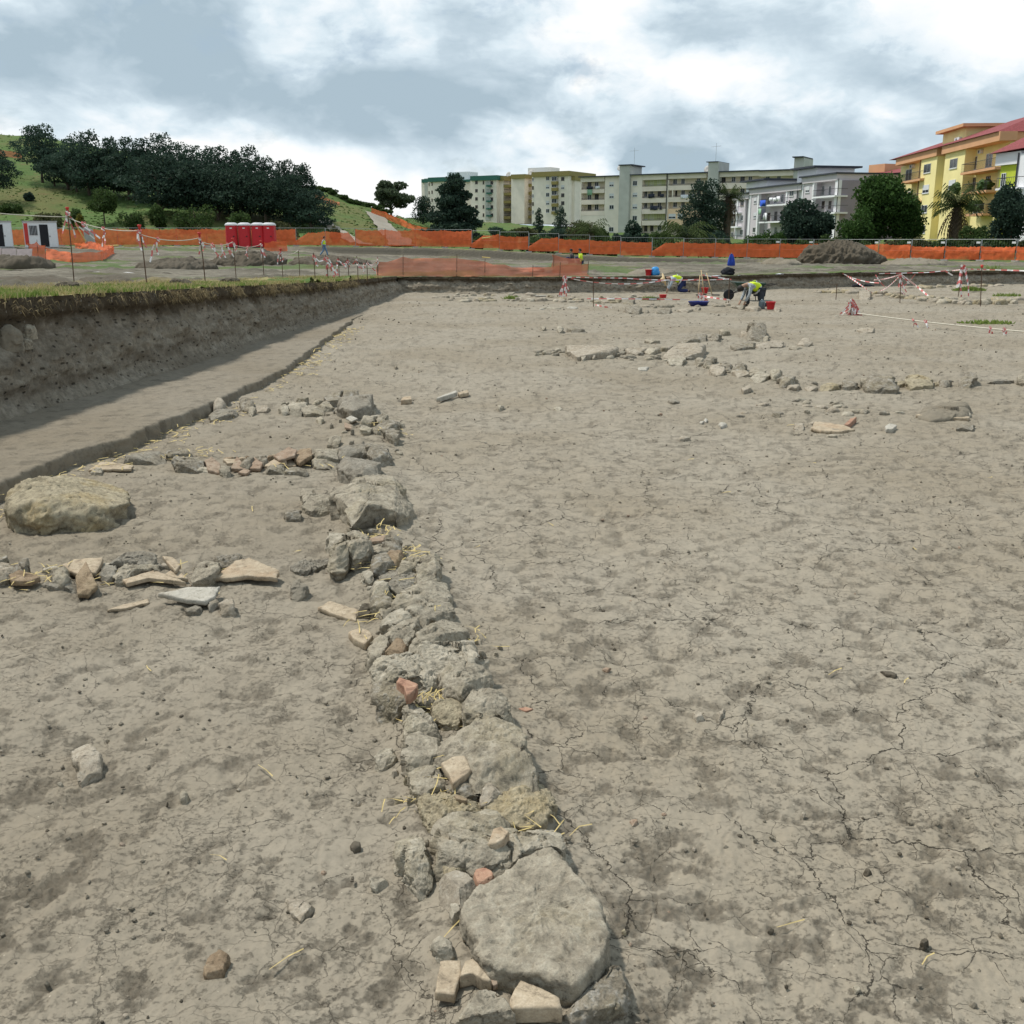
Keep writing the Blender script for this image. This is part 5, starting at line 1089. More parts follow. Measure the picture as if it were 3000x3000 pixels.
# --- four red toilets
proto = None
for i, (x, lb) in enumerate(((681, 'red portable toilet at the left end of the row of four'), (719, 'red portable toilet, second from the left of the four'), (758, 'red portable toilet, third from the left, half behind its neighbour'), (791, 'red portable toilet at the right end, orange net at its foot'))):
    p = atp(x, 104); p.z = PY(x, 723.5, 104).z; p.z = max(p.z, tz(p.x, p.y))
    if proto is None:
        r = empty('portable_toilet', (0, 0, 0), lb, 'toilet', 'red portable toilets')
        b = MB()
        def rr(hw, hd, z, c=.10): return [(hw-c, -hd, z), (hw, -hd+c, z), (hw, hd-c, z), (hw-c, hd, z), (-hw+c, hd, z), (-hw, hd-c, z), (-hw, -hd+c, z), (-hw+c, -hd, z)]
        b.hexa(rr(.56, .56, 0), rr(.53, .53, 2.03)); b.build('cabin', M['toiletred'], r)
        b = MB(); z = [rr(.58, .58, 2.03), rr(.58, .58, 2.10), rr(.50, .50, 2.22), rr(.34, .34, 2.30)]
        for q in range(3): b.hexa(z[q], z[q + 1])
        b.build('roof', M['white'], r, True)
        b = MB(); b.box((0, -.565, 1.0), (.72, .02, 1.86)); d = b.build('door', M['toiletred'], r)
        b = MB(); b.box((.25, -.60, 1.0), (.13, .04, .10)); b.build('latch', M['black'], d)
        b = MB(); b.box((0, -.575, 1.78), (.22, .014, .10)); b.build('name_plate', M['whiteplate'], d)
        b = MB(); b.box((0, 0, -.04), (1.16, 1.16, .09)); b.build('skid', M['black'], r)
        proto = r; r.location = p
    else:
        r = proto.copy(); COL.objects.link(r); r.location = p; r['label'] = lb
        for ch in proto.children:
            c = ch.copy(); COL.objects.link(c); c.parent = r
            for g in ch.children: e = g.copy(); COL.objects.link(e); e.parent = c
    r.rotation_euler = (0, 0, R(6 - 2 * i))
# --- odds and ends by the fence
p = atp(262, 100); plain('grey_hoarding', 'hoarding', 'grey upright panel right of the white cabin', lambda m: m.hexa([p + Vector((-.4, 0, 0)), p + Vector((.5, 0, 0)), p + Vector((.5, .3, 0)), p + Vector((-.4, .3, 0))], [p + Vector((-.5, 0, 1.85)), p + Vector((.3, 0, 1.7)), p + Vector((.3, .3, 1.7)), p + Vector((-.5, .3, 1.85))]), M['greypanel'])
p2_ = atp(362, 106); p3_ = atp(466, 106)
plain('timber_beam', 'beam', 'long yellow timber lying at the foot of the site fence', lambda m: m.hexa([p2_ + Vector((0, -.1, .02)), p3_ + Vector((0, -.1, .02)), p3_ + Vector((0, .2, .02)), p2_ + Vector((0, .2, .02))], [p2_ + Vector((0, -.1, .24)), p3_ + Vector((0, -.1, .24)), p3_ + Vector((0, .2, .24)), p2_ + Vector((0, .2, .24))]), M['yellowwood'])
a = atp(316, 104); b2 = atp(346, 104)
plain('timber_beam', 'beam', 'short pale timber left of the long yellow one', lambda m: m.tube([a + Vector((0, 0, .12)), b2 + Vector((0, 0, .15))], .11, 6), M['yellowwood'])
a = at(222, 660, 90); plain('timber_prop', 'prop', 'slanting yellow timber prop between cabin and grey panel', lambda m: m.tube([PY(222, 657, 90), PY(252, 708, 90)], .06, 5), M['yellowwood'])
for x, lb in ((1416, 'yellow plank high in the fence gap'),):
    plain('plank', 'plank', lb, lambda m: m.tube([PY(1412, 698, 109), PY(1436, 695, 109)], .07, 5), M['yellowwood'])
plain('plank', 'plank', 'yellow plank on the ground of the fence gap', lambda m: m.tube([atp(1412, 106) + Vector((0, 0, .08)), atp(1436, 106) + Vector((0, 0, .08))], .08, 5), M['yellowwood'])
# --- stakes and barrier tape
def striped(mb, pts_, w=.055, step=.28, seed=0, flat=0.0):
    """two-colour tape along a path, twisting a little"""
    rs = np.random.RandomState(seed); P_ = [Vector(p) for p in pts_]; L_ = [0]
    for i in range(len(P_) - 1): L_.append(L_[-1] + (P_[i+1] - P_[i]).length)
    n = max(2, int(L_[-1] / (step * .5))); prev = None
    for k in range(n + 1):
        s = L_[-1] * k / n; i = 0
        while i < len(P_) - 2 and s > L_[i + 1]: i += 1
        t = (s - L_[i]) / max(1e-6, L_[i+1] - L_[i]); p = P_[i].lerp(P_[i+1], t); d = (P_[i+1] - P_[i]).normalized()
        a = .5 * math.sin(s * .9 + seed) + rs.normal() * .12; up = Vector((0, 0, 1)) if abs(d.z) < .8 else Vector((1, 0, 0)); sd_ = d.cross(up).normalized(); v = d.cross(sd_).normalized()
        o = (v * math.cos(a) + sd_ * math.sin(a)) * w
        cur = (p + o, p - o)
        if prev: mb.add([prev[0], prev[1], cur[1], cur[0]], [(0, 1, 2, 3)], (k // 2) % 2)
        prev = cur
TM = [M['tapered'], M['tapewht']]
def bow(par, c, s, seed, n=4):
    """a knotted tape bow with hanging tails"""
    rs = np.random.RandomState(seed); b = MB()
    for k in range(n):
        l = s * rs.uniform(.5, 1.1); q = [Vector(c) + Vector((rs.normal() * .03, rs.normal() * .03, rs.uniform(-.08, .05)))]
        dx = rs.normal() * .45 + .25
        for j in range(5): q.append(q[-1] + Vector((dx * l * .16 + rs.normal() * .02, rs.normal() * .03, -l * .18)))
        striped(b, q, .013 * (1 + s), .13, seed + k)
    q = [Vector(c) + Vector((.07 * s * math.sin(a), .05 * math.cos(a), .10 * s * math.cos(a * 1.3))) for a in np.linspace(0, 12, 30)]
    striped(b, q, .014 * (1 + s), .12, seed + 9)
    return b.build('tape_bow', TM, par)
tops = []
STK = [(217, 830, 197, 610, 1.0, 'nearest rusty stake, with the thickest tape bow and a red cap'), (430, 828, 408, 662, .8, 'rusty stake with red cap left of the red toilets'), (602, 826, 584, 684, .75, 'rusty stake with tape bow below the toilets at left'),
       (692, 816, 681, 700, .7, 'rusty stake with tape bow in front of the leftmost toilet'), (774, 814, 764, 707, .9, 'rusty stake wrapped in tape below the rightmost toilet'), (829, 814, 822, 730, .8, 'stake with one long hanging tape at the bare fence panel'),
       (878, 811, 874, 733, 0, 'bare leaning stake below the torn net'), (923, 819, 918, 740, .7, 'stake with tape bow below the walking person'), (962, 820, 954, 747, 1.1, 'stake with a heavy tangle of tape right of the walking person'),
       (994, 817, 990, 752, .7, 'thin stake with a small pink bow'), (1022, 817, 1018, 756, .5, 'thin stake with a tiny bow'), (1049, 817, 1045, 750, .6, 'thin stake with tape sloping up to the right'), (1076, 816, 1074, 762, .6, 'thin stake near the faded orange net'), (1107, 814, 1106, 752, .5, 'stake at the left corner of the faded orange net')]
for i, (bx_, by_, tx, ty, bs, lb) in enumerate(STK):
    p = PG(bx_, by_, 12, 60)
    tp = PY(tx, ty, p.y)
    r = empty('tape_stake', p, lb, 'stake', 'stakes along the left pit edge')
    b = MB(); b.tube([p - Vector((0, 0, .15)), p.lerp(tp, .5) + Vector((.01, 0, 0)), tp], .013, 6); b.build('rod', M['rust'], r)
    if i < 6:
        b = MB(); b.lathe(tp - Vector((0, 0, .02)), [(.001, -.06), (.026, -.06), (.03, .0), (.045, .02), (.045, .045), (.03, .05), (.001, .05)], 10); b.build('cap', M['redcap'], r, True)
    if bs: bow(r, tp - Vector((0, 0, .12)), bs * .55, 10 + i, 5 if bs > .9 else 3)
    tops.append(tp)
def rope(line, rad, label, cat='rope', name='rope', mat='rope', knots=(), seed=3):
    c = Vector(line[0]); b = MB(); b.tube(line, rad, 5)
    if not knots: return tag(b.build(name, M[mat], None, True, c), label, cat)
    r = empty(name, c, label, cat); b.build('cord', M[mat], r, True)
    for k, q in enumerate(knots): bow(r, q, .45, seed + k, 2)
    return r
far = PY(-420, 560, tops[0].y - 2.5)
rope(sag(far, tops[0] - Vector((0, 0, .2)), 10, .12), .011, 'pale rope running off the left edge from the nearest stake')
for i, (kn, lb) in enumerate((((.28, .55), 'pale rope with two tape tails between the two nearest stakes'), ((.35, ), 'pale rope sagging before the left fence net with a long tape tail'), ((.3, .6, .8), 'pale rope with three tape tails before the leftmost toilet'), ((.5,), 'pale rope with one tail below the red toilets'))):
    L_ = sag(tops[i] - Vector((0, 0, .18 if i else .22)), tops[i + 1] - Vector((0, 0, .1)), 14, .10)
    rope(L_, .010, lb, knots=[L_[int(k * 14)] for k in kn], seed=40 + 5 * i)
L_ = sag(tops[5] - Vector((0, 0, .1)), tops[6], 8, .12); rope(L_, .01, 'slack pale rope between the hanging tape and the leaning stake')
def tape(line, label, w=.045, seed=1, name='barrier_tape'):
    b = MB(); w *= .62; striped(b, line, w, .26, seed); return tag(b.build(name, TM, None, False, Vector(line[0])), label, 'barrier tape')
for i, lb in ((7, 'tangled tape from the walking person stake to the heavy tangle'), (9, 'tape sagging between the thin bowed stakes'), (10, 'tape rising to the sloping tape stake'), (12, 'tape ending at the corner of the faded net')):
    j = min(i + 1, len(tops) - 1); tape(sag(tops[i] - Vector((0, 0, .05)), tops[j] - Vector((0, 0, .05)), 8, .18), lb, .035, i)
# far side of the pit
def stake(px, py, tx, ty, label, bs=0, z=0.0, cap=False, rad=.014):
    p = P(px, py, z); tp = PY(tx, ty, p.y); r = empty('tape_stake', p, label, 'stake')
    b = MB(); b.tube([p - Vector((0, 0, .15)), tp], rad, 6); b.build('rod', M['rust'], r)
    if cap: b = MB(); b.lathe(tp, [(.001, -.05), (.04, -.05), (.05, .04), (.001, .05)], 8); b.build('cap', M['redcap'], r, True)
    if bs: bow(r, tp - Vector((0, 0, .05)), bs, int(px), 5)
    return tp
s1 = stake(1651, 879, 1655, 812, 'stake with a long loop of tape at the far end of the dig', 1.0)
s2 = stake(1739, 899, 1738, 812, 'thin bare stake right of the looped one')
s3 = stake(2135, 887, 2137, 816, 'thin stake right of the leaning tool handles')
sA = PY(1955, 819, 43); sB = PY(2066, 805, 43)
tape(sag(s1, PY(1832, 815, 41), 8, .0) + sag(PY(1832, 815, 41), PY(2050, 818, 42), 8, .05)[1:], 'long taut tape before the far trench wall', .03, 3)
tape(sag(PY(1672, 816, 41), PY(1955, 820, 42), 14, .18), 'sagging lower tape before the far trench wall', .03, 4)
tape(sag(PY(1955, 820, 42), PY(2137, 817, 42), 10, .03), 'tape above the straw hatted digger', .03, 5)
tape([PY(2055, 805, 42.5), PY(2143, 819, 42.5)], 'tape slanting down from the tool handles', .035, 6)
tape([PY(1720, 875, 35.5), PY(1800, 875, 35.5), PY(1900, 876, 36), PY(2015, 878, 36)], 'low tape stretched over the far rubble line', .03, 7)
tape([PY(2050, 866, 38), PY(2100, 874, 36.5), PY(2139, 879, 35.5)], 'short tape leading to the thin right stake', .045, 8)
bw = empty('tape_bundle', P(2052, 885, 0), 'pink tape tails hanging from the left end of the short tape', 'barrier tape'); bow(bw, PY(2052, 866, bw.location.y), 1.0, 5, 4)
tape([P(1745, 894, .02), P(1770, 899, .02), P(1792, 902, .02)], 'piece of tape lying on the soil by the bare stake', .05, 9)
# right-hand group
z1 = stake(2449, 880, 2452, 833, 'thin stake with a pinkish tip in the far right soil')
z2 = stake(2637, 888, 2640, 803, 'stake where four tapes meet at the right', .55)
z3 = stake(2806, 870, 2822, 782, 'stake with red cap and long twisted tape on the right', 1.3, 0, True)
z4 = stake(2873, 897, 2877, 780, 'tall thin stake with red cap on the right', 0, 0, True)
kz = PY(2465, 798, 50)
tape([kz, PY(2500, 820, 47), PY(2558, 860, 43), P(2560, 862, 0)], 'tape running down from the bank to the big tan stone', .045, 11)
tape(sag(PY(2466, 800, 49), PY(2575, 829, 47), 6, .1), 'tape sagging along the far right bank', .035, 12)
tape([z2, PY(2680, 834, 42), P(2722, 869, .02)], 'tape slanting down right from the meeting stake', .05, 13)
tape(sag(z2, PY(2562, 856, 44), 6, .15), 'tape slanting down left from the meeting stake', .035, 14)
tape(sag(PY(2560, 820, 46), z2, 6, .05), 'tape rising to the meeting stake from the left', .035, 15)
tape(sag(PY(2565, 805, 48), PY(2682, 802, 47), 10, .7), 'deep sagging tape behind the meeting stake', .035, 16)
tape([PY(2470, 800, 50), PY(2560, 802, 50), PY(2720, 798, 50), PY(2780, 792, 50)], 'thin tape along the top of the far right bank', .03, 17)
tape([PY(2770, 794, 50), PY(2791, 807, 50)], 'loose tape end on the far right bank', .05, 18)
tape([PY(2790, 793, 48), PY(2830, 788, 44), PY(2900, 790, 42), PY(3060, 795, 40)], 'taut white tape at the upper right', .04, 19)
tape([P(2640, 853, .3), P(2652, 864, .02)], 'tape tail at the foot of the meeting stake', .06, 20)
r_ = PY(2516, 919, 0.0 + P(2516, 921, 0).y)
L_ = sag(P(2512, 918, .22), P(3120, 981, .12), 16, .04)
rope(L_, .016, 'white rope with two tape knots stretched low across the right', knots=[L_[5], L_[6], L_[11], L_[12]], seed=77)
bb = P(2492, 925, 0); r = empty('tape_bundle', bb, 'crumpled red and white tape bundle at the end of the rope', 'barrier tape')
b = MB(); b.tube([bb - Vector((0, 0, .1)), bb + Vector((0, 0, .42))], .012, 5); b.build('rod', M['rust'], r)
for k in range(5): bow(r, bb + Vector((.04 * k, -.02, .40 - .06 * k)), .75, 60 + k, 4)
rope([bb + Vector((0, 0, .2)), bb + Vector((-.2, -.1, .08)), P(2445, 927, .01)], .01, 'loose rope end left of the crumpled tape bundle')
# --- tools, buckets and clothes
def bucket(p, rt, rb, h, label, mat='bucketred', fill=True):
    r = empty('bucket', p, label, 'bucket')
    b = MB(); b.lathe(p, [(.001, .004), (rb, .004), (rb * 1.02, .02), (rt, h), (rt + .012, h), (rt + .012, h - .02), (rt + .002, h - .025)], 20); b.lathe(p, [(rt, h), (rt - .008, h - .01), (rb, .03), (.001, .03)], 20); b.build('body', M[mat], r, True)
    b = MB(); b.tube([p + Vector((rt * math.cos(t), rt * .3 * math.sin(t) - rt * .2, h - .005 - .10 * abs(math.sin(t)))) for t in np.linspace(0, math.pi, 12)], .004, 5); b.build('handle', M['galv'], r, True)
    return r
bucket(P(2257, 907, 0), .148, .105, .245, 'red bucket right of the kneeling digger in front')
bucket(P(2065, 860, 0), .145, .10, .235, 'red bucket under the leaning tool handles')
pb = edge_back(1902); pb.y += .3; bucket(pb, .15, .11, .26, 'dark red bucket on the bank beside the blue bag')
bucket(P(1942, 873, 0), .14, .12, .13, 'low red tub in the far rubble')
pb = edge_back(1921); pb.y += .3
def bag(m):
    D_, F_ = ico(3); V = D_ * np.array([.20, .16, .20]) * (1 + .42 * fb3(D_, 4, 4.0, .6, 1.9)[:, None]); V[:, 2] = np.maximum(V[:, 2] + .17, 0)
    m.add([Vector(v) + pb for v in V], [tuple(f) for f in F_])
plain('plastic_bag', 'bag', 'bright blue bag on the bank beside the dark red bucket', bag, M['bluebag'], True)
pt = P(2046, 896, 0)
plain('basin', 'basin', 'navy blue basin lying on the far soil', lambda m: (m.lathe(pt, [(.001, .02), (.26, .02), (.33, .15), (.345, .15), (.345, .135), (.27, 0), (.001, 0)], 22)), M['bluetub'], True)
pg = P(1911, 880, 0)
plain('basin', 'basin', 'dark green basin among the far rubble', lambda m: m.lathe(pg, [(.001, .02), (.18, .02), (.24, .1), (.25, .1), (.25, .09), (.19, 0), (.001, 0)], 18), M['greenmetal'], True)
for (x0, y0, x1, y1, lb, hd) in ((2045, 866, 2051, 806, 'short wooden tool handle leaning at the left', 0), (2063, 865, 2054, 791, 'middle wooden tool handle, the tallest', 0), (2087, 866, 2070, 800, 'hoe with a dark blade leaning at the right', 1)):
    p = P(x0, y0, 0); q = PY(x1, y1, p.y + .45); r = empty('hand_tool', p, lb, 'tool'); b = MB(); b.tube([p, q], .019, 7); b.build('handle', M['wood'], r, True)
    b = MB(); b.box(p + Vector((.12 if hd else 0, -.02, .03)), (.30 if hd else .16, .16, .03)); b.build('blade', M['black'], r)
pw = P(2192, 880, 0)
r = empty('wheelbarrow', pw, 'dark green wheelbarrow behind the kneeling digger in front', 'wheelbarrow')
b = MB(); b.hexa([pw + Vector(v) for v in ((-.35, -.22, .38), (.30, -.22, .38), (.30, .22, .38), (-.35, .22, .38))], [pw + Vector(v) for v in ((-.62, -.36, .66), (.56, -.36, .62), (.56, .36, .62), (-.62, .36, .66))]); b.build('tray', M['greenmetal'], r)
b = MB(); b.lathe((0, 0, 0), [(.001, -.04), (.12, -.04), (.19, -.045), (.20, 0), (.19, .045), (.12, .04), (.001, .04)], 18); b.v = [tuple(pw + Vector((v[0] - .72, v[2], v[1] + .20))) for v in b.v]; b.build('wheel', M['black'], r, True)
for s in (-1, 1):
    b = MB(); b.tube([pw + Vector((-.72, .06 * s, .20)), pw + Vector((-.3, .2 * s, .36)), pw + Vector((.95, .28 * s, .60))], .016, 6); b.build('handle', M['black'], r, True)
    b = MB(); b.tube([pw + Vector((.25, .2 * s, .40)), pw + Vector((.32, .22 * s, 0))], .016, 6); b.build('leg', M['black'], r, True)
pj = edge_back(2134); pj.y += .1
def jacket(m):
    D_, F_ = ico(3); V = D_ * np.array([.30, .2, .2]) * (1 + .55 * fb3(D_, 4, 7.0, .6, 1.8)[:, None]); V[:, 2] = np.maximum(V[:, 2] + .12, 0); m.add([Vector(v) + pj for v in V], [tuple(f) for f in F_])
plain('jacket', 'jacket', 'black jacket dropped on the bank edge', jacket, M['blackcloth'], True)
po = PY(2141, 787, 58); po.z = tz(po.x, po.y)
r = empty('closed_parasol', po, 'closed blue parasol standing behind the pit', 'parasol')
b = MB(); n = 20
for (rr_, z) in ((.05, .82), (.08, .76), (.12, .62), (.16, .42), (.18, .22), (.15, .18)):
    for j in range(n):
        a = 2 * math.pi * j / n; k = rr_ * (1 + .28 * math.cos(5 * a)); b.v.append((po.x + k * math.cos(a), po.y + k * math.sin(a), po.z + z))
b.f = [(i*n+j, i*n+(j+1) % n, (i+1)*n+(j+1) % n, (i+1)*n+j) for i in range(5) for j in range(n)] + [tuple(range(n))]; b.m = [0] * len(b.f)
b.build('canopy', M['blue'], r, True)
b = MB(); b.tube([po, po + Vector((0, 0, .88))], .02, 6); b.build('pole', M['galv'], r)
pj = P(2231, 905, 0); plain('water_jug', 'jug', 'grey water jug between the kneeling digger and the red bucket', lambda m: m.lathe(pj, [(.001, 0), (.10, 0), (.105, .02), (.105, .2), (.08, .25), (.035, .27), (.035, .31), (.001, .31)], 14), M['jug'], True)
for px, py, s, lb, mt in ((2511, 842, .28, 'dark cloth lying flat before the right bank', 'blackcloth'), (2545, 840, .24, 'dark lump of cloth right of the flat one', 'blackcloth')):
    p = P(px, py, 0); stone('cloth', [(p.x + s * math.cos(a), p.y + s * .6 * math.sin(a)) for a in np.linspace(0, 5.4, 7)], s * .5, 'blackcloth', lb, 'cloth', lev=4)
p = P(1583, 869, 0); tile('white_sheet', [(p.x - .2, p.y - .12), (p.x + .2, p.y - .1), (p.x + .22, p.y + .12), (p.x - .18, p.y + .15)], .05, 'slab', 'white scrap lying before the far trench wall', 'scrap', lift=.03)
p = edge_back(1583); p.y += 7; p.z = tz(p.x, p.y); plain('tyre', 'tyre', 'dark ring shaped object on the ground behind the pit', lambda m: m.tube([p + Vector((.35 * math.cos(a), .15 * math.sin(a), .1 + .10 * math.sin(a))) for a in np.linspace(0, 2 * math.pi, 17)], .06, 7), M['black'], True)
# --- heaps of earth
def heap(pts_px, D, h, label, mat='darksoil', lev=6, depth=2.2):
    n = len(pts_px); base = []
    for x in pts_px: v = PY(x, 705, D); base.append(v)
    x0, x1 = base[0].x, base[-1].x; cx = (x0 + x1) / 2; rx = (x1 - x0) / 2
    poly = [(cx + rx * math.cos(a) * (1 + .12 * math.sin(3 * a + D)), D + depth * math.sin(a)) for a in np.linspace(0, 2 * math.pi, 14)[:-1]]
    stone('earth_heap', poly, h, mat, label, 'earth heap', z=(tz(cx, D) if D > 38 or cx < -5 else 0) - .1, lev=lev, e=.75, cuts=1, deep=.4, rough=1.0, grain=1, clod=.24 * min(1, h), facet=.3)
heap([2345, 2600], 80, 1.62, 'large dark mound of excavated earth before the right fence', 'darksoil', 6, 2.6)
heap([2590, 2780], 76, .5, 'low tail of the dark mound on its right', 'clod', 5, 2)
heap([2240, 2350], 74, .45, 'low grey earth heap left of the large mound', 'clod', 5, 2)
heap([-60, 190], 27, .22, 'dark cloddy earth behind the grassy lip at the far left', 'darksoil', 5, 1.2)
heap([200, 390], 26, .20, 'dark cloddy earth behind the grassy lip between two stakes', 'darksoil', 5, .9)
heap([400, 620], 52, .5, 'bank of dark clods left of the toilets stakes', 'darksoil', 6, 2.5)
heap([630, 840], 60, .75, 'bank of dark clods below the red toilets', 'darksoil', 6, 3)
heap([850, 1090], 62, .55, 'bank of dark clods below the walking person', 'darksoil', 6, 3)
heap([-40, 150], 48, .6, 'dark earth bank under the pinkish boards', 'darksoil', 5, 1.6)
heap([1850, 1990], 49, .35, 'small earth heap behind the blue bag', 'clod', 5, 1.2)
heap([1540, 1640], 47.5, .2, 'small earth heap behind the faded orange net', 'darksoil', 5, 1.0)
heap([2955, 3060], 37, .2, 'earth pile with green weeds at the right edge', 'clod', 5, 1.3)
for px, D, s, lb in ((528, 21, .16, 'dark turf clod on the grassy lip left of the third stake'), (662, 24, .15, 'dark turf clod on the grassy lip right of the third stake'), (180, 17.5, .12, 'small brown stump on the grassy lip by the nearest stake')):
    p = atp(px, D); stone('turf_clod', [(p.x + s * 1.6 * math.cos(a), p.y + s * math.sin(a)) for a in np.linspace(0, 5.4, 7)], s, 'darksoil', lb, 'clod', z=tz(p.x, p.y) - .02, lev=5, grain=2)
for px, py, zz, s, lb in ((22, 985, .80, .17, 'large round boulder stuck in the left trench wall'), (84, 966, .95, .10, 'small round cobble stuck in the left trench wall'), (76, 1002, .82, .07, 'pale chip stuck in the left trench wall')):
    y = 11.0
    for _ in range(30):
        x = float(wallx(y)) - .11 * zz / 1.4 - .62 * s; y = x / ((px - 1500) / F) / CP - .3
    v = PY(px, py, y)
    stone('stone', [(x + s * math.cos(a), y + s * .9 * math.sin(a)) for a in np.linspace(0, 5.6, 9)], s * .9, 'clod' if s > .15 else 'grey', lb, 'stone', z=v.z - .02, e=.7, cuts=3, rough=.6, deep=s * .9, lev=5)
# ================================================================== BUILDINGS
M['cream'] = simple('cream_render', (.80, .73, .64), .85, var=.07, scale=.6); M['peach'] = simple('peach_render', (.80, .70, .61), .85, var=.07, scale=.6); M['apricot'] = simple('apricot_render', (.80, .57, .38), .85, var=.06, scale=.6)
M['greytower'] = simple('grey_green_render', (.46, .47, .435), .85, var=.1, scale=.5); M['greencap'] = simple('green_fascia', (.035, .13, .10), .7, var=.15); M['olivecap'] = simple('olive_fascia', (.27, .22, .08), .7, var=.15)
M['lilac'] = simple('lilac_render', (.56, .52, .55), .85, var=.05, scale=.5); M['lilacshade'] = simple('shaded_lilac_render', (.30, .27, .31), .85, var=.06, scale=.5); M['bwhite'] = simple('white_render', (.78, .78, .80), .8, var=.05, scale=.5)
M['yellowwall'] = simple('yellow_render', (.82, .71, .34), .85, var=.06, scale=.5); M['orangeband'] = simple('orange_band', (.60, .33, .18), .85, var=.07, scale=.6); M['redroof'] = simple('red_roof_tiles', (.21, .048, .05), .8, var=.28, scale=5, bump=.5)
M['lime'] = simple('lime_render', (.45, .52, .05), .85, var=.07, scale=.6); M['roofdark'] = simple('roof_edge', (.045, .05, .065), .7); M['glass'] = simple('window_glass', (.035, .042, .05), .15, var=.5, scale=1.5); M['shutter'] = simple('white_shutter', (.62, .63, .65), .6)
M['iron'] = simple('balcony_iron', (.06, .06, .065), .6); M['brownwood'] = simple('brown_frame', (.14, .09, .06), .7); M['loggia'] = simple('loggia_wall', (.62, .56, .44), .9, var=.1, scale=.7); M['greenwall'] = simple('pale_green_wall', (.46, .50, .27), .9, var=.1)
M['cloth_w'] = simple('white_laundry', (.72, .73, .76), .8, var=.06); M['cloth_d'] = simple('dark_laundry', (.035, .04, .06), .9); M['cloth_b'] = simple('blue_laundry', (.03, .10, .52), .8); M['cloth_g'] = simple('green_laundry', (.25, .42, .28), .8)
class Fac:
    """a facade plane through two pixel columns at given distances; pixel rects on it become real boxes"""
    def __init__(s, x0, D0, x1, D1, crop):
        s.A = PY(x0, 705, D0); s.B = PY(x1, 705, D1); s.A.z = s.B.z = 0; s.u = (s.B - s.A).normalized(); s.n = Vector((s.u.y, -s.u.x, 0))
        if s.n.y > 0 and abs(s.n.y) > .2: s.n = -s.n
        s.c = crop
    def w(s, x, y, off=0.0):
        px, py = s.c[0] + x / s.c[2], s.c[1] + y / s.c[2]; d = Vector(ray(px, py)); o = Vector((0, 0, CAMZ)); q = s.A + s.n * off
        t = (q - o).dot(s.n) / d.dot(s.n); p = o + d * t; return (p - s.A).dot(s.u), p.z
    def box(s, mb, u0, u1, z0, z1, d0, d1, m=0):
        """d0..d1 along the outward normal"""
        p = lambda u, z, d: s.A + s.u * u + s.n * d + Vector((0, 0, z))
        b = [p(u0, z0, d0), p(u1, z0, d0), p(u1, z0, d1), p(u0, z0, d1)]; mb.hexa(b, [q + Vector((0, 0, z1 - z0)) for q in b], m)
    def rect(s, x0, y0, x1, y1, off=0.0):
        u0, _ = s.w(x0, (y0 + y1) / 2, off); u1, _ = s.w(x1, (y0 + y1) / 2, off); xm = (x0 + x1) / 2
        return min(u0, u1), max(u0, u1), s.w(xm, y1, off)[1], s.w(xm, y0, off)[1]
    def part(s, name, mat, r, rects, d0, d1, off=None):
        mb = MB()
        for q in rects: s.box(mb, *s.rect(*q, d1 if off is None else off), d0, d1)
        return mb.build(name, M[mat], r)
    def window(s, r, q, off, style='brown', name='window'):
        u0, u1, z0, z1 = s.rect(*q, off); f = .07; mb = MB(); fm = 'shutter' if style in ('white', 'roller') else 'brownwood' if style == 'brown' else 'greytower'
        for a, b, c, d in ((u0, u1, z1 - f, z1), (u0, u1, z0, z0 + f), (u0, u0 + f, z0 + f, z1 - f), (u1 - f, u1, z0 + f, z1 - f), ((u0 + u1) / 2 - .03, (u0 + u1) / 2 + .03, z0 + f, z1 - f)): s.box(mb, a, b, c, d, off - .02, off + .05)
        o = mb.build(name, M[fm], r)
        g = MB(); s.box(g, u0 + f, u1 - f, z0 + f, z1 - f, off - .05, off + .012); g.build('pane', M['glass'], o)
        if style == 'roller': g = MB(); s.box(g, u0 + .03, u1 - .03, z0 + (z1 - z0) * .38, z1 - .02, off + .02, off + .06); g.build('roller_shutter', M['shutter'], o)
        g = MB(); s.box(g, u0 - .08, u1 + .08, z0 - .09, z0 - .005, off - .02, off + .10); g.build('sill', M['shutter' if style != 'brown' else 'greypanel'], o)
    def rail(s, par, u0, u1, z0, h, d, mat='iron', ends=0.0):
        mb = MB(); p = lambda u, z, dd=d: s.A + s.u * u + s.n * dd + Vector((0, 0, z))
        mb.tube([p(u0, z0 + h), p(u1, z0 + h)], .03, 4); mb.tube([p(u0, z0 + .08), p(u1, z0 + .08)], .02, 4)
        k = max(2, int((u1 - u0) / .28))
        for i in range(k + 1): u = u0 + (u1 - u0) * i / k; mb.tube([p(u, z0), p(u, z0 + h)], .014, 4)
        if ends:
            for u in (u0, u1): mb.tube([p(u, z0 + h), p(u, z0 + h, d - ends)], .03, 4)
        return mb.build('railing', M[mat], par)
    def balcony(s, r, q, off, depth, slab='orangeband', rail=True, th=.22, h=.95):
        """q: pixel rect of the slab edge; reaches from the wall at off to off+depth"""
        u0, u1, z0, z1 = s.rect(*q, off + depth); mb = MB(); s.box(mb, u0, u1, z1 - th, z1, off - .01, off + depth); o = mb.build('balcony', M[slab], r)
        if rail: s.rail(o, u0 + .05, u1 - .05, z1, h, off + depth - .06, ends=depth - .1)
        return o
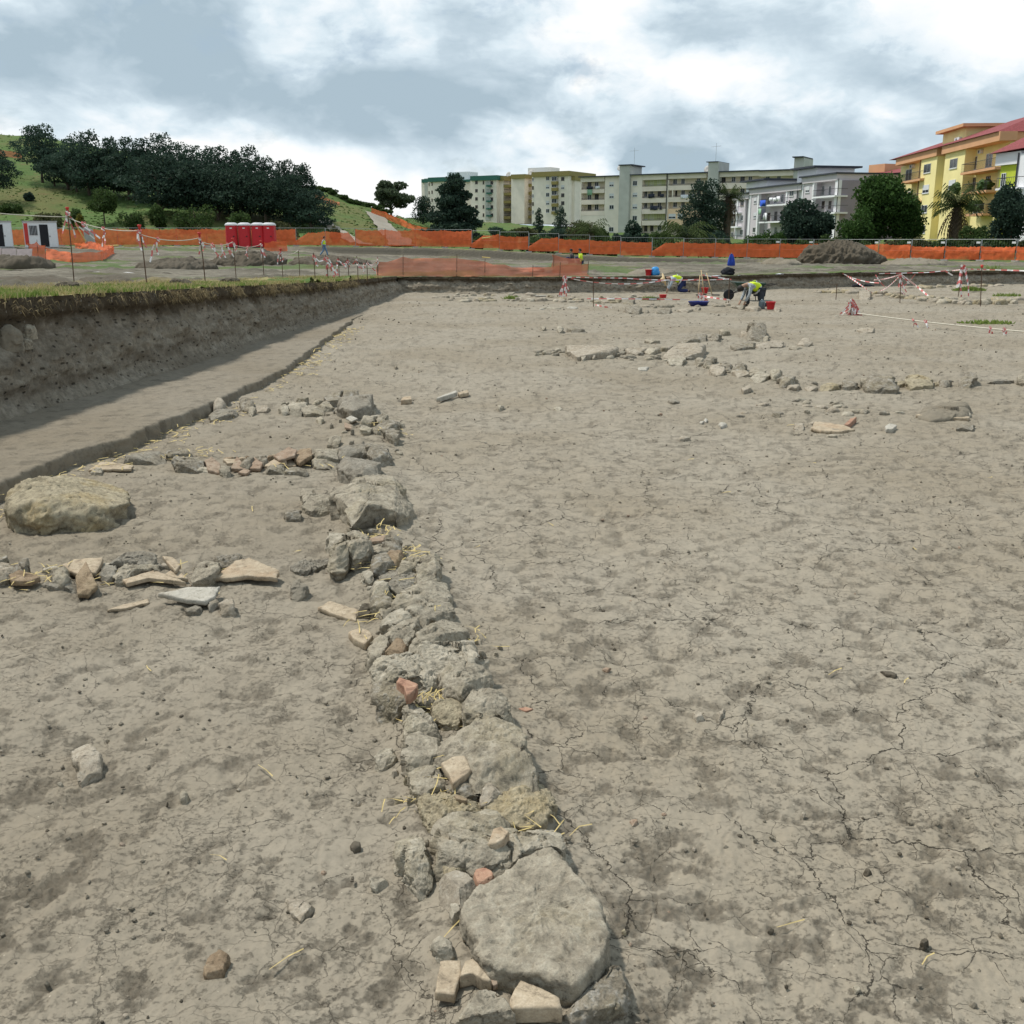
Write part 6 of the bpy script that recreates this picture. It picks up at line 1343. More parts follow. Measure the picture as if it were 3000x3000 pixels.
def antenna(p, h, label):
    r = empty('roof_antenna', p, label, 'antenna'); b = MB(); b.tube([p, p + Vector((0, 0, h))], .035, 4); b.build('mast', M['galv'], r); b = MB(); b.tube([p + Vector((-1.1, 0, h * .8)), p + Vector((1.1, 0, h * .86))], .025, 4)
    for k in range(7): x = -1.0 + k * .33; b.tube([p + Vector((x, -.3, h * .82)), p + Vector((x, .3, h * .84))], .015, 4)
    b.build('aerial', M['galv'], r)
def dish(p, label, rad=.5):
    r = empty('satellite_dish', p, label, 'satellite dish'); b = MB(); b.lathe((0, 0, 0), [(.001, 0), (rad * .5, .04), (rad, .16), (rad, .18), (rad * .5, .06), (.001, .02)], 14)
    q = Vector((-.5, -.6, .4)).to_track_quat('Z', 'Y').to_matrix(); b.v = [tuple(p + Vector((0, 0, .7)) + q @ Vector(v)) for v in b.v]; b.build('reflector', M['greypanel'], r, True); b = MB(); b.tube([p, p + Vector((0, 0, .7))], .04, 5); b.build('bracket', M['iron'], r)
def cloth(F_, q, off, mat, label, name='laundry'):
    u0, u1, z0, z1 = F_.rect(*q, off); n = 8; V = []; rs = np.random.RandomState(int(q[0]))
    for d in (0, .03):
        for i in range(n + 1):
            u = u0 + (u1 - u0) * i / n; w = .07 * math.sin(i * 1.9) + .03 * rs.normal(); V += [F_.A + F_.u * u + F_.n * (off + d) + Vector((0, 0, z1)), F_.A + F_.u * u + F_.n * (off + d + w) + Vector((0, 0, z0 + .06 * rs.normal()))]
    m = 2 * (n + 1); mb = MB(); mb.add(V, [(2*i, 2*i+1, 2*i+3, 2*i+2) for i in range(n)] + [(m+2*i+2, m+2*i+3, m+2*i+1, m+2*i) for i in range(n)] + [(2*i, 2*i+2, m+2*i+2, m+2*i) for i in range(n)] + [(2*i+1, m+2*i+1, m+2*i+3, 2*i+3) for i in range(n)])
    tag(mb.build(name, M[mat], None, True, base_of(mb)), label, 'laundry')
def aircon(r, F_, q, off):
    u0, u1, z0, z1 = F_.rect(*q, off); mb = MB(); F_.box(mb, u0, u1, z0, z1, off, off + .35); o = mb.build('air_conditioner', M['shutter'], r)
    c = F_.A + F_.u * (u0 + (u1 - u0) * .4) + F_.n * (off + .36) + Vector((0, 0, (z0 + z1) / 2)); k = (z1 - z0) * .36; mb = MB(); v = [c + F_.u * k * math.cos(a) + Vector((0, 0, k * math.sin(a))) for a in np.linspace(0, 2 * math.pi, 13)[:-1]]; mb.hexa(v, [q_ + F_.n * .03 for q_ in v]); mb.build('fan', M['iron'], o)
# ---- B: the long beige block -------------------------------------------------------------------
F1 = Fac(1700, 262, 2560, 226, (1680, 440, 4.293)); CC = (2080, 440, 4.025)
r = empty('apartment_block', F1.A, 'long beige apartment block with grey stair towers and deep loggias', 'apartment block')
u0 = F1.w(95, 600)[0]; u1 = F1.w((2352 - 1680) * 4.293, 400)[0]; zb = -2.0; zr = F1.w(300, 322)[1]
mb = MB(); F1.box(mb, u0 + .1, u1, zb, zr - .3, -13, -1.5); mb.build('wall', M['loggia'], r)
F1.part('front_wall', 'cream', r, [(390, 318, 568, 1110), (95, 335, 388, 396), (697, 303, 858, 1060), (860, 303, 1170, 372), (1182, 290, 1672, 354), (1806, 262, 2330, 330), (2332, 250, 2884, 322), (95, 821, 388, 1110)], -1.5, 0)
for q in ((95, 492, 388, 540), (95, 625, 388, 682), (95, 765, 388, 820), (860, 455, 1170, 515), (860, 600, 1170, 660), (860, 740, 1170, 800), (860, 885, 1170, 945), (1182, 440, 1672, 500), (1182, 588, 1672, 650), (1806, 410, 2330, 482), (1806, 560, 2330, 620), (1806, 700, 2330, 780), (1806, 865, 2330, 920)):
    bp = F1.part('balcony', 'peach', r, [q], -1.5, .02)
    u_, v_, z_, w_ = F1.rect(*q, 0); F1.rail(bp, u_ + .1, v_ - .1, w_, .35, -.1)
F1.part('infill_panel', 'apricot', r, [(1182, 733, 1672, 940)], -1.5, .04)
F1.part('pier', 'cream', r, [(86, 335, 96, 1110), (1165, 372, 1184, 1060), (1240, 500, 1250, 590)], -1.5, .03)
F1.part('drainpipe', 'iron', r, [(1168, 303, 1177, 940)], .03, .2, 0)
F1.part('roof', 'roofdark', r, [(58, 322, 572, 334), (697, 296, 1180, 308), (1180, 280, 1680, 294), (1806, 255, 2330, 268), (2332, 240, 2890, 255)], -13, .9)
F1.part('stair_tower', 'greytower', r, [(570, 190, 697, 1110)], -6, 1.0)
F1.part('stair_tower', 'greytower', r, [(1676, 148, 1806, 1110)], -6, 1.0)
F1.part('stair_tower', 'greytower', r, [(2760, 90, 2880, 700)], -7, .4)
F1.part('tower_roof', 'roofdark', r, [(566, 178, 737, 192), (1670, 140, 1815, 150), (2752, 76, 2890, 90)], -6.5, 1.3)
for q in ((452, 400, 508, 456), (452, 545, 508, 602), (452, 690, 508, 742), (446, 968, 505, 1026), (747, 385, 803, 446), (745, 535, 803, 586), (744, 680, 802, 736), (744, 824, 800, 882)): F1.window(r, q, 0, 'roller' if q[1] in (545, 535, 680, 400) else 'white')
for q in ((1196, 800, 1285, 860), (1310, 798, 1375, 858)): F1.window(r, q, .04, 'roller')
for x, w_ in ((180, 46), (268, 50), (890, 40), (965, 42), (1060, 44), (1255, 50), (1355, 48), (1552, 50), (1860, 55), (1990, 50), (2100, 55), (2200, 50), (2420, 50), (2560, 50)):
    for y0, y1 in ((390, 455), (530, 605), (672, 745), (815, 885), (958, 1035)):
        if x < 400 and y0 == 530: y0, y1 = 545, 615
        if 1240 < x < 1700 and y0 > 700: continue
        if x > 1800 and y0 > 900: continue
        dy = -(x - 268) * .036 if x > 400 else 0
        if x > 2300 and y0 > 700: continue
        F1.window(r, (x, y0 + dy + 8, x + w_, y1 + dy + 8), -1.5, 'white' if (x + y0) % 3 else 'brown', 'loggia_door')
for q in ((862, 374, 1160, 456), (862, 802, 1160, 886)): F1.part('loggia_lining', 'greenwall', r, [q], -1.5, -1.47)
antenna(F1.A + F1.u * F1.w(720, 180)[0] + F1.n * -2 + Vector((0, 0, F1.w(720, 186)[1])), 4.0, 'thin roof antenna on the left stair tower of the beige block'); antenna(F1.A + F1.u * F1.w(1750, 145)[0] + F1.n * -2 + Vector((0, 0, F1.w(1750, 148)[1])), 4.2, 'thin roof antenna on the middle stair tower of the beige block')
dish(F1.A + F1.u * (F1.w(545, 300)[0]) + F1.n * -2 + Vector((0, 0, F1.w(545, 312)[1] + 1)), 'satellite dish left of the left grey stair tower', .8); dish(F1.A + F1.u * F1.w(1650, 270)[0] + F1.n * -2 + Vector((0, 0, F1.w(1650, 275)[1])), 'satellite dish left of the middle stair tower', .9)
for q, m_, lb in (((165, 455, 245, 490), 'cloth_d', 'dark washing on the top left loggia of the beige block'), ((175, 495, 235, 565), 'cloth_g', 'pale green cloth hanging from the top left loggia'), ((278, 450, 330, 486), 'cloth_w', 'white washing on the top left loggia'), ((940, 550, 1020, 598), 'cloth_d', 'dark washing on the upper middle loggia'), ((1090, 550, 1140, 590), 'cloth_d', 'brownish dark washing right on the upper middle loggia'),
                  ((965, 700, 1060, 752), 'cloth_d', 'row of dark washing on the lower middle loggia'), ((1085, 705, 1112, 748), 'cloth_d', 'single dark garment on the lower middle loggia'), ((1350, 560, 1440, 605), 'cloth_w', 'white sheets hanging left of the dark middle pine'), ((1440, 558, 1535, 600), 'cloth_w', 'white sheet right beside the dark middle pine')): cloth(F1, q, .25, m_, lb)
# ---- A: cream blocks with green and olive tops --------------------------------------------------
FA = Fac(1235, 372, 1690, 340, (1200, 480, 3.864))
r = empty('apartment_block', FA.A, 'cream apartment blocks with green and olive roof bands on the rise', 'apartment block')
def modA(x0, x1, ytop, ycap, cap, d0, d1, yb=680):
    FA.part('wall', 'cream', r, [(x0, ycap - 4, x1, yb)], d0, d1); FA.part('roof_band', cap, r, [(x0 - 5, ytop, x1 + 5, ycap)], d0 - .3, d1 + .9)
modA(138, 205, 172, 212, 'greencap', -12, -4); modA(212, 392, 152, 202, 'greencap', -14, 0); modA(392, 700, 180, 208, 'greencap', -16, -6); modA(690, 985, 133, 186, 'greencap', -14, 0)
modA(990, 1062, 140, 190, 'olivecap', -14, -2); modA(1062, 1150, 135, 168, 'olivecap', -16, -6); modA(1150, 1300, 118, 166, 'olivecap', -14, 0); modA(1300, 1382, 120, 165, 'olivecap', -16, -7); modA(1384, 1800, 86, 140, 'olivecap', -15, 2.5); modA(1806, 1868, 140, 185, 'olivecap', -15, 0)
FA.part('roof_house', 'bwhite', r, [(425, 92, 665, 185), (1340, 42, 1598, 120)], -13, -7)
FA.part('balcony_column', 'greytower', r, [(856, 140, 914, 640)], -3, .35)
FA.part('balcony_column', 'greytower', r, [(168, 165, 206, 420)], -6, -3.4)
for y in (232, 322, 412, 500, 590):
    for (x0, x1, m_, o_, d_) in ((1065, 1142, 'olivecap', -6, 4), (1302, 1380, 'olivecap', -7, 4.5)):
        b_ = FA.balcony(r, (x0, y - 5 + (8 if x0 < 1200 else 0), x1, y + 26), o_, d_, m_, True, .9); FA.window(r, (x0 + 12, y - 50, x0 + 45, y), o_, 'white', 'balcony_door')
for y in (190, 262, 350, 440, 530): FA.balcony(r, (1604, y + 6, 1666, y + 25), 2.5, 1.2, 'olivecap', False, 1.0); FA.window(r, (1608, y - 46, 1664, y + 4), 3.2, 'white', 'glazed_balcony')
for k, y in enumerate((165, 258, 350, 440, 532)):
    FA.window(r, (1544, y - 22, 1582, y + 22), 2.5, 'roller' if k % 2 else 'white'); FA.window(r, (1716, y - 16, 1752, y + 26), 2.5, 'roller' if k in (1,) else 'brown'); FA.window(r, (1388, y - 6, 1406, y + 34), 2.5, 'brown' if k % 2 else 'white')
    FA.window(r, (828, y + 28, 845, y + 66), 0, 'brown'); FA.window(r, (918, y + 30, 946, y + 68), 0, 'brown'); FA.window(r, (743, y + 28, 772, y + 64), 0, 'brown')
    if k < 3: FA.window(r, (248, y + 44, 262, y + 80), 0, 'brown'); FA.window(r, (216, y + 50, 226, y + 84), 0, 'brown')
for y in (235, 320, 410, 495, 575): FA.balcony(r, (866, y + 4, 912, y + 18), .35, 1.1, 'greencap', True, .5)
dish(FA.A + FA.u * FA.w(1066, 130)[0] + FA.n * -3 + Vector((0, 0, FA.w(1066, 140)[1])), 'satellite dish on the olive topped cream block', .9); dish(FA.A + FA.u * FA.w(1320, 110)[0] + FA.n * -3 + Vector((0, 0, FA.w(1320, 122)[1])), 'pair like dish beside the olive block roof house', 1.1)
# ---- C: lilac three storey block ------------------------------------------------------------------
FC = Fac(2137, 205, 2456, 165, CC)
r = empty('apartment_block', FC.A, 'lilac three storey block with white pillars and balconies facing left', 'apartment block')
seg = ((230, 470, 545, 500), (470, 1085, 500, 360), (1085, 1500, 345, 262))
uE = FC.w(1510, 400)[0]; eave = []
for i, (x0, x1, ya, yb) in enumerate(seg):
    a, b_ = FC.w(x0, 500)[0], FC.w(x1, 500)[0]; ze = (FC.w(x0, ya)[1] + FC.w(x1, yb)[1]) / 2; eave.append(ze)
    mb = MB(); FC.box(mb, a, b_, -1, ze - .9, -12 - .05 * i, -1.4); mb.build('wall', M['lilac'], r)
    mb = MB(); FC.box(mb, a, b_ + .05, ze - .95, ze, -12.4 - .05 * i, .25); mb.build('fascia', M['lilac'], r)
    mb = MB(); FC.box(mb, a - .3, b_ + .3, ze, ze + .22, -12.7 - .05 * i, .6); mb.build('roof', M['roofdark'], r)
mb = MB(); zc = eave[2] - 1.0; FC.box(mb, uE + .02, uE + .35, -1, zc, -12, -.2); mb.build('gable_wall', M['lilacshade'], r)  # gable's shaded side painted in as a darker lilac
for x0, x1, z_ in ((330, 420, 0), (484, 572, 1), (905, 1015, 1), (1090, 1205, 2)):
    a, b_ = FC.w(x0, 600)[0], FC.w(x1, 600)[0]; mb = MB(); FC.box(mb, a, b_, -1, eave[z_] - .96, -1.4, 0); mb.build('front_wall', M['lilac'], r)
for x0, x1, z_ in ((418, 484, 0), (1015, 1090, 1)):
    a, b_ = FC.w(x0, 600)[0], FC.w(x1, 600)[0]; mb = MB(); FC.box(mb, a, b_, -1, eave[z_] - .5, -1.3, -.5); mb.build('stair_wall', M['bwhite'], r)
for x0, x1, z_ in ((322, 338, 0), (470, 487, 1), (566, 580, 1), (895, 912, 1), (1085, 1096, 2), (1205, 1222, 2), (1470, 1512, 2)):
    a, b_ = FC.w(x0, 600)[0], FC.w(x1, 600)[0]; mb = MB(); FC.box(mb, a, b_, -1, eave[z_] - .94, -.4, .12); mb.build('pillar', M['bwhite'], r)
for q in ((230, 735, 325, 750), (185, 900, 325, 915), (185, 1070, 325, 1085), (575, 640, 895, 655), (575, 838, 895, 855), (1205, 540, 1470, 556), (1205, 735, 1470, 752)): FC.balcony(r, q, -1.4, 2.2, 'bwhite', True, .25, 1.0)
for q, st in (((362, 590, 398, 655), 'brown'), ((362, 765, 392, 830), 'white'), ((356, 935, 390, 1000), 'white'), ((520, 562, 552, 625), 'roller'), ((516, 738, 548, 800), 'roller'), ((505, 910, 540, 970), 'grey'), ((940, 465, 988, 542), 'grey'), ((1128, 428, 1175, 500), 'roller')): FC.window(r, q, 0, st)
for x in (250, 290, 610, 680, 760, 840, 1250, 1320, 1400):
    for k in range(3):
        y = {0: (640, 730), 1: (800, 895), 2: (965, 1060)}[k] if x < 400 else {0: (545, 640), 1: (735, 835), 2: (915, 1000)}[k] if x < 1000 else {0: (420, 535), 1: (600, 690), 2: (780, 900)}[k]
        dy = -(x - 700) * .18 if 400 < x < 1000 else 0
        FC.window(r, (x, y[0] + dy, x + 30, y[1] + dy), -1.38, 'brown' if (x + k) % 2 else 'white', 'balcony_door')
F1b = FC
for q, nm in (((485, 350, 1020, 478), 'roof_house'), ((1095, 195, 1720, 330), 'roof_house')):
    u_, v_, z_, w_ = FC.rect(*q, -6); v_ = u_ + (7 if q[0] > 1000 else 9); mb = MB(); FC.box(mb, u_, v_, z_ - 2, w_, -12, -5); o = mb.build(nm, M['bwhite'], r); mb = MB(); FC.box(mb, u_ - 1.0, v_ + .8, w_, w_ + .3, -13, -4); mb.build('flat_roof', M['roofdark'], o)
for x, y in ((1045, 420), (460, 560), (1560, 330)):
    u_ = FC.w(min(x, 1510), 500)[0] + (.25 if x > 1500 else 0); mb = MB(); mb.tube([FC.A + FC.u * u_ + FC.n * .2 + Vector((0, 0, FC.w(x, y)[1])), FC.A + FC.u * u_ + FC.n * .2], .07, 5); mb.build('drainpipe', M['iron'], r)
for q, m_, lb in (((592, 590, 655, 660), 'cloth_b', 'bright blue cloth hanging on the lilac block balcony'), ((572, 690, 606, 752), 'cloth_g', 'green cloth hanging below the bright blue one'), ((612, 690, 650, 815), 'cloth_d', 'long dark cloth hanging on the lilac block balcony'), ((700, 560, 740, 595), 'cloth_w', 'leftmost of three white cloths on the lilac block balcony'), ((745, 560, 778, 600), 'cloth_w', 'middle one of three white cloths on the lilac block balcony'), ((785, 545, 825, 600), 'cloth_w', 'rightmost of three white cloths on the lilac block balcony'), ((630, 740, 668, 820), 'cloth_w', 'white cloth on the lower balcony of the lilac block')): cloth(FC, q, .95, m_, lb)
# ---- D: yellow block with red roof -----------------------------------------------------------------
CD = (2550, 360, 4.293); FD = Fac(2638, 160, 2927, 122, CD); FD.n = Vector((FD.u.y, -FD.u.x, 0)); FD.n = FD.n if FD.n.x < 0 else -FD.n
r = empty('apartment_block', FD.A, 'yellow four storey block with orange bands and red tiled roof', 'apartment block')
uW = FD.w(372, 700, -1.3)[0]; uE = FD.w(1600, 400)[0]; zE = (FD.w(340, 505)[1] + FD.w(1570, 240)[1]) / 2 - .2
mb = MB(); FD.box(mb, uW, uE, -1, zE, -13, -1.3); mb.build('wall', M['yellowwall'], r)
def pxu(x, off=0.0): return FD.w(x, 600, off)[0]
for a, b_ in ((630, 828), (925, 1172)):
    mb = MB(); FD.box(mb, pxu(a), pxu(b_), -1, zE, -1.3, 0); mb.build('front_wall', M['yellowwall'], r)
FD.part('front_wall', 'yellowwall', r, [(1560, 600, 1600, 1400)], -1.3, -.6)
for a, b_, e in ((338, 828, .25), (915, 1610, .35)):
    mb = MB(); FD.box(mb, pxu(a) - .3, pxu(b_) + .2, zE, zE + 1.0, -1.6, e); mb.build('orange_band', M['orangeband'], r)
mb = MB(); FD.box(mb, uW - .3, uE + .35, zE, zE + 1.0, -13.3, -1.65); mb.build('orange_band', M['orangeband'], r)
P_ = lambda u, d, z: FD.A + FD.u * u + FD.n * d + Vector((0, 0, z))
def hip(u0, u1, d0, d1, z, h, ins): 
    mb = MB(); m_ = (d0 + d1) / 2; mb.add([P_(u0, d0, z), P_(u1, d0, z), P_(u1, d1, z), P_(u0, d1, z), P_(u0 + ins, m_, z + h), P_(u1 - ins, m_, z + h)], [(0, 1, 5, 4), (1, 2, 5), (2, 3, 4, 5), (3, 0, 4), (3, 2, 1, 0)]); return mb.build('roof', M['redroof'], r)
um = (pxu(828) + pxu(915)) / 2
hip(uW - .6, um - .01, -13.6, .55, zE + 1.0, 2.4, 5); hip(um + .01, uE + .6, -13.8, .6, zE + 1.02, 2.7, 5.5)
ux = FD.w(935, 250, -2.5)[0]; mb = MB(); FD.box(mb, ux, ux + 9, zE + .8, zE + 3.3, -9, -2.2); o = mb.build('roof_house', M['yellowwall'], r); mb = MB(); FD.box(mb, ux - .9, ux + 10, zE + 3.3, zE + 3.7, -9.8, -1.4); mb.build('flat_roof', M['orangeband'], o)
for q, st in (((675, 516, 760, 628), 'grey'), ((660, 780, 738, 884), 'roller'), ((642, 1035, 716, 1132), 'white'), ((618, 1290, 692, 1388), 'grey'), ((1003, 450, 1095, 570), 'grey'), ((988, 718, 1070, 830), 'roller')): FD.window(r, q, 0, st)
for q in ((360, 722, 620, 745), (420, 990, 590, 1010), (470, 1235, 570, 1255), (1135, 590, 1560, 615), (1150, 862, 1450, 885), (1190, 1140, 1410, 1165)): FD.balcony(r, q, -1.3, 1.9, 'orangeband', True, .28, 1.0)
for q, st in (((445, 585, 520, 738), 'white'), ((470, 860, 530, 1000), 'white'), ((1280, 425, 1340, 590), 'white'), ((1455, 385, 1535, 560), 'white'), ((1265, 690, 1320, 860), 'brown'), ((1455, 670, 1510, 760), 'brown'), ((1195, 480, 1235, 600), 'brown'), ((1300, 1000, 1360, 1140), 'white')): FD.window(r, q, -1.3, st, 'balcony_door')
aircon(r, FD, (1090, 185, 1148, 240), -2.2); aircon(r, FD, (1385, 340, 1420, 385), -1.3); aircon(r, FD, (520, 525, 560, 570), -1.3)
for x, d in ((628, .02), (838, -1.3)): mb = MB(); mb.tube([P_(pxu(x, d), d + .1, zE), P_(pxu(x, d), d + .1, 0)], .07, 5); mb.build('drainpipe', M['brownwood'], r)
G = Fac(2926, 121.7, 3120, 121.7, CD); aircon(r, G, (1705, 318, 1778, 370), .1)
for k, (x, y, lb) in enumerate(((1130, 800, 'potted plants on the middle balcony of the yellow block, left end'), (1480, 770, 'bushy potted plants on the middle balcony of the yellow block, right end'), (1360, 1030, 'potted plants on the lower balcony of the yellow block'))):
    u_, z_ = FD.w(x, y + 80, -.3); c = P_(u_, .1, z_ + .1); D_, F_ = ico(3); V = D_ * np.array([.9, .9, .65]) * (1 + .5 * fb3(D_ * 3, 3, 5.0 + k)[:, None]); mb = MB(); mb.add([c + Vector(v) + Vector((0, 0, .5)) for v in V], [tuple(f) for f in F_]); M.setdefault('potleaf', simple('balcony_leaves', (.04, .075, .02), .8, var=.5, scale=6)); tag(mb.build('balcony_plants', M['potleaf'], None, False, c), lb, 'plants')
# ---- E: lime and white house, far right; F: roofs between -------------------------------------------------
FE = Fac(2915, 112, 3160, 100, CD)
r = empty('house', FE.A, 'lime green and white house with red roof at the right edge', 'house')
u0, u1, z0, z1 = FE.rect(1590, 560, 1858, 1450); zt_ = FE.w(1590, 580)[1] + .3
mb = MB(); FE.box(mb, u0, u1, -1, zt_, -9, 0); mb.build('wall', M['lime'], r); mb = MB(); FE.box(mb, u1, u1 + 9, -1, zt_ + .9, -9, .5); mb.build('wall', M['bwhite'], r)
mb = MB(); FE.box(mb, u0 - .6, u1, zt_, zt_ + 1.2, -9.5, .3); mb.build('white_fascia', M['bwhite'], r)
mb = MB(); p = lambda u, d, z: FE.A + FE.u * u + FE.n * d + Vector((0, 0, z)); z_ = zt_ + 1.22; mb.add([p(u0 - 1, .8, z_), p(u1 + 10, .8, z_ + .5), p(u1 + 10, -5, z_ + 4.4), p(u0 + 3.5, -5, z_ + 3.6), p(u0 - 1, -9.8, z_), p(u1 + 10, -9.8, z_ + .5)], [(0, 1, 2, 3), (0, 3, 4), (3, 2, 5, 4), (1, 5, 2), (0, 4, 5, 1)]); mb.build('roof', M['redroof'], r)
FE.window(r, (1645, 632, 1702, 805), 0, 'white', 'balcony_door'); FE.balcony(r, (1570, 815, 1850, 835), 0, 1.2, 'bwhite', True, .2, 1.0)
mb = MB(); mb.tube([p(u1, .6, zt_ + 1), p(u1, .6, 0)], .08, 5); mb.build('drainpipe', M['iron'], r)
FF = Fac(2535, 190, 2660, 180, CD)
r = empty('house', FF.A, 'low red roofed house with an orange roof box behind the yellow block', 'house')
mb = MB(); a, b_, c_, d_ = FF.rect(-60, 640, 420, 900); FF.box(mb, a, b_ + 6, -1, d_, -12, -.3); mb.build('wall', M['lilac'], r)
mb = MB(); p = lambda u, d, z: FF.A + FF.u * u + FF.n * d + Vector((0, 0, z)); zr_ = FF.w(300, 560, -5)[1]; mb.add([p(a - 1, .3, d_), p(b_ + 7, .3, d_), p(b_ + 7, -6, zr_), p(a + 5, -6, zr_), p(a - 1, -12, d_), p(b_ + 7, -12, d_)], [(0, 1, 2, 3), (0, 3, 4), (3, 2, 5, 4), (1, 5, 2), (0, 4, 5, 1)]); mb.build('roof', M['redroof'], r)
FF.part('roof_box', 'orangeband', r, [(-20, 522, 180, 625)], -7, -2)
# ================================================================== PEOPLE
M['skin'] = simple('skin', (.36, .22, .15), .6, var=.08); M['vest'] = simple('hi_vis_yellow', (.62, .80, .03), .6, var=.08, scale=10)
M['band'] = simple('reflective_band', (.50, .52, .50), .35); M['jeans'] = simple('blue_jeans', (.13, .21, .34), .85, var=.2, scale=12)
M['navy'] = simple('navy_trousers', (.022, .032, .10), .85, var=.15); M['dkgrey'] = simple('dark_grey_trousers', (.035, .040, .048), .85, var=.2, scale=12)
M['shirt'] = simple('pale_blue_shirt', (.36, .41, .46), .85, var=.15, scale=12); M['camo'] = simple('grey_mottled_shirt', (.30, .33, .35), .85, var=.45, scale=22)
M['straw_hat'] = simple('straw_hat', (.60, .47, .28), .8, var=.12, scale=30); M['hair'] = simple('dark_hair', (.02, .016, .013), .7); M['boot'] = simple('work_boot', (.06, .045, .035), .7)
def skin_obj(name, J, E, mat, parent, sub=2, root=None):
    names = list(J); idx = {k: i for i, k in enumerate(names)}
    me = bpy.data.meshes.new(name); me.from_pydata([J[k][0] for k in names], [(idx[a], idx[b]) for a, b in E], []); me.materials.append(M[mat])
    o = link_mesh(name, me, parent)
    s = o.modifiers.new('skin', 'SKIN'); s.use_smooth_shade = True
    sv = me.skin_vertices[0].data
    for k in names:
        r = J[k][1]; sv[idx[k]].radius = (r, r) if not isinstance(r, tuple) else r; sv[idx[k]].use_root = (k == (root or names[0]))
    d = o.modifiers.new('sub', 'SUBSURF'); d.levels = sub; d.render_levels = sub
    return o
def lim(J, E, keys, rads):
    return {k: (J[k], r) for k, r in zip(keys, rads)}
def person(loc, rz, J, label, tops, legs, hat, vest=True, gloves=None):
    """J: joint -> position. one continuous skin body with fingers; clothes are children"""
    r = empty('person', (0, 0, 0), label, 'person', None, rz)
    V = lambda k: Vector(J[k])
    B = {k: (J[k], q) for k, q in (('pelvis', .105), ('belly', .105), ('chest', .125), ('neck', .055), ('head', .085), ('crown', .085))}
    E = [('pelvis', 'belly'), ('belly', 'chest'), ('chest', 'neck'), ('neck', 'head'), ('head', 'crown')]
    for s in 'LR':
        for a, k, q in (('chest', 'sh', .055), ('sh', 'el', .042), ('el', 'wr', .030), ('pelvis', 'hip', .085), ('hip', 'kn', .058), ('kn', 'an', .042), ('an', 'toe', .035)):
            B[k + s] = (J[k + s], q); E.append((a if a in ('chest', 'pelvis') else a + s, k + s))
        w = V('wr' + s); d = (w - V('el' + s)).normalized(); side = d.cross(Vector((0, 0, 1)))
        side = side.normalized() if side.length > .1 else Vector((1, 0, 0)); nn = side.cross(d)
        B['palm' + s] = (w + d * .07, (.036, .018)); E.append(('wr' + s, 'palm' + s))
        for i, (o_, l) in enumerate(((-.032, .055), (-.011, .068), (.011, .063), (.032, .05))):
            B['f%d%s' % (i, s)] = (w + d * .10 + side * o_, .009); B['g%d%s' % (i, s)] = (w + d * (.10 + l * .6) + side * o_ * 1.1 - nn * .02, .008); B['t%d%s' % (i, s)] = (w + d * (.10 + l) + side * o_ * 1.1 - nn * .05, .007)
            E += [('palm' + s, 'f%d%s' % (i, s)), ('f%d%s' % (i, s), 'g%d%s' % (i, s)), ('g%d%s' % (i, s), 't%d%s' % (i, s))]
        B['th' + s] = (w + d * .05 + side * .05 - nn * .02, .010); B['tt' + s] = (w + d * .09 + side * .06 - nn * .035, .008); E += [('palm' + s, 'th' + s), ('th' + s, 'tt' + s)]
    body = skin_obj('body', B, E, 'skin', r, 1)
    nose = MB(); h = V('head').lerp(V('crown'), .35); f = Vector(J['face']).normalized()
    # face details, hair
    up = (V('crown') - V('neck')).normalized(); sd_ = f.cross(up).normalized()
    nose.tube([h + f * .085 + up * .02, h + f * .115 - up * .01, h + f * .09 - up * .02], [.008, .014, .008], 6); nose.build('nose', M['skin'], r, True)
    hm = MB(); D_, F_ = ico(3)
    hc = V('crown') - up * .01
    keep = [tuple(q) for q in F_ if not any((Vector(D_[i]).dot(f) > .35 and Vector(D_[i]).dot(up) < .45) or Vector(D_[i]).dot(up) < -.75 for i in q)]
    hm.add([hc + Vector(d) * .112 for d in D_], keep); hm.build('hair', M['hair'], r, True)
    fm = MB()
    for s_ in (-1, 1): fm.add([h + f * .088 + sd_ * .032 * s_ + up * .02 + Vector(d) * .011 for d in ico(2)[0]], [tuple(q) for q in ico(2)[1]])
    fm.build('eyes', M['black'], r, True)
    T = {'pelvis': (J['pelvis'], .135), 'belly': (J['belly'], .135), 'chest': (J['chest'], .158), 'collar': (V('chest').lerp(V('neck'), .75), .075)}; TE = [('pelvis', 'belly'), ('belly', 'chest'), ('chest', 'collar')]
    for s in 'LR':
        T['sh' + s] = (J['sh' + s], .068); T['el' + s] = (J['el' + s], .052); T['wr' + s] = (V('el' + s).lerp(V('wr' + s), .92), .044); TE += [('chest', 'sh' + s), ('sh' + s, 'el' + s), ('el' + s, 'wr' + s)]
    skin_obj('shirt', T, TE, tops, r)
    G = {'pelvis': (J['pelvis'], .145)}; GE = []
    for s in 'LR':
        G['hip' + s] = (J['hip' + s], .112); G['kn' + s] = (J['kn' + s], .080); G['an' + s] = (J['an' + s], .064); GE += [('pelvis', 'hip' + s), ('hip' + s, 'kn' + s), ('kn' + s, 'an' + s)]
    skin_obj('trousers', G, GE, legs, r)
    for s in 'LR':
        skin_obj('shoe', {'a': (J['an' + s], .052), 'b': (V('an' + s).lerp(V('toe' + s), .5), .05), 'c': (J['toe' + s], .042)}, [('a', 'b'), ('b', 'c')], 'boot', r)
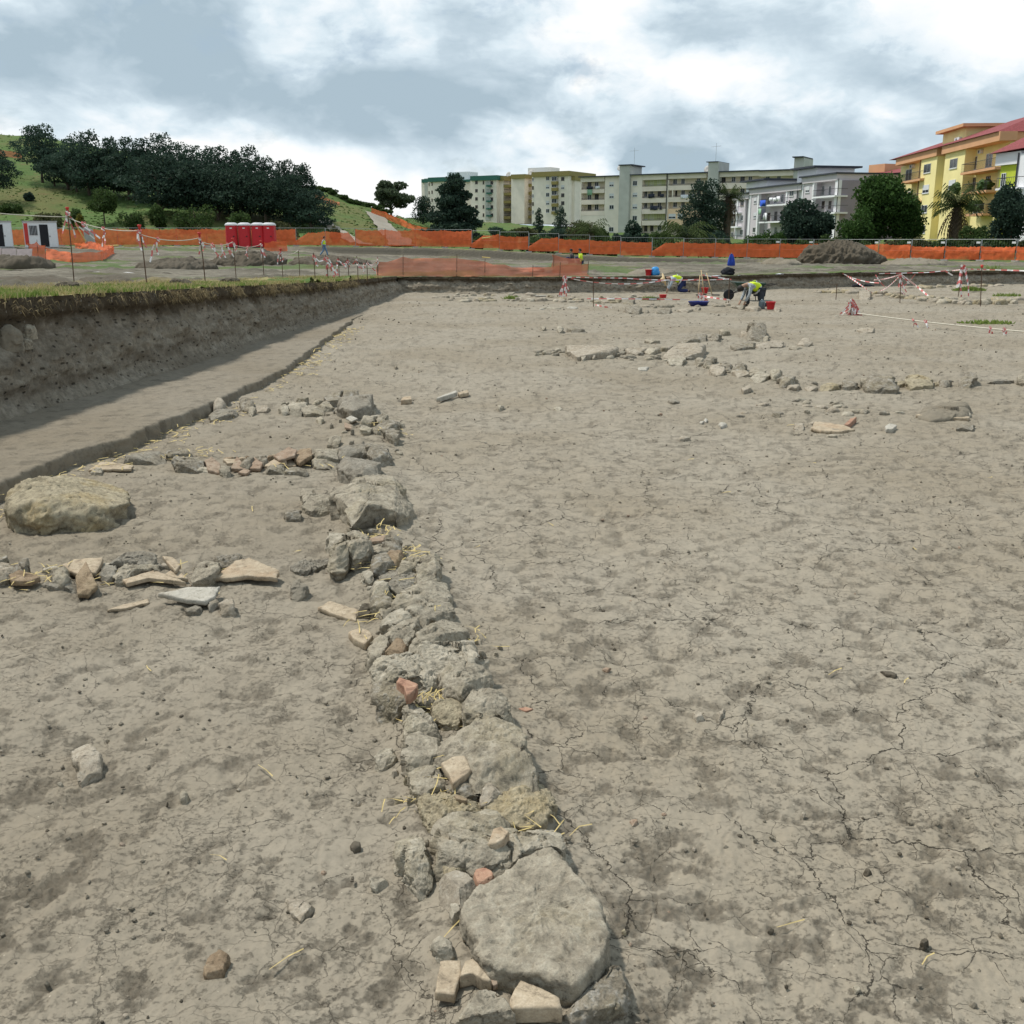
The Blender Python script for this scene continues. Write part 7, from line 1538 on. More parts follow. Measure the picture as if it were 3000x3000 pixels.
    if vest:
        W = {'low': (V('pelvis').lerp(V('belly'), .15), .172), 'belly': (J['belly'], .178), 'chest': (J['chest'], .20), 'collar': (V('chest').lerp(V('neck'), .55), .115), 'sL': (V('chest').lerp(V('shL'), .95), .108), 'sR': (V('chest').lerp(V('shR'), .95), .108)}
        vo = skin_obj('safety_vest', W, [('low', 'belly'), ('belly', 'chest'), ('chest', 'collar'), ('chest', 'sL'), ('chest', 'sR')], 'vest', r)
        for t in (.25, .8):
            c = V('pelvis').lerp(V('chest'), t); ax = (V('chest') - V('pelvis')).normalized(); u = ax.cross(Vector((0, 1, .01))).normalized(); q = ax.cross(u); k = .174 + .022 * t; b = MB(); n = 24
            for dz in (-.028, .028):
                for j in range(n): a = 2 * math.pi * j / n; b.v.append(tuple(c + ax * dz + (u * math.cos(a) + q * math.sin(a)) * k))
            b.f = [(j, (j+1) % n, n + (j+1) % n, n + j) for j in range(n)]; b.m = [0] * n
            b.build('reflective_band', M['band'], vo, True)
    if hat:
        b = MB(); prof = [(.001, .13), (.07, .125), (.10, .10), (.112, .02), (.26, .0), (.265, -.008), (.11, .005)]
        b.lathe((0, 0, 0), prof, 20); q = up.to_track_quat('Z', 'Y').to_matrix(); b.v = [tuple(hc + up * .03 + q @ Vector(v)) for v in b.v]; b.build('straw_hat', M['straw_hat'], r, True)
    r.location = loc
    return r
KN = {'pelvis': (0, 0, .52), 'belly': (-.10, 0, .66), 'chest': (-.32, 0, .74), 'neck': (-.50, 0, .72), 'head': (-.60, 0, .66), 'crown': (-.66, 0, .60), 'face': (-.5, 0, -.85),
      'shL': (-.38, .19, .70), 'shR': (-.38, -.19, .70), 'elL': (-.42, .24, .42), 'elR': (-.44, -.24, .42), 'wrL': (-.56, .16, .20), 'wrR': (-.54, -.14, .18),
      'hipL': (0, .11, .50), 'hipR': (.02, -.11, .50), 'knL': (-.34, .14, .50), 'anL': (-.30, .15, .09), 'toeL': (-.46, .16, .05), 'knR': (.02, -.14, .09), 'anR': (.36, -.14, .10), 'toeR': (.40, -.14, .04)}
KH = {'pelvis': (0, 0, .42), 'belly': (-.14, 0, .56), 'chest': (-.36, 0, .62), 'neck': (-.54, 0, .60), 'head': (-.64, 0, .57), 'crown': (-.73, 0, .54), 'face': (-.4, 0, -.9),
      'shL': (-.42, .19, .58), 'shR': (-.42, -.19, .58), 'elL': (-.46, .22, .32), 'elR': (-.50, -.22, .32), 'wrL': (-.54, .18, .14), 'wrR': (-.60, -.16, .14),
      'hipL': (0, .11, .40), 'hipR': (0, -.11, .40), 'knL': (-.10, .13, .08), 'anL': (.30, .14, .09), 'toeL': (.38, .14, .04), 'knR': (-.14, -.13, .08), 'anR': (.26, -.14, .09), 'toeR': (.34, -.14, .04)}
WK = {'pelvis': (0, 0, .93), 'belly': (0, 0, 1.08), 'chest': (.02, 0, 1.30), 'neck': (.04, 0, 1.48), 'head': (.06, 0, 1.57), 'crown': (.065, 0, 1.66), 'face': (1, 0, -.1),
      'shL': (.02, .19, 1.40), 'shR': (.02, -.19, 1.40), 'elL': (.0, .25, 1.13), 'elR': (-.10, -.25, 1.14), 'wrL': (.16, .24, .93), 'wrR': (-.06, -.25, .90),
      'hipL': (0, .10, .90), 'hipR': (0, -.10, .90), 'knL': (.20, .10, .50), 'anL': (.30, .10, .09), 'toeL': (.48, .10, .06), 'knR': (-.04, -.10, .48), 'anR': (-.34, -.10, .14), 'toeR': (-.24, -.10, .04)}
p = P(2222, 903, 0.0); person((p.x, p.y, .02), R(12), KN, 'person kneeling on one knee in yellow vest and dark trousers beside the front red bucket', 'camo', 'dkgrey', False)
p = P(1996, 859, 0.0); person((p.x, p.y, .02), R(4), KH, 'person on hands and knees in yellow vest and straw hat', 'shirt', 'navy', True)
p = PY(950, 751, 95); p.z = tz(p.x, p.y); person(p, R(-8), WK, 'person in yellow vest and blue jeans walking along the site fence', 'shirt', 'jeans', False)
# two workers seen only as heads beyond the bank
SQ = {k: (v[0], v[1], v[2] - .80 if k not in ('knL', 'knR', 'anL', 'anR', 'toeL', 'toeR') else v[2]) for k, v in WK.items()}
SQ.update(knL=(.34, .14, .46), anL=(.10, .12, .09), toeL=(.28, .12, .05), knR=(.30, -.16, .44), anR=(.02, -.12, .09), toeR=(.20, -.12, .05))
for px, D, lb, tp_ in ((1702, 66, 'person in a yellow shirt crouching behind the raised orange net', 'vest'), (1676, 66.5, 'person with dark hair crouching left behind the raised orange net', 'dkgrey')):
    p = atp(px, D); person(p, R(200), SQ, lb, tp_, 'navy', False, vest=False)
# straw lying between the stones, and grass on the trench lip
M['straw'] = simple('straw', (.50, .39, .17), .8, var=.3, scale=30)
def straw():
    rs = np.random.RandomState(5); V = []; Fc = []
    sp_ = []
    for crop, xy in (('1', '600 830 520 760 650 230 800 250 950 830 900 500 1000 1390 1150 1420 950 1500 1050 1550 700 640 480 380 780 310 520 60 1350 960 560 120'), ('2', '580 60 700 190 550 260 620 310 600 950 680 960 520 1100 1300 1250 1250 1280 1350 1270'),
                     ('X', '1330 1350 1420 1350 1650 1450 1700 1480 1480 1580 1700 1730 1520 1800 1500 430 1540 480 700 760 1050 720'), ('Y', '340 1040 360 1080 300 1060 800 180 850 170 1100 90 1250 100 1600 80 850 1050 1560 1060 20 1130 60 440'), ('V', '740 740 800 745 1380 430 1410 420 1480 370 1560 300 830 860 950 850')):
        v = [float(a) for a in xy.split()]; ox, oy, s = CROP[crop]
        for i in range(0, len(v), 2): sp_.append((P(ox + v[i] / s, oy + v[i+1] / s, .03), 9))
    yy = rs.uniform(7.5, 26, 60)
    for y in yy: sp_.append((Vector((float(benchx(y)) + .12 + rs.uniform(0, .1), y, 0)), 5))
    for k in range(24):
        y = 2.5 + 10 * rs.uniform() ** 1.5; sp_.append((Vector((rs.uniform(-.5, .5) * y, y, 0)), 1))
    k = 0
    for c, n in sp_:
        for j in range(n):
            r = .05 + .006 * c.y; x = c.x + rs.normal() * r; y = c.y + rs.normal() * r; a = rs.uniform(0, math.pi); l = rs.uniform(.015, .055) * (1 + .05 * c.y); w = .0008 + .00035 * c.y
            z = floor_z(x, y) + .01 + (.055 * rs.uniform() if n == 9 else 0); dz = rs.uniform(-.02, .03) if n == 9 else 0.004
            dx, dy = math.cos(a) * l, math.sin(a) * l; nx, ny = -math.sin(a) * w, math.cos(a) * w; bx, by = nx * 3 * rs.normal() , ny * 3 * rs.normal()
            V += [(x - dx + nx, y - dy + ny, z), (x - dx - nx, y - dy - ny, z + w), (x + bx - nx, y + by - ny, z + dz * .7 + .003), (x + bx + nx, y + by + ny, z + dz * .7 + .004), (x + dx - nx, y + dy - ny, z + dz), (x + dx + nx, y + dy + ny, z + dz + w)]
            Fc += [(k, k+1, k+2, k+3), (k+3, k+2, k+4, k+5)]; k += 6
    tag(link_mesh('straw', np_mesh('straw', V, Fc, M['straw'], False)), 'loose dry straw caught between the stones', 'straw', None, 'stuff')
straw()
def leafmat(name, c1, c2, trans=.35):
    m, t, b, N, L = nt(name)
    g = N.new('ShaderNodeNewGeometry'); n = noise(N, L, g.outputs['Position'], .8, 3)
    f = mth(N, L, 'ADD', mth(N, L, 'MULTIPLY', g.outputs['Random Per Island'], .6), mth(N, L, 'MULTIPLY', n, .4))
    c = ramp(N, L, f, [(.15, c1), (.8, c2)])
    L.new(c, b.inputs['Base Color']); b.inputs['Roughness'].default_value = .75; b.inputs['Specular IOR Level'].default_value = .12
    tr = N.new('ShaderNodeBsdfTranslucent'); L.new(c, tr.inputs[0]); mx = N.new('ShaderNodeMixShader'); mx.inputs[0].default_value = trans; L.new(b.outputs[0], mx.inputs[1]); L.new(tr.outputs[0], mx.inputs[2]); L.new(mx.outputs[0], N['Material Output'].inputs['Surface'])
    return m
M['grass'] = leafmat('grass_blades', (.11, .17, .035), (.24, .30, .08))
M['hay'] = leafmat('dry_grass_blades', (.30, .25, .11), (.46, .39, .20))
M['root'] = leafmat('root_fringe', (.14, .105, .06), (.30, .24, .13))
def blades(name, n, mat, fn, label, cat, seed, hgt, wd):
    rs = np.random.RandomState(seed); x, y, z, up = fn(rs, n); n = len(x)
    h = hgt * rs.uniform(.4, 1, n); a = rs.uniform(0, 2 * np.pi, n); w = wd * rs.uniform(.6, 1.2, n) * (1 + y * .05)
    bx = rs.normal(size=n) * .45 * h; by = rs.normal(size=n) * .45 * h
    base = np.stack([x, y, z], 1); side = np.stack([np.cos(a) * w, np.sin(a) * w, 0 * a], 1)
    tip = base + np.stack([bx + (1 - up) * .5 * h, by, h * up], 1); mid = base + np.stack([bx * .3 + (1 - up) * .3 * h, by * .3, h * up * .6 + (1 - up) * .03], 1)
    V = np.stack([base - side, base + side, mid + side * .7, mid - side * .7, tip], 1).reshape(-1, 3)
    k = np.arange(n) * 5
    Fq = np.concatenate([np.stack([k, k+1, k+2], 1), np.stack([k, k+2, k+3], 1), np.stack([k+3, k+2, k+4], 1)])
    tag(link_mesh(name, np_mesh(name, V, Fq, M[mat], True)), label, cat, None, 'stuff')
def lipf(dens, lo, hi, ymax, upv, seed2, zoff=0.0):
    def fn(rs, n):
        y = 8 + (ymax - 8) * rs.uniform(0, 1, n) ** 1.4; e = lo + (hi - lo) * rs.uniform(0, 1, n) ** 1.3
        x = wallx(y) - .16 + jag(y, 2.0) - e
        k = fb2(x * .9, y * .9, 4, seed2) + rs.normal(size=n) * .25 > dens
        x, y, e = x[k], y[k], e[k]; z = walltop(y) + .04 * fb2(x * 1.5, y * 1.5, 3, 3.0) + zoff - (.0 if upv > 0 else rs.uniform(0, .16, len(x)))
        w = ss(6, 0, e); z = zt(x, y) * (1 - w) + z * w if upv > 0 else z
        return x, y, z, np.full(len(x), upv)
    return fn
blades('grass', 52000, 'grass', lipf(-.3, .05, 2.4, 38, 1.0, 3.0), 'short green grass along the lip of the left trench wall', 'grass', 3, .085, .006)
blades('dry_grass', 42000, 'hay', lipf(.06, -.02, 3.4, 40, 1.0, 8.0), 'dry yellow grass along the lip of the left trench wall', 'dry grass', 4, .11, .005)
blades('root_fringe', 9000, 'root', lipf(.25, -.12, .10, 34, -1.0, 5.0), 'roots and dry turf hanging over the left trench wall', 'roots', 5, .10, .005)
def weed(px, py, n, hgt, rad, label, ground=None, mat='grass', z0=0):
    c = P(px, py, z0) if ground is None else ground
    rs = np.random.RandomState(int(px)); V = []; Fc = []
    for k in range(n):
        a = rs.uniform(0, 7); r = rad * rs.uniform() ** .7; x, y = r * math.cos(a), .5 * r * math.sin(a); h = hgt * rs.uniform(.4, 1) * (1 - .5 * r / rad); w = .02 * rad + .008
        t = rs.normal(size=2) * .4 * h; b = len(V)
        V += [(x - w, y, 0), (x + w, y, 0), (x + t[0] + w, y + t[1], h * .7), (x + t[0] * 1.5, y + t[1] * 1.5, h)]; Fc += [(b, b+1, b+2), (b, b+2, b+3)]
    tag(link_mesh('weed', np_mesh('weed', V, Fc, M[mat], False), None, c), label, 'plant')
weed(2890, 949, 160, .16, .75, 'flat green weed growing alone beyond the white rope')
weed(1905, 880, 120, .22, .36, 'small green weed among the far rubble')
weed(1498, 876, 120, .20, .36, 'green weed at the left of the far taped stake')
weed(2838, 852, 420, .25, .7, 'low patch of green weeds before the far right bank', z0=.05)
weed(2872, 828, 160, .5, .35, 'upright green bush growing at the foot of the far right bank')
weed(2915, 806, 200, .7, .45, 'leafy green plant sprouting from the far right bank', z0=.35)
weed(2950, 868, 80, .18, .5, 'green weed on the earth pile at the far right', z0=.3)
# ================================================================== TREES
M['pine'] = leafmat('pine_needles', (.030, .056, .042), (.052, .086, .058)); M['pine2'] = leafmat('dark_pine_needles', (.024, .045, .034), (.042, .070, .046)); M['broad'] = leafmat('broad_leaves', (.032, .068, .018), (.06, .115, .028)); M['euca'] = leafmat('eucalyptus_leaves', (.05, .075, .045), (.11, .14, .08))
M['bush'] = leafmat('bush_leaves', (.03, .058, .018), (.075, .115, .035)); M['olive'] = leafmat('olive_bush', (.045, .055, .022), (.11, .11, .05)); M['palm'] = leafmat('palm_leaves', (.03, .05, .015), (.085, .115, .04)); M['skirt'] = leafmat('dead_palm_leaves', (.10, .075, .045), (.2, .155, .10)); M['gorse'] = leafmat('gorse', (.06, .08, .02), (.26, .22, .04))
M['bark'] = simple('bark', (.085, .066, .048), .9, var=.3, scale=8, bump=.6)
def crown(blobs, n, s, seed, flat=1.0, elong=1.0):
    """leaf clumps spread through a set of lumps: (centre, radii)"""
    rs = np.random.RandomState(seed); vol = np.array([r[0] * r[1] * r[2] for c, r in blobs]) ** .67; cnt = (n * vol / vol.sum()).astype(int) + 4; PV = []
    for (c, r), k in zip(blobs, cnt):
        d = rs.normal(size=(k, 3)); d /= np.linalg.norm(d, axis=1)[:, None]; rad = rs.uniform(.35, 1, k) ** .45
        lump = 1 + .28 * fb3(d * 1.0 + seed, 3, 2.0, .6, 2.2)
        PV.append(np.array(c) + d * np.array(r) * (rad * lump)[:, None])
    p = np.concatenate(PV); k = len(p)
    a = rs.normal(size=(k, 3)); a /= np.linalg.norm(a, axis=1)[:, None]; b = rs.normal(size=(k, 3)); b -= a * (a * b).sum(1)[:, None]; b /= np.linalg.norm(b, axis=1)[:, None]
    sz = s * rs.uniform(.5, 1.25, k)[:, None]; a = a * sz * elong; b = b * sz * .62
    V = np.stack([p - a, p - b * 1.0, p + a, p + b], 1).reshape(-1, 3); i = np.arange(k) * 4
    return V, np.stack([i, i + 1, i + 2, i + 3], 1)
def tree(name, base, H, W, kind, label, seed, cat='tree', group=None, trunk=.3, n=2200, ls=None, mat='pine', shape='pine', loc=None):
    rs = np.random.RandomState(seed); base = Vector(base); r = empty(name, base, label, cat, group)
    c0 = H * trunk; ch_ = H - c0; bl = []; ls = ls or max(.15, W * .027); n = int(n * 2.6)
    if shape == 'pine':       # rounded lumps stacked along limbs
        m = 9
        W = W * 1.22
        for k in range(m):
            t = (k + .5) / m; w = W * .5 * (math.sin(math.pi * min(1, t * .72 + .22)) ** .55); a = k * 2.4 + rs.uniform(-.5, .5)
            bl.append(((w * .48 * math.cos(a), w * .48 * math.sin(a), c0 + ch_ * (.10 + .80 * t)), (w * rs.uniform(.55, .72), w * rs.uniform(.55, .72), ch_ * rs.uniform(.13, .20))))
        bl.append(((rs.uniform(-.1, .1) * W, 0, H * .93), (W * .16, W * .16, H * .07)))
    elif shape == 'cone':
        m = 12
        for k in range(m):
            t = (k + .5) / m; w = W * .5 * (1 - .78 * t) ** .8 * (.8 + .2 * rs.uniform()); a = k * 2.4
            bl.append(((w * .4 * math.cos(a), w * .4 * math.sin(a), c0 + ch_ * t * .97), (w * .78, w * .78, ch_ * .10)))
    elif shape == 'round':
        for k in range(12):
            d = rs.normal(size=3); d /= np.linalg.norm(d); bl.append(((d[0] * W * .27, d[1] * W * .27, c0 + ch_ * (.5 + .30 * d[2])), (W * rs.uniform(.20, .30), W * rs.uniform(.2, .3), ch_ * rs.uniform(.20, .28))))
    elif shape == 'airy':
        for k in range(18):
            d = rs.normal(size=3); d /= np.linalg.norm(d); q = rs.uniform(.5, 1); bl.append(((d[0] * W * .36 * q, d[1] * W * .36 * q, c0 + ch_ * (.5 + .40 * d[2] * q)), (W * .13, W * .13, ch_ * .085)))
    elif shape == 'bush':
        for k in range(8): a = rs.uniform(0, 6.3); q = rs.uniform(0, 1) ** .5; bl.append(((W * .33 * q * math.cos(a), W * .33 * q * math.sin(a), H * rs.uniform(.25, .62)), (W * .22, W * .22, H * .32)))
    V, Fq = crown(bl, n, ls, seed)
    o = link_mesh('crown', np_mesh('crown', V, Fq, M[mat], False), r)
    b = MB(); k = 6; lean = rs.uniform(-.05, .05) * W; tp = max(.3, .72 * H); rt = max(.06, W * .030)
    b.tube([(lean * (i / k) ** 2, 0, -.4 + (tp + .4) * i / k) for i in range(k + 1)], [rt * (1 - .8 * i / k) for i in range(k + 1)], 7)
    for c, q in bl[:7]:
        z = max(c0 * .6, c[2] - .25 * ch_); b.tube([(0, 0, z), (c[0] * .5, c[1] * .5, (z + c[2]) / 2 + .05 * ch_), c], [rt * .45, rt * .3, rt * .12], 5)
    me = np_mesh('trunk', np.array(b.v), b.f, M['bark'], True); link_mesh('trunk', me, r)
    return r
def TR(name, px, ytop, D, wpx, label, kind='pine', mat='pine', trunk=.28, n=2200, ybase=None, group=None, cat='tree', seed=None, zoff=0.0):
    b = atp(px, D) if ybase is None else PG(px, ybase, 114, 260); D = b.y; b.z += zoff; top = PY(px, ytop, D).z; W = wpx / F * D / 1.0; H = max(.8, top - b.z)
    return tree(name, b, H, W, kind, label, int(px * 7 + ytop) if seed is None else seed, cat, group, trunk, n, None, mat, kind)
# the pine wood on the left hill
for q in ((-10, 437, 160, 125, 'dark pine cut by the left edge of the picture'), (125, 366, 196, 120, 'tall pine with a bare trunk at the upper left of the wood'), (160, 432, 193, 90, 'low pine right of the bare trunked one'), (262, 386, 192, 130, 'broad topped pine on the skyline, second from the left'), (225, 405, 194, 90, 'narrow skyline pine left of the broad topped one'), (335, 402, 190, 62, 'thin skyline pine in the gap of the wood'), (378, 400, 188, 92, 'rounded skyline pine left of the wood centre'), (425, 405, 186, 80, 'small skyline pine left of the tallest middle one'),
          (482, 387, 184, 98, 'tallest pine in the middle of the skyline'), (530, 415, 182, 100, 'skyline pine just right of the tallest middle one'), (572, 425, 180, 90, 'skyline pine on the falling right half of the wood'), (612, 434, 180, 70, 'narrow skyline pine, right half of the wood'), (645, 429, 178, 92, 'skyline pine above the leftmost toilet'), (690, 440, 178, 70, 'skyline pine above the second toilet'), (733, 429, 176, 92, 'skyline pine above the third toilet'), (780, 458, 172, 92, 'skyline pine right above the rightmost toilet'), (838, 470, 168, 95, 'pine on the right shoulder of the wood'), (888, 482, 166, 90, 'rightmost skyline pine with a ragged right edge'),
          (200, 445, 178, 140, 'dark pine in the second row at the left of the wood'), (300, 440, 172, 150, 'dark pine in the second row below the skyline gap'), (395, 440, 165, 170, 'large pine in front of the left half of the wood'), (470, 452, 158, 190, 'largest front pine in the middle of the wood'), (560, 470, 158, 170, 'front pine right of the largest one'), (640, 480, 156, 150, 'front pine behind the leftmost toilet'), (710, 475, 154, 160, 'front pine behind the second and third toilets'), (780, 500, 152, 150, 'front pine behind the rightmost toilet'), (850, 510, 150, 130, 'front pine at the right end of the wood')):
    TR('pine_tree', *q, 'pine', 'pine' if q[2] > 170 else 'pine2', .30 if q[0] < 170 else .12, 1900, np.interp(q[0], [0, 125, 260, 480, 640, 880], [600, 535, 572, 596, 622, 650]) if q[2] > 160 else np.interp(q[0], [200, 470, 640, 850], [600, 632, 646, 662]))
TR('pine_tree', 912, 558, 138, 118, 'small rounded pine at the right foot of the wood', 'pine', 'pine', .05, 2400, 668)
TR('young_tree', 312, 552, 134, 88, 'small light green tree before the wood', 'round', 'bush', .3, 1500); TR('young_tree', 470, 600, 128, 60, 'low green tree at the foot of the wood', 'round', 'bush', .2, 1200)
for px, yt, D, w_, mt, lb in ((98, 556, 150, 34, 'pine', 'single dark green shrub on the left slope'), (40, 590, 140, 70, 'bush', 'green shrub on the slope above the white cabin'), (235, 600, 132, 60, 'bush', 'green shrub left of the young tree'), (240, 622, 125, 30, 'gorse', 'yellow flowering shrub on the lower slope'), (150, 612, 128, 90, 'olive', 'brownish green shrub behind the cabin'), (390, 610, 126, 80, 'bush', 'green shrub right of the young tree'), (575, 590, 128, 120, 'bush', 'wide green shrub in the shade of the wood'), (690, 612, 124, 110, 'bush', 'green shrub behind the toilets'), (830, 640, 122, 90, 'olive', 'olive shrub below the right end of the wood'), (985, 660, 122, 40, 'olive', 'small olive shrub at the foot of the hill')): TR('shrub', px, yt, D, w_, lb, 'bush', mt, .05, 800, cat='shrub')
for i, (px, D) in enumerate(((935, 181), (960, 180), (985, 179), (1012, 178), (1035, 177), (1060, 177), (1085, 176), (1110, 176), (1135, 175))): TR('shrub', px, [545, 553, 562, 573, 585, 597, 608, 622, 634][i], D, 44, 'dark shrub in the hedge along the right hill crest', 'bush', 'bush', .0, 420, group='hedge along the hill crest', cat='shrub')
# between the hill and the houses
TR('eucalyptus', 1148, 508, 205, 155, 'airy eucalyptus with sky showing through, alone behind the hill', 'airy', 'euca', .10, 2600); TR('pine_tree', 1240, 574, 195, 70, 'dark rounded tree between the eucalyptus and the big dark pine', 'round', 'pine2', .05, 1300)
TR('pine_tree', 1330, 512, 132, 196, 'big dark pine standing before the cream blocks', 'cone', 'pine2', .03, 4600)
TR('conifer', 1578, 610, 232, 44, 'green conifer before the olive topped block, left one of two', 'cone', 'pine', .03, 900); TR('conifer', 1642, 603, 230, 66, 'green conifer before the olive topped block, right one of two', 'cone', 'pine', .03, 1200)
TR('pine_tree', 2060, 530, 150, 124, 'tall dark pine before the middle of the beige block', 'pine', 'pine2', .05, 4200); TR('cypress', 1853, 643, 148, 50, 'dark green small tree by the left stair tower', 'round', 'pine', .04, 1400)
TR('tree', 2355, 584, 118, 166, 'dark round crowned tree before the lilac block', 'round', 'pine2', .10, 4200); TR('tree', 2560, 515, 118, 200, 'large leafy green tree between lilac and yellow blocks', 'round', 'broad', .08, 5200); TR('tree', 2655, 570, 117, 110, 'leafy green tree touching the yellow block', 'round', 'broad', .08, 2600)
TR('tree', 2960, 536, 98, 150, 'dark dense tree hiding the lower right house', 'round', 'pine2', .12, 4200); TR('tree', 2500, 600, 114, 110, 'leafy tree half hidden behind the dark round one', 'round', 'broad', .05, 2400)
for px, yt, D, w_, mt, lb in ((1715, 632, 142, 110, 'olive', 'brownish feathery bush before the beige block'), (1760, 660, 140, 60, 'bush', 'green bush right of the brownish feathery one'), (1820, 676, 138, 60, 'pine', 'dark bush below the left stair tower'), (1880, 678, 138, 70, 'pine2', 'dark bush right of the small dark tree'), (1940, 670, 136, 80, 'bush', 'green bush left of the bushy palm'), (2110, 672, 130, 80, 'pine', 'dark bush right of the bushy palm'), (2208, 676, 116, 90, 'broad', 'bright green bush before the lilac block'), (2275, 660, 118, 110, 'broad', 'light green bush left of the dark round tree'), (2440, 680, 112, 90, 'bush', 'low bush under the large leafy tree'), (2850, 648, 104, 100, 'bush', 'green bush right of the fan palm'), (2700, 690, 106, 90, 'olive', 'low bush at the foot of the yellow block'), (2780, 694, 104, 100, 'bush', 'low bush below the fan palm'), (2920, 690, 98, 110, 'bush', 'low bush under the dark dense tree'), (2870, 700, 97, 60, 'euca', 'grey green bush at the fence below the yellow block'),
                            (1490, 670, 150, 70, 'bush', 'green bush right of the big dark pine'), (1450, 660, 185, 90, 'pine', 'dark bush behind the big dark pine'), (1545, 662, 190, 120, 'olive', 'olive bush below the cream blocks'), (1630, 668, 180, 110, 'pine', 'dark green bush below the two conifers'), (1400, 690, 118, 40, 'bush', 'bush at the fence by the big dark pine'), (1580, 688, 125, 110, 'bush', 'green bush at the fence below the two conifers'), (1680, 690, 122, 120, 'bush', 'green bush at the fence left of the brownish one')): TR('bush', px, yt, D, w_, lb, 'bush', mt, .0, 1300, cat='bush')
for i, px in enumerate(range(1480, 3080, 62)): TR('bush', px + (i * 37) % 23, 693 + (i * 13) % 9, 113 - max(0, (px - 2300)) * .017, 82, 'low green bush in the hedge line right behind the site fence', 'bush', 'bush' if i % 3 else 'olive', .0, 520, group='hedge line behind the site fence', cat='bush')
def palm(px, ytop, D, ybase, label, fan=True, n=34, fl=2.2, skirt=True, seed=1, tr=.22):
    rs = np.random.RandomState(seed); b = atp(px, D); top = PY(px, ytop, D).z; r = empty('palm_tree', b, label, 'palm'); H = top - b.z - fl * .55
    if H > .6: t = MB(); t.tube([b + Vector((0, 0, -.3 + (H + .3) * k / 6)) for k in range(7)], [tr * (1.15 - .25 * k / 6) for k in range(7)], 8); t.build('trunk', M['bark'], r, True)
    H = max(H, .2); V = []; Fq = []; SV = []; SF = []
    def frond(a, el, L, V, Fq, w=.16):
        d = Vector((math.cos(a), math.sin(a), 0)); prev = None; c = b + Vector((0, 0, H)); e = el
        for k in range(9):
            t = k / 8; s_ = d.cross(Vector((0, 0, 1))); ww = w * math.sin(math.pi * (.15 + .8 * t)) * L
            for sgn in (-1, 1):
                i = len(V); tipd = (s_ * sgn * ww + d * .22 * L * math.cos(e) - Vector((0, 0, .10 * L * (1 + t)))); V += [c, c + d * .05 * L, c + tipd]; Fq.append((i, i + 1, i + 2))
            c = c + (d * math.cos(e) + Vector((0, 0, math.sin(e)))) * L / 8; e -= (.20 if not fan else .06)
    for k in range(n): frond(rs.uniform(0, 6.3), rs.uniform(-.25, 1.35), fl * rs.uniform(.8, 1.1), V, Fq, .34 if fan else .24)
    link_mesh('fronds', np_mesh('fronds', np.array([tuple(v - b) for v in V]), Fq, M['palm'], False), r)
    if skirt:
        for k in range(46): frond(rs.uniform(0, 6.3), rs.uniform(-1.5, -.85), min(H * .75, fl * 1.5) * rs.uniform(.7, 1.1), SV, SF, .12)
        link_mesh('dead_fronds', np_mesh('dead_fronds', np.array([tuple(v - b) for v in SV]), SF, M['skirt'], False), r)
palm(2795, 560, 112, 700, 'fan palm with a brown skirt before the yellow block', True, 110, 2.5, True, 3, .4); palm(2012, 640, 124, 705, 'low bushy palm with arching fronds before the beige block', False, 46, 3.4, False, 4); palm(2128, 552, 150, 700, 'tall palm with shaggy dark trunk left of the lilac block', True, 80, 2.0, True, 5, .5); palm(1730, 640, 128, 700, 'drooping brown green palm before the left end of the beige block', False, 36, 2.6, True, 6)
# tracks on the hill: sheets laid on the slope
M['track'] = soil_mat('track_soil', (.33, .30, .25), (.18, .16, .12), False)
def track(line, w, label):
    L_ = [atp(px, D) for px, D in line]; V = []; n = 0
    for i in range(len(L_) - 1):
        for j in range(14):
            p = L_[i].lerp(L_[i + 1], j / 14); d = (L_[i + 1] - L_[i]); s_ = Vector((d.y, -d.x, 0)).normalized()
            for k in range(9):
                q = p + s_ * w * ((k - 4) / 4 + .08 * math.sin(n * .9 + k)); V.append((q.x, q.y, tz(q.x, q.y) + .22))
            n += 1
    me = np_mesh('path', V, grid_faces(n, 9), M['track']); tag(link_mesh('path', me), kind='structure')
track([(1182, 117), (1168, 130), (1140, 145), (1115, 158), (1098, 170)], 1.5, ''); track([(1075, 117), (1020, 126), (975, 138), (930, 148)], .8, '')

def hill_grass():
    rs = np.random.RandomState(9); n = 14000; y = rs.uniform(116, 215, n); b = rs.uniform(-.56, .06, n); x = b * y; fy = fencey(x); k = (y > fy + 2) & (fb2(x * .12, y * .12, 4, 6.0) + .3 * rs.normal(size=n) > -.1); x = x[k]; y = y[k]; z = zt(x, y); n = len(x)
    h = rs.uniform(.06, .18, n); a = rs.uniform(0, 3.14, n); w = rs.uniform(.12, .35, n); s = np.stack([np.cos(a) * w, np.sin(a) * w, 0 * a], 1); p = np.stack([x, y, z - .03], 1); t = np.stack([rs.normal(size=n) * .1, rs.normal(size=n) * .1, h], 1)
    V = np.stack([p - s, p + s, p + t + s * .5, p + t - s * .5], 1).reshape(-1, 3); i = np.arange(n) * 4
    M['hillgrass'] = leafmat('hill_grass', (.066, .112, .033), (.105, .15, .048))
    tag(link_mesh('hill_grass', np_mesh('hill_grass', V, np.stack([i, i+1, i+2, i+3], 1), M['hillgrass'], False)), 'rough grass covering the hillside', 'grass', None, 'stuff')
hill_grass()
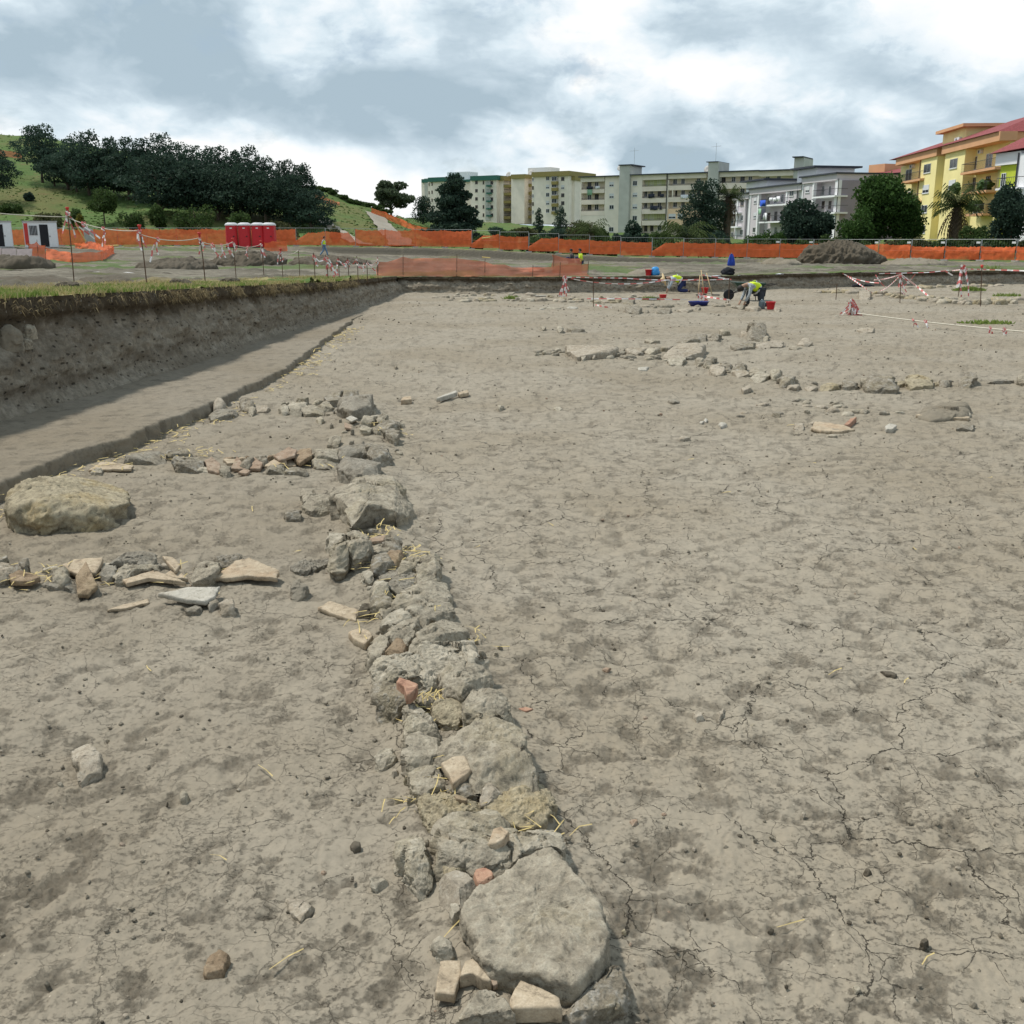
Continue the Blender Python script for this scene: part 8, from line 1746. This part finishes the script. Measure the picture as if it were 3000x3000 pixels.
# ================================================================== SKY AND SUN
SUN_AZ = R(-64); SUN_EL = R(60)      # azimuth from +Y (ahead), negative = left
sd = Vector((math.sin(SUN_AZ) * math.cos(SUN_EL), math.cos(SUN_AZ) * math.cos(SUN_EL), math.sin(SUN_EL)))
sl = bpy.data.lights.new('sun', 'SUN'); so = bpy.data.objects.new('sun', sl); COL.objects.link(so)
sl.energy = 3.3; sl.angle = R(5); sl.color = (1.0, .955, .88); so.location = sd * 60
so.rotation_euler = sd.to_track_quat('Z', 'Y').to_euler()
w = bpy.data.worlds.new("World"); sc.world = w; w.use_nodes = True
t = w.node_tree; N = t.nodes; L = t.links; N.clear()
out = N.new('ShaderNodeOutputWorld'); bg = N.new('ShaderNodeBackground'); bg.inputs['Strength'].default_value = .088
sky = N.new('ShaderNodeTexSky'); sky.sky_type = 'NISHITA'; sky.sun_disc = False; sky.sun_elevation = SUN_EL; sky.sun_rotation = SUN_AZ
sky.air_density = 1.0; sky.dust_density = 1.5; sky.ozone_density = 1.2
tc = N.new('ShaderNodeTexCoord'); D = tc.outputs['Generated']
mp = N.new('ShaderNodeMapping'); mp.inputs['Scale'].default_value = (3.4, 3.4, 6.4); mp.inputs['Location'].default_value = (.3, .0, .15); L.new(D, mp.inputs[0])
# billowing: warp the lookup by a coarser noise
wn = N.new('ShaderNodeTexNoise'); wn.inputs['Scale'].default_value = 2.2; wn.inputs['Detail'].default_value = 4; L.new(mp.outputs[0], wn.inputs['Vector'])
wv = N.new('ShaderNodeVectorMath'); wv.operation = 'MULTIPLY_ADD'; L.new(wn.outputs['Color'], wv.inputs[0]); wv.inputs[1].default_value = (.45, .45, .45); L.new(mp.outputs[0], wv.inputs[2])
n1 = noise(N, L, wv.outputs[0], 1.9, 10, .52)
mp2 = N.new('ShaderNodeMapping'); mp2.inputs['Scale'].default_value = (3.4, 3.4, 6); mp2.inputs['Location'].default_value = (4.2, 1.7, .9); L.new(D, mp2.inputs[0])
n2 = noise(N, L, mp2.outputs[0], 3.6, 10, .6, .2)
def blob(px, py, sx, sy, pw=1.0):
    """soft patch round a direction of the sky"""
    d = Vector(ray(px, py)).normalized(); s = F / 1.03
    a = N.new('ShaderNodeVectorMath'); a.operation = 'SUBTRACT'; L.new(D, a.inputs[0]); a.inputs[1].default_value = d
    m = N.new('ShaderNodeVectorMath'); m.operation = 'MULTIPLY'; L.new(a.outputs[0], m.inputs[0]); m.inputs[1].default_value = (s / sx, s / sx * .6, s / sy)
    l = N.new('ShaderNodeVectorMath'); l.operation = 'LENGTH'; L.new(m.outputs[0], l.inputs[0])
    wob = mth(N, L, 'ADD', l.outputs['Value'], mth(N, L, 'MULTIPLY', mth(N, L, 'SUBTRACT', n1, .5), 1.6))
    r = N.new('ShaderNodeMapRange'); r.interpolation_type = 'SMOOTHSTEP'; L.new(wob, r.inputs[0])
    r.inputs[1].default_value = 1.15; r.inputs[2].default_value = .25; r.inputs[3].default_value = 0; r.inputs[4].default_value = 1
    return r.outputs[0]
v = mrange(N, L, n1, .38, .62, .32, .96)
v = mth(N, L, 'ADD', v, mth(N, L, 'MULTIPLY', mth(N, L, 'SUBTRACT', n2, .5), .85))
for px, py, sx, sy, k in ((700, 190, 1150, 190, -.32), (350, 40, 900, 110, -.08), (1250, 290, 700, 120, -.22), (1850, 350, 560, 150, -.26), (2550, 150, 520, 170, -.30), (2750, 440, 700, 150, -.34), (2200, 430, 600, 90, -.26), (1500, 470, 500, 80, -.12),
                          (250, 430, 900, 130, .22), (1350, 150, 260, 90, .30), (1750, 230, 420, 90, .26), (2180, 230, 240, 130, .26), (2900, 80, 200, 90, .26), (900, 540, 900, 110, .22), (2400, 270, 260, 80, .2)):
    v = mth(N, L, 'ADD', v, mth(N, L, 'MULTIPLY', blob(px, py, sx, sy), k))
sz = N.new('ShaderNodeSeparateXYZ'); L.new(D, sz.inputs[0])
v = mth(N, L, 'SUBTRACT', v, mrange(N, L, sz.outputs['Z'], .24, .55, 0, .38))      # unseen sky overhead darkened to cut the fill light
cl = ramp(N, L, v, [(.02, (4.0, 5.1, 5.9)), (.36, (5.4, 6.5, 7.3)), (.58, (6.9, 8.0, 8.7)), (.78, (8.5, 9.1, 9.5)), (.96, (9.7, 9.8, 9.7))])
cover = mrange(N, L, n2, .30, .44, .55, 1.0)
col = mixc(N, L, cover, sky.outputs[0], cl)
L.new(col, bg.inputs['Color']); L.new(bg.outputs[0], out.inputs['Surface'])
sc.view_settings.view_transform = 'Standard'; sc.view_settings.look = 'None'; sc.view_settings.gamma = 1; sc.view_settings.use_curve_mapping = False
sc.view_settings.exposure = 0.26
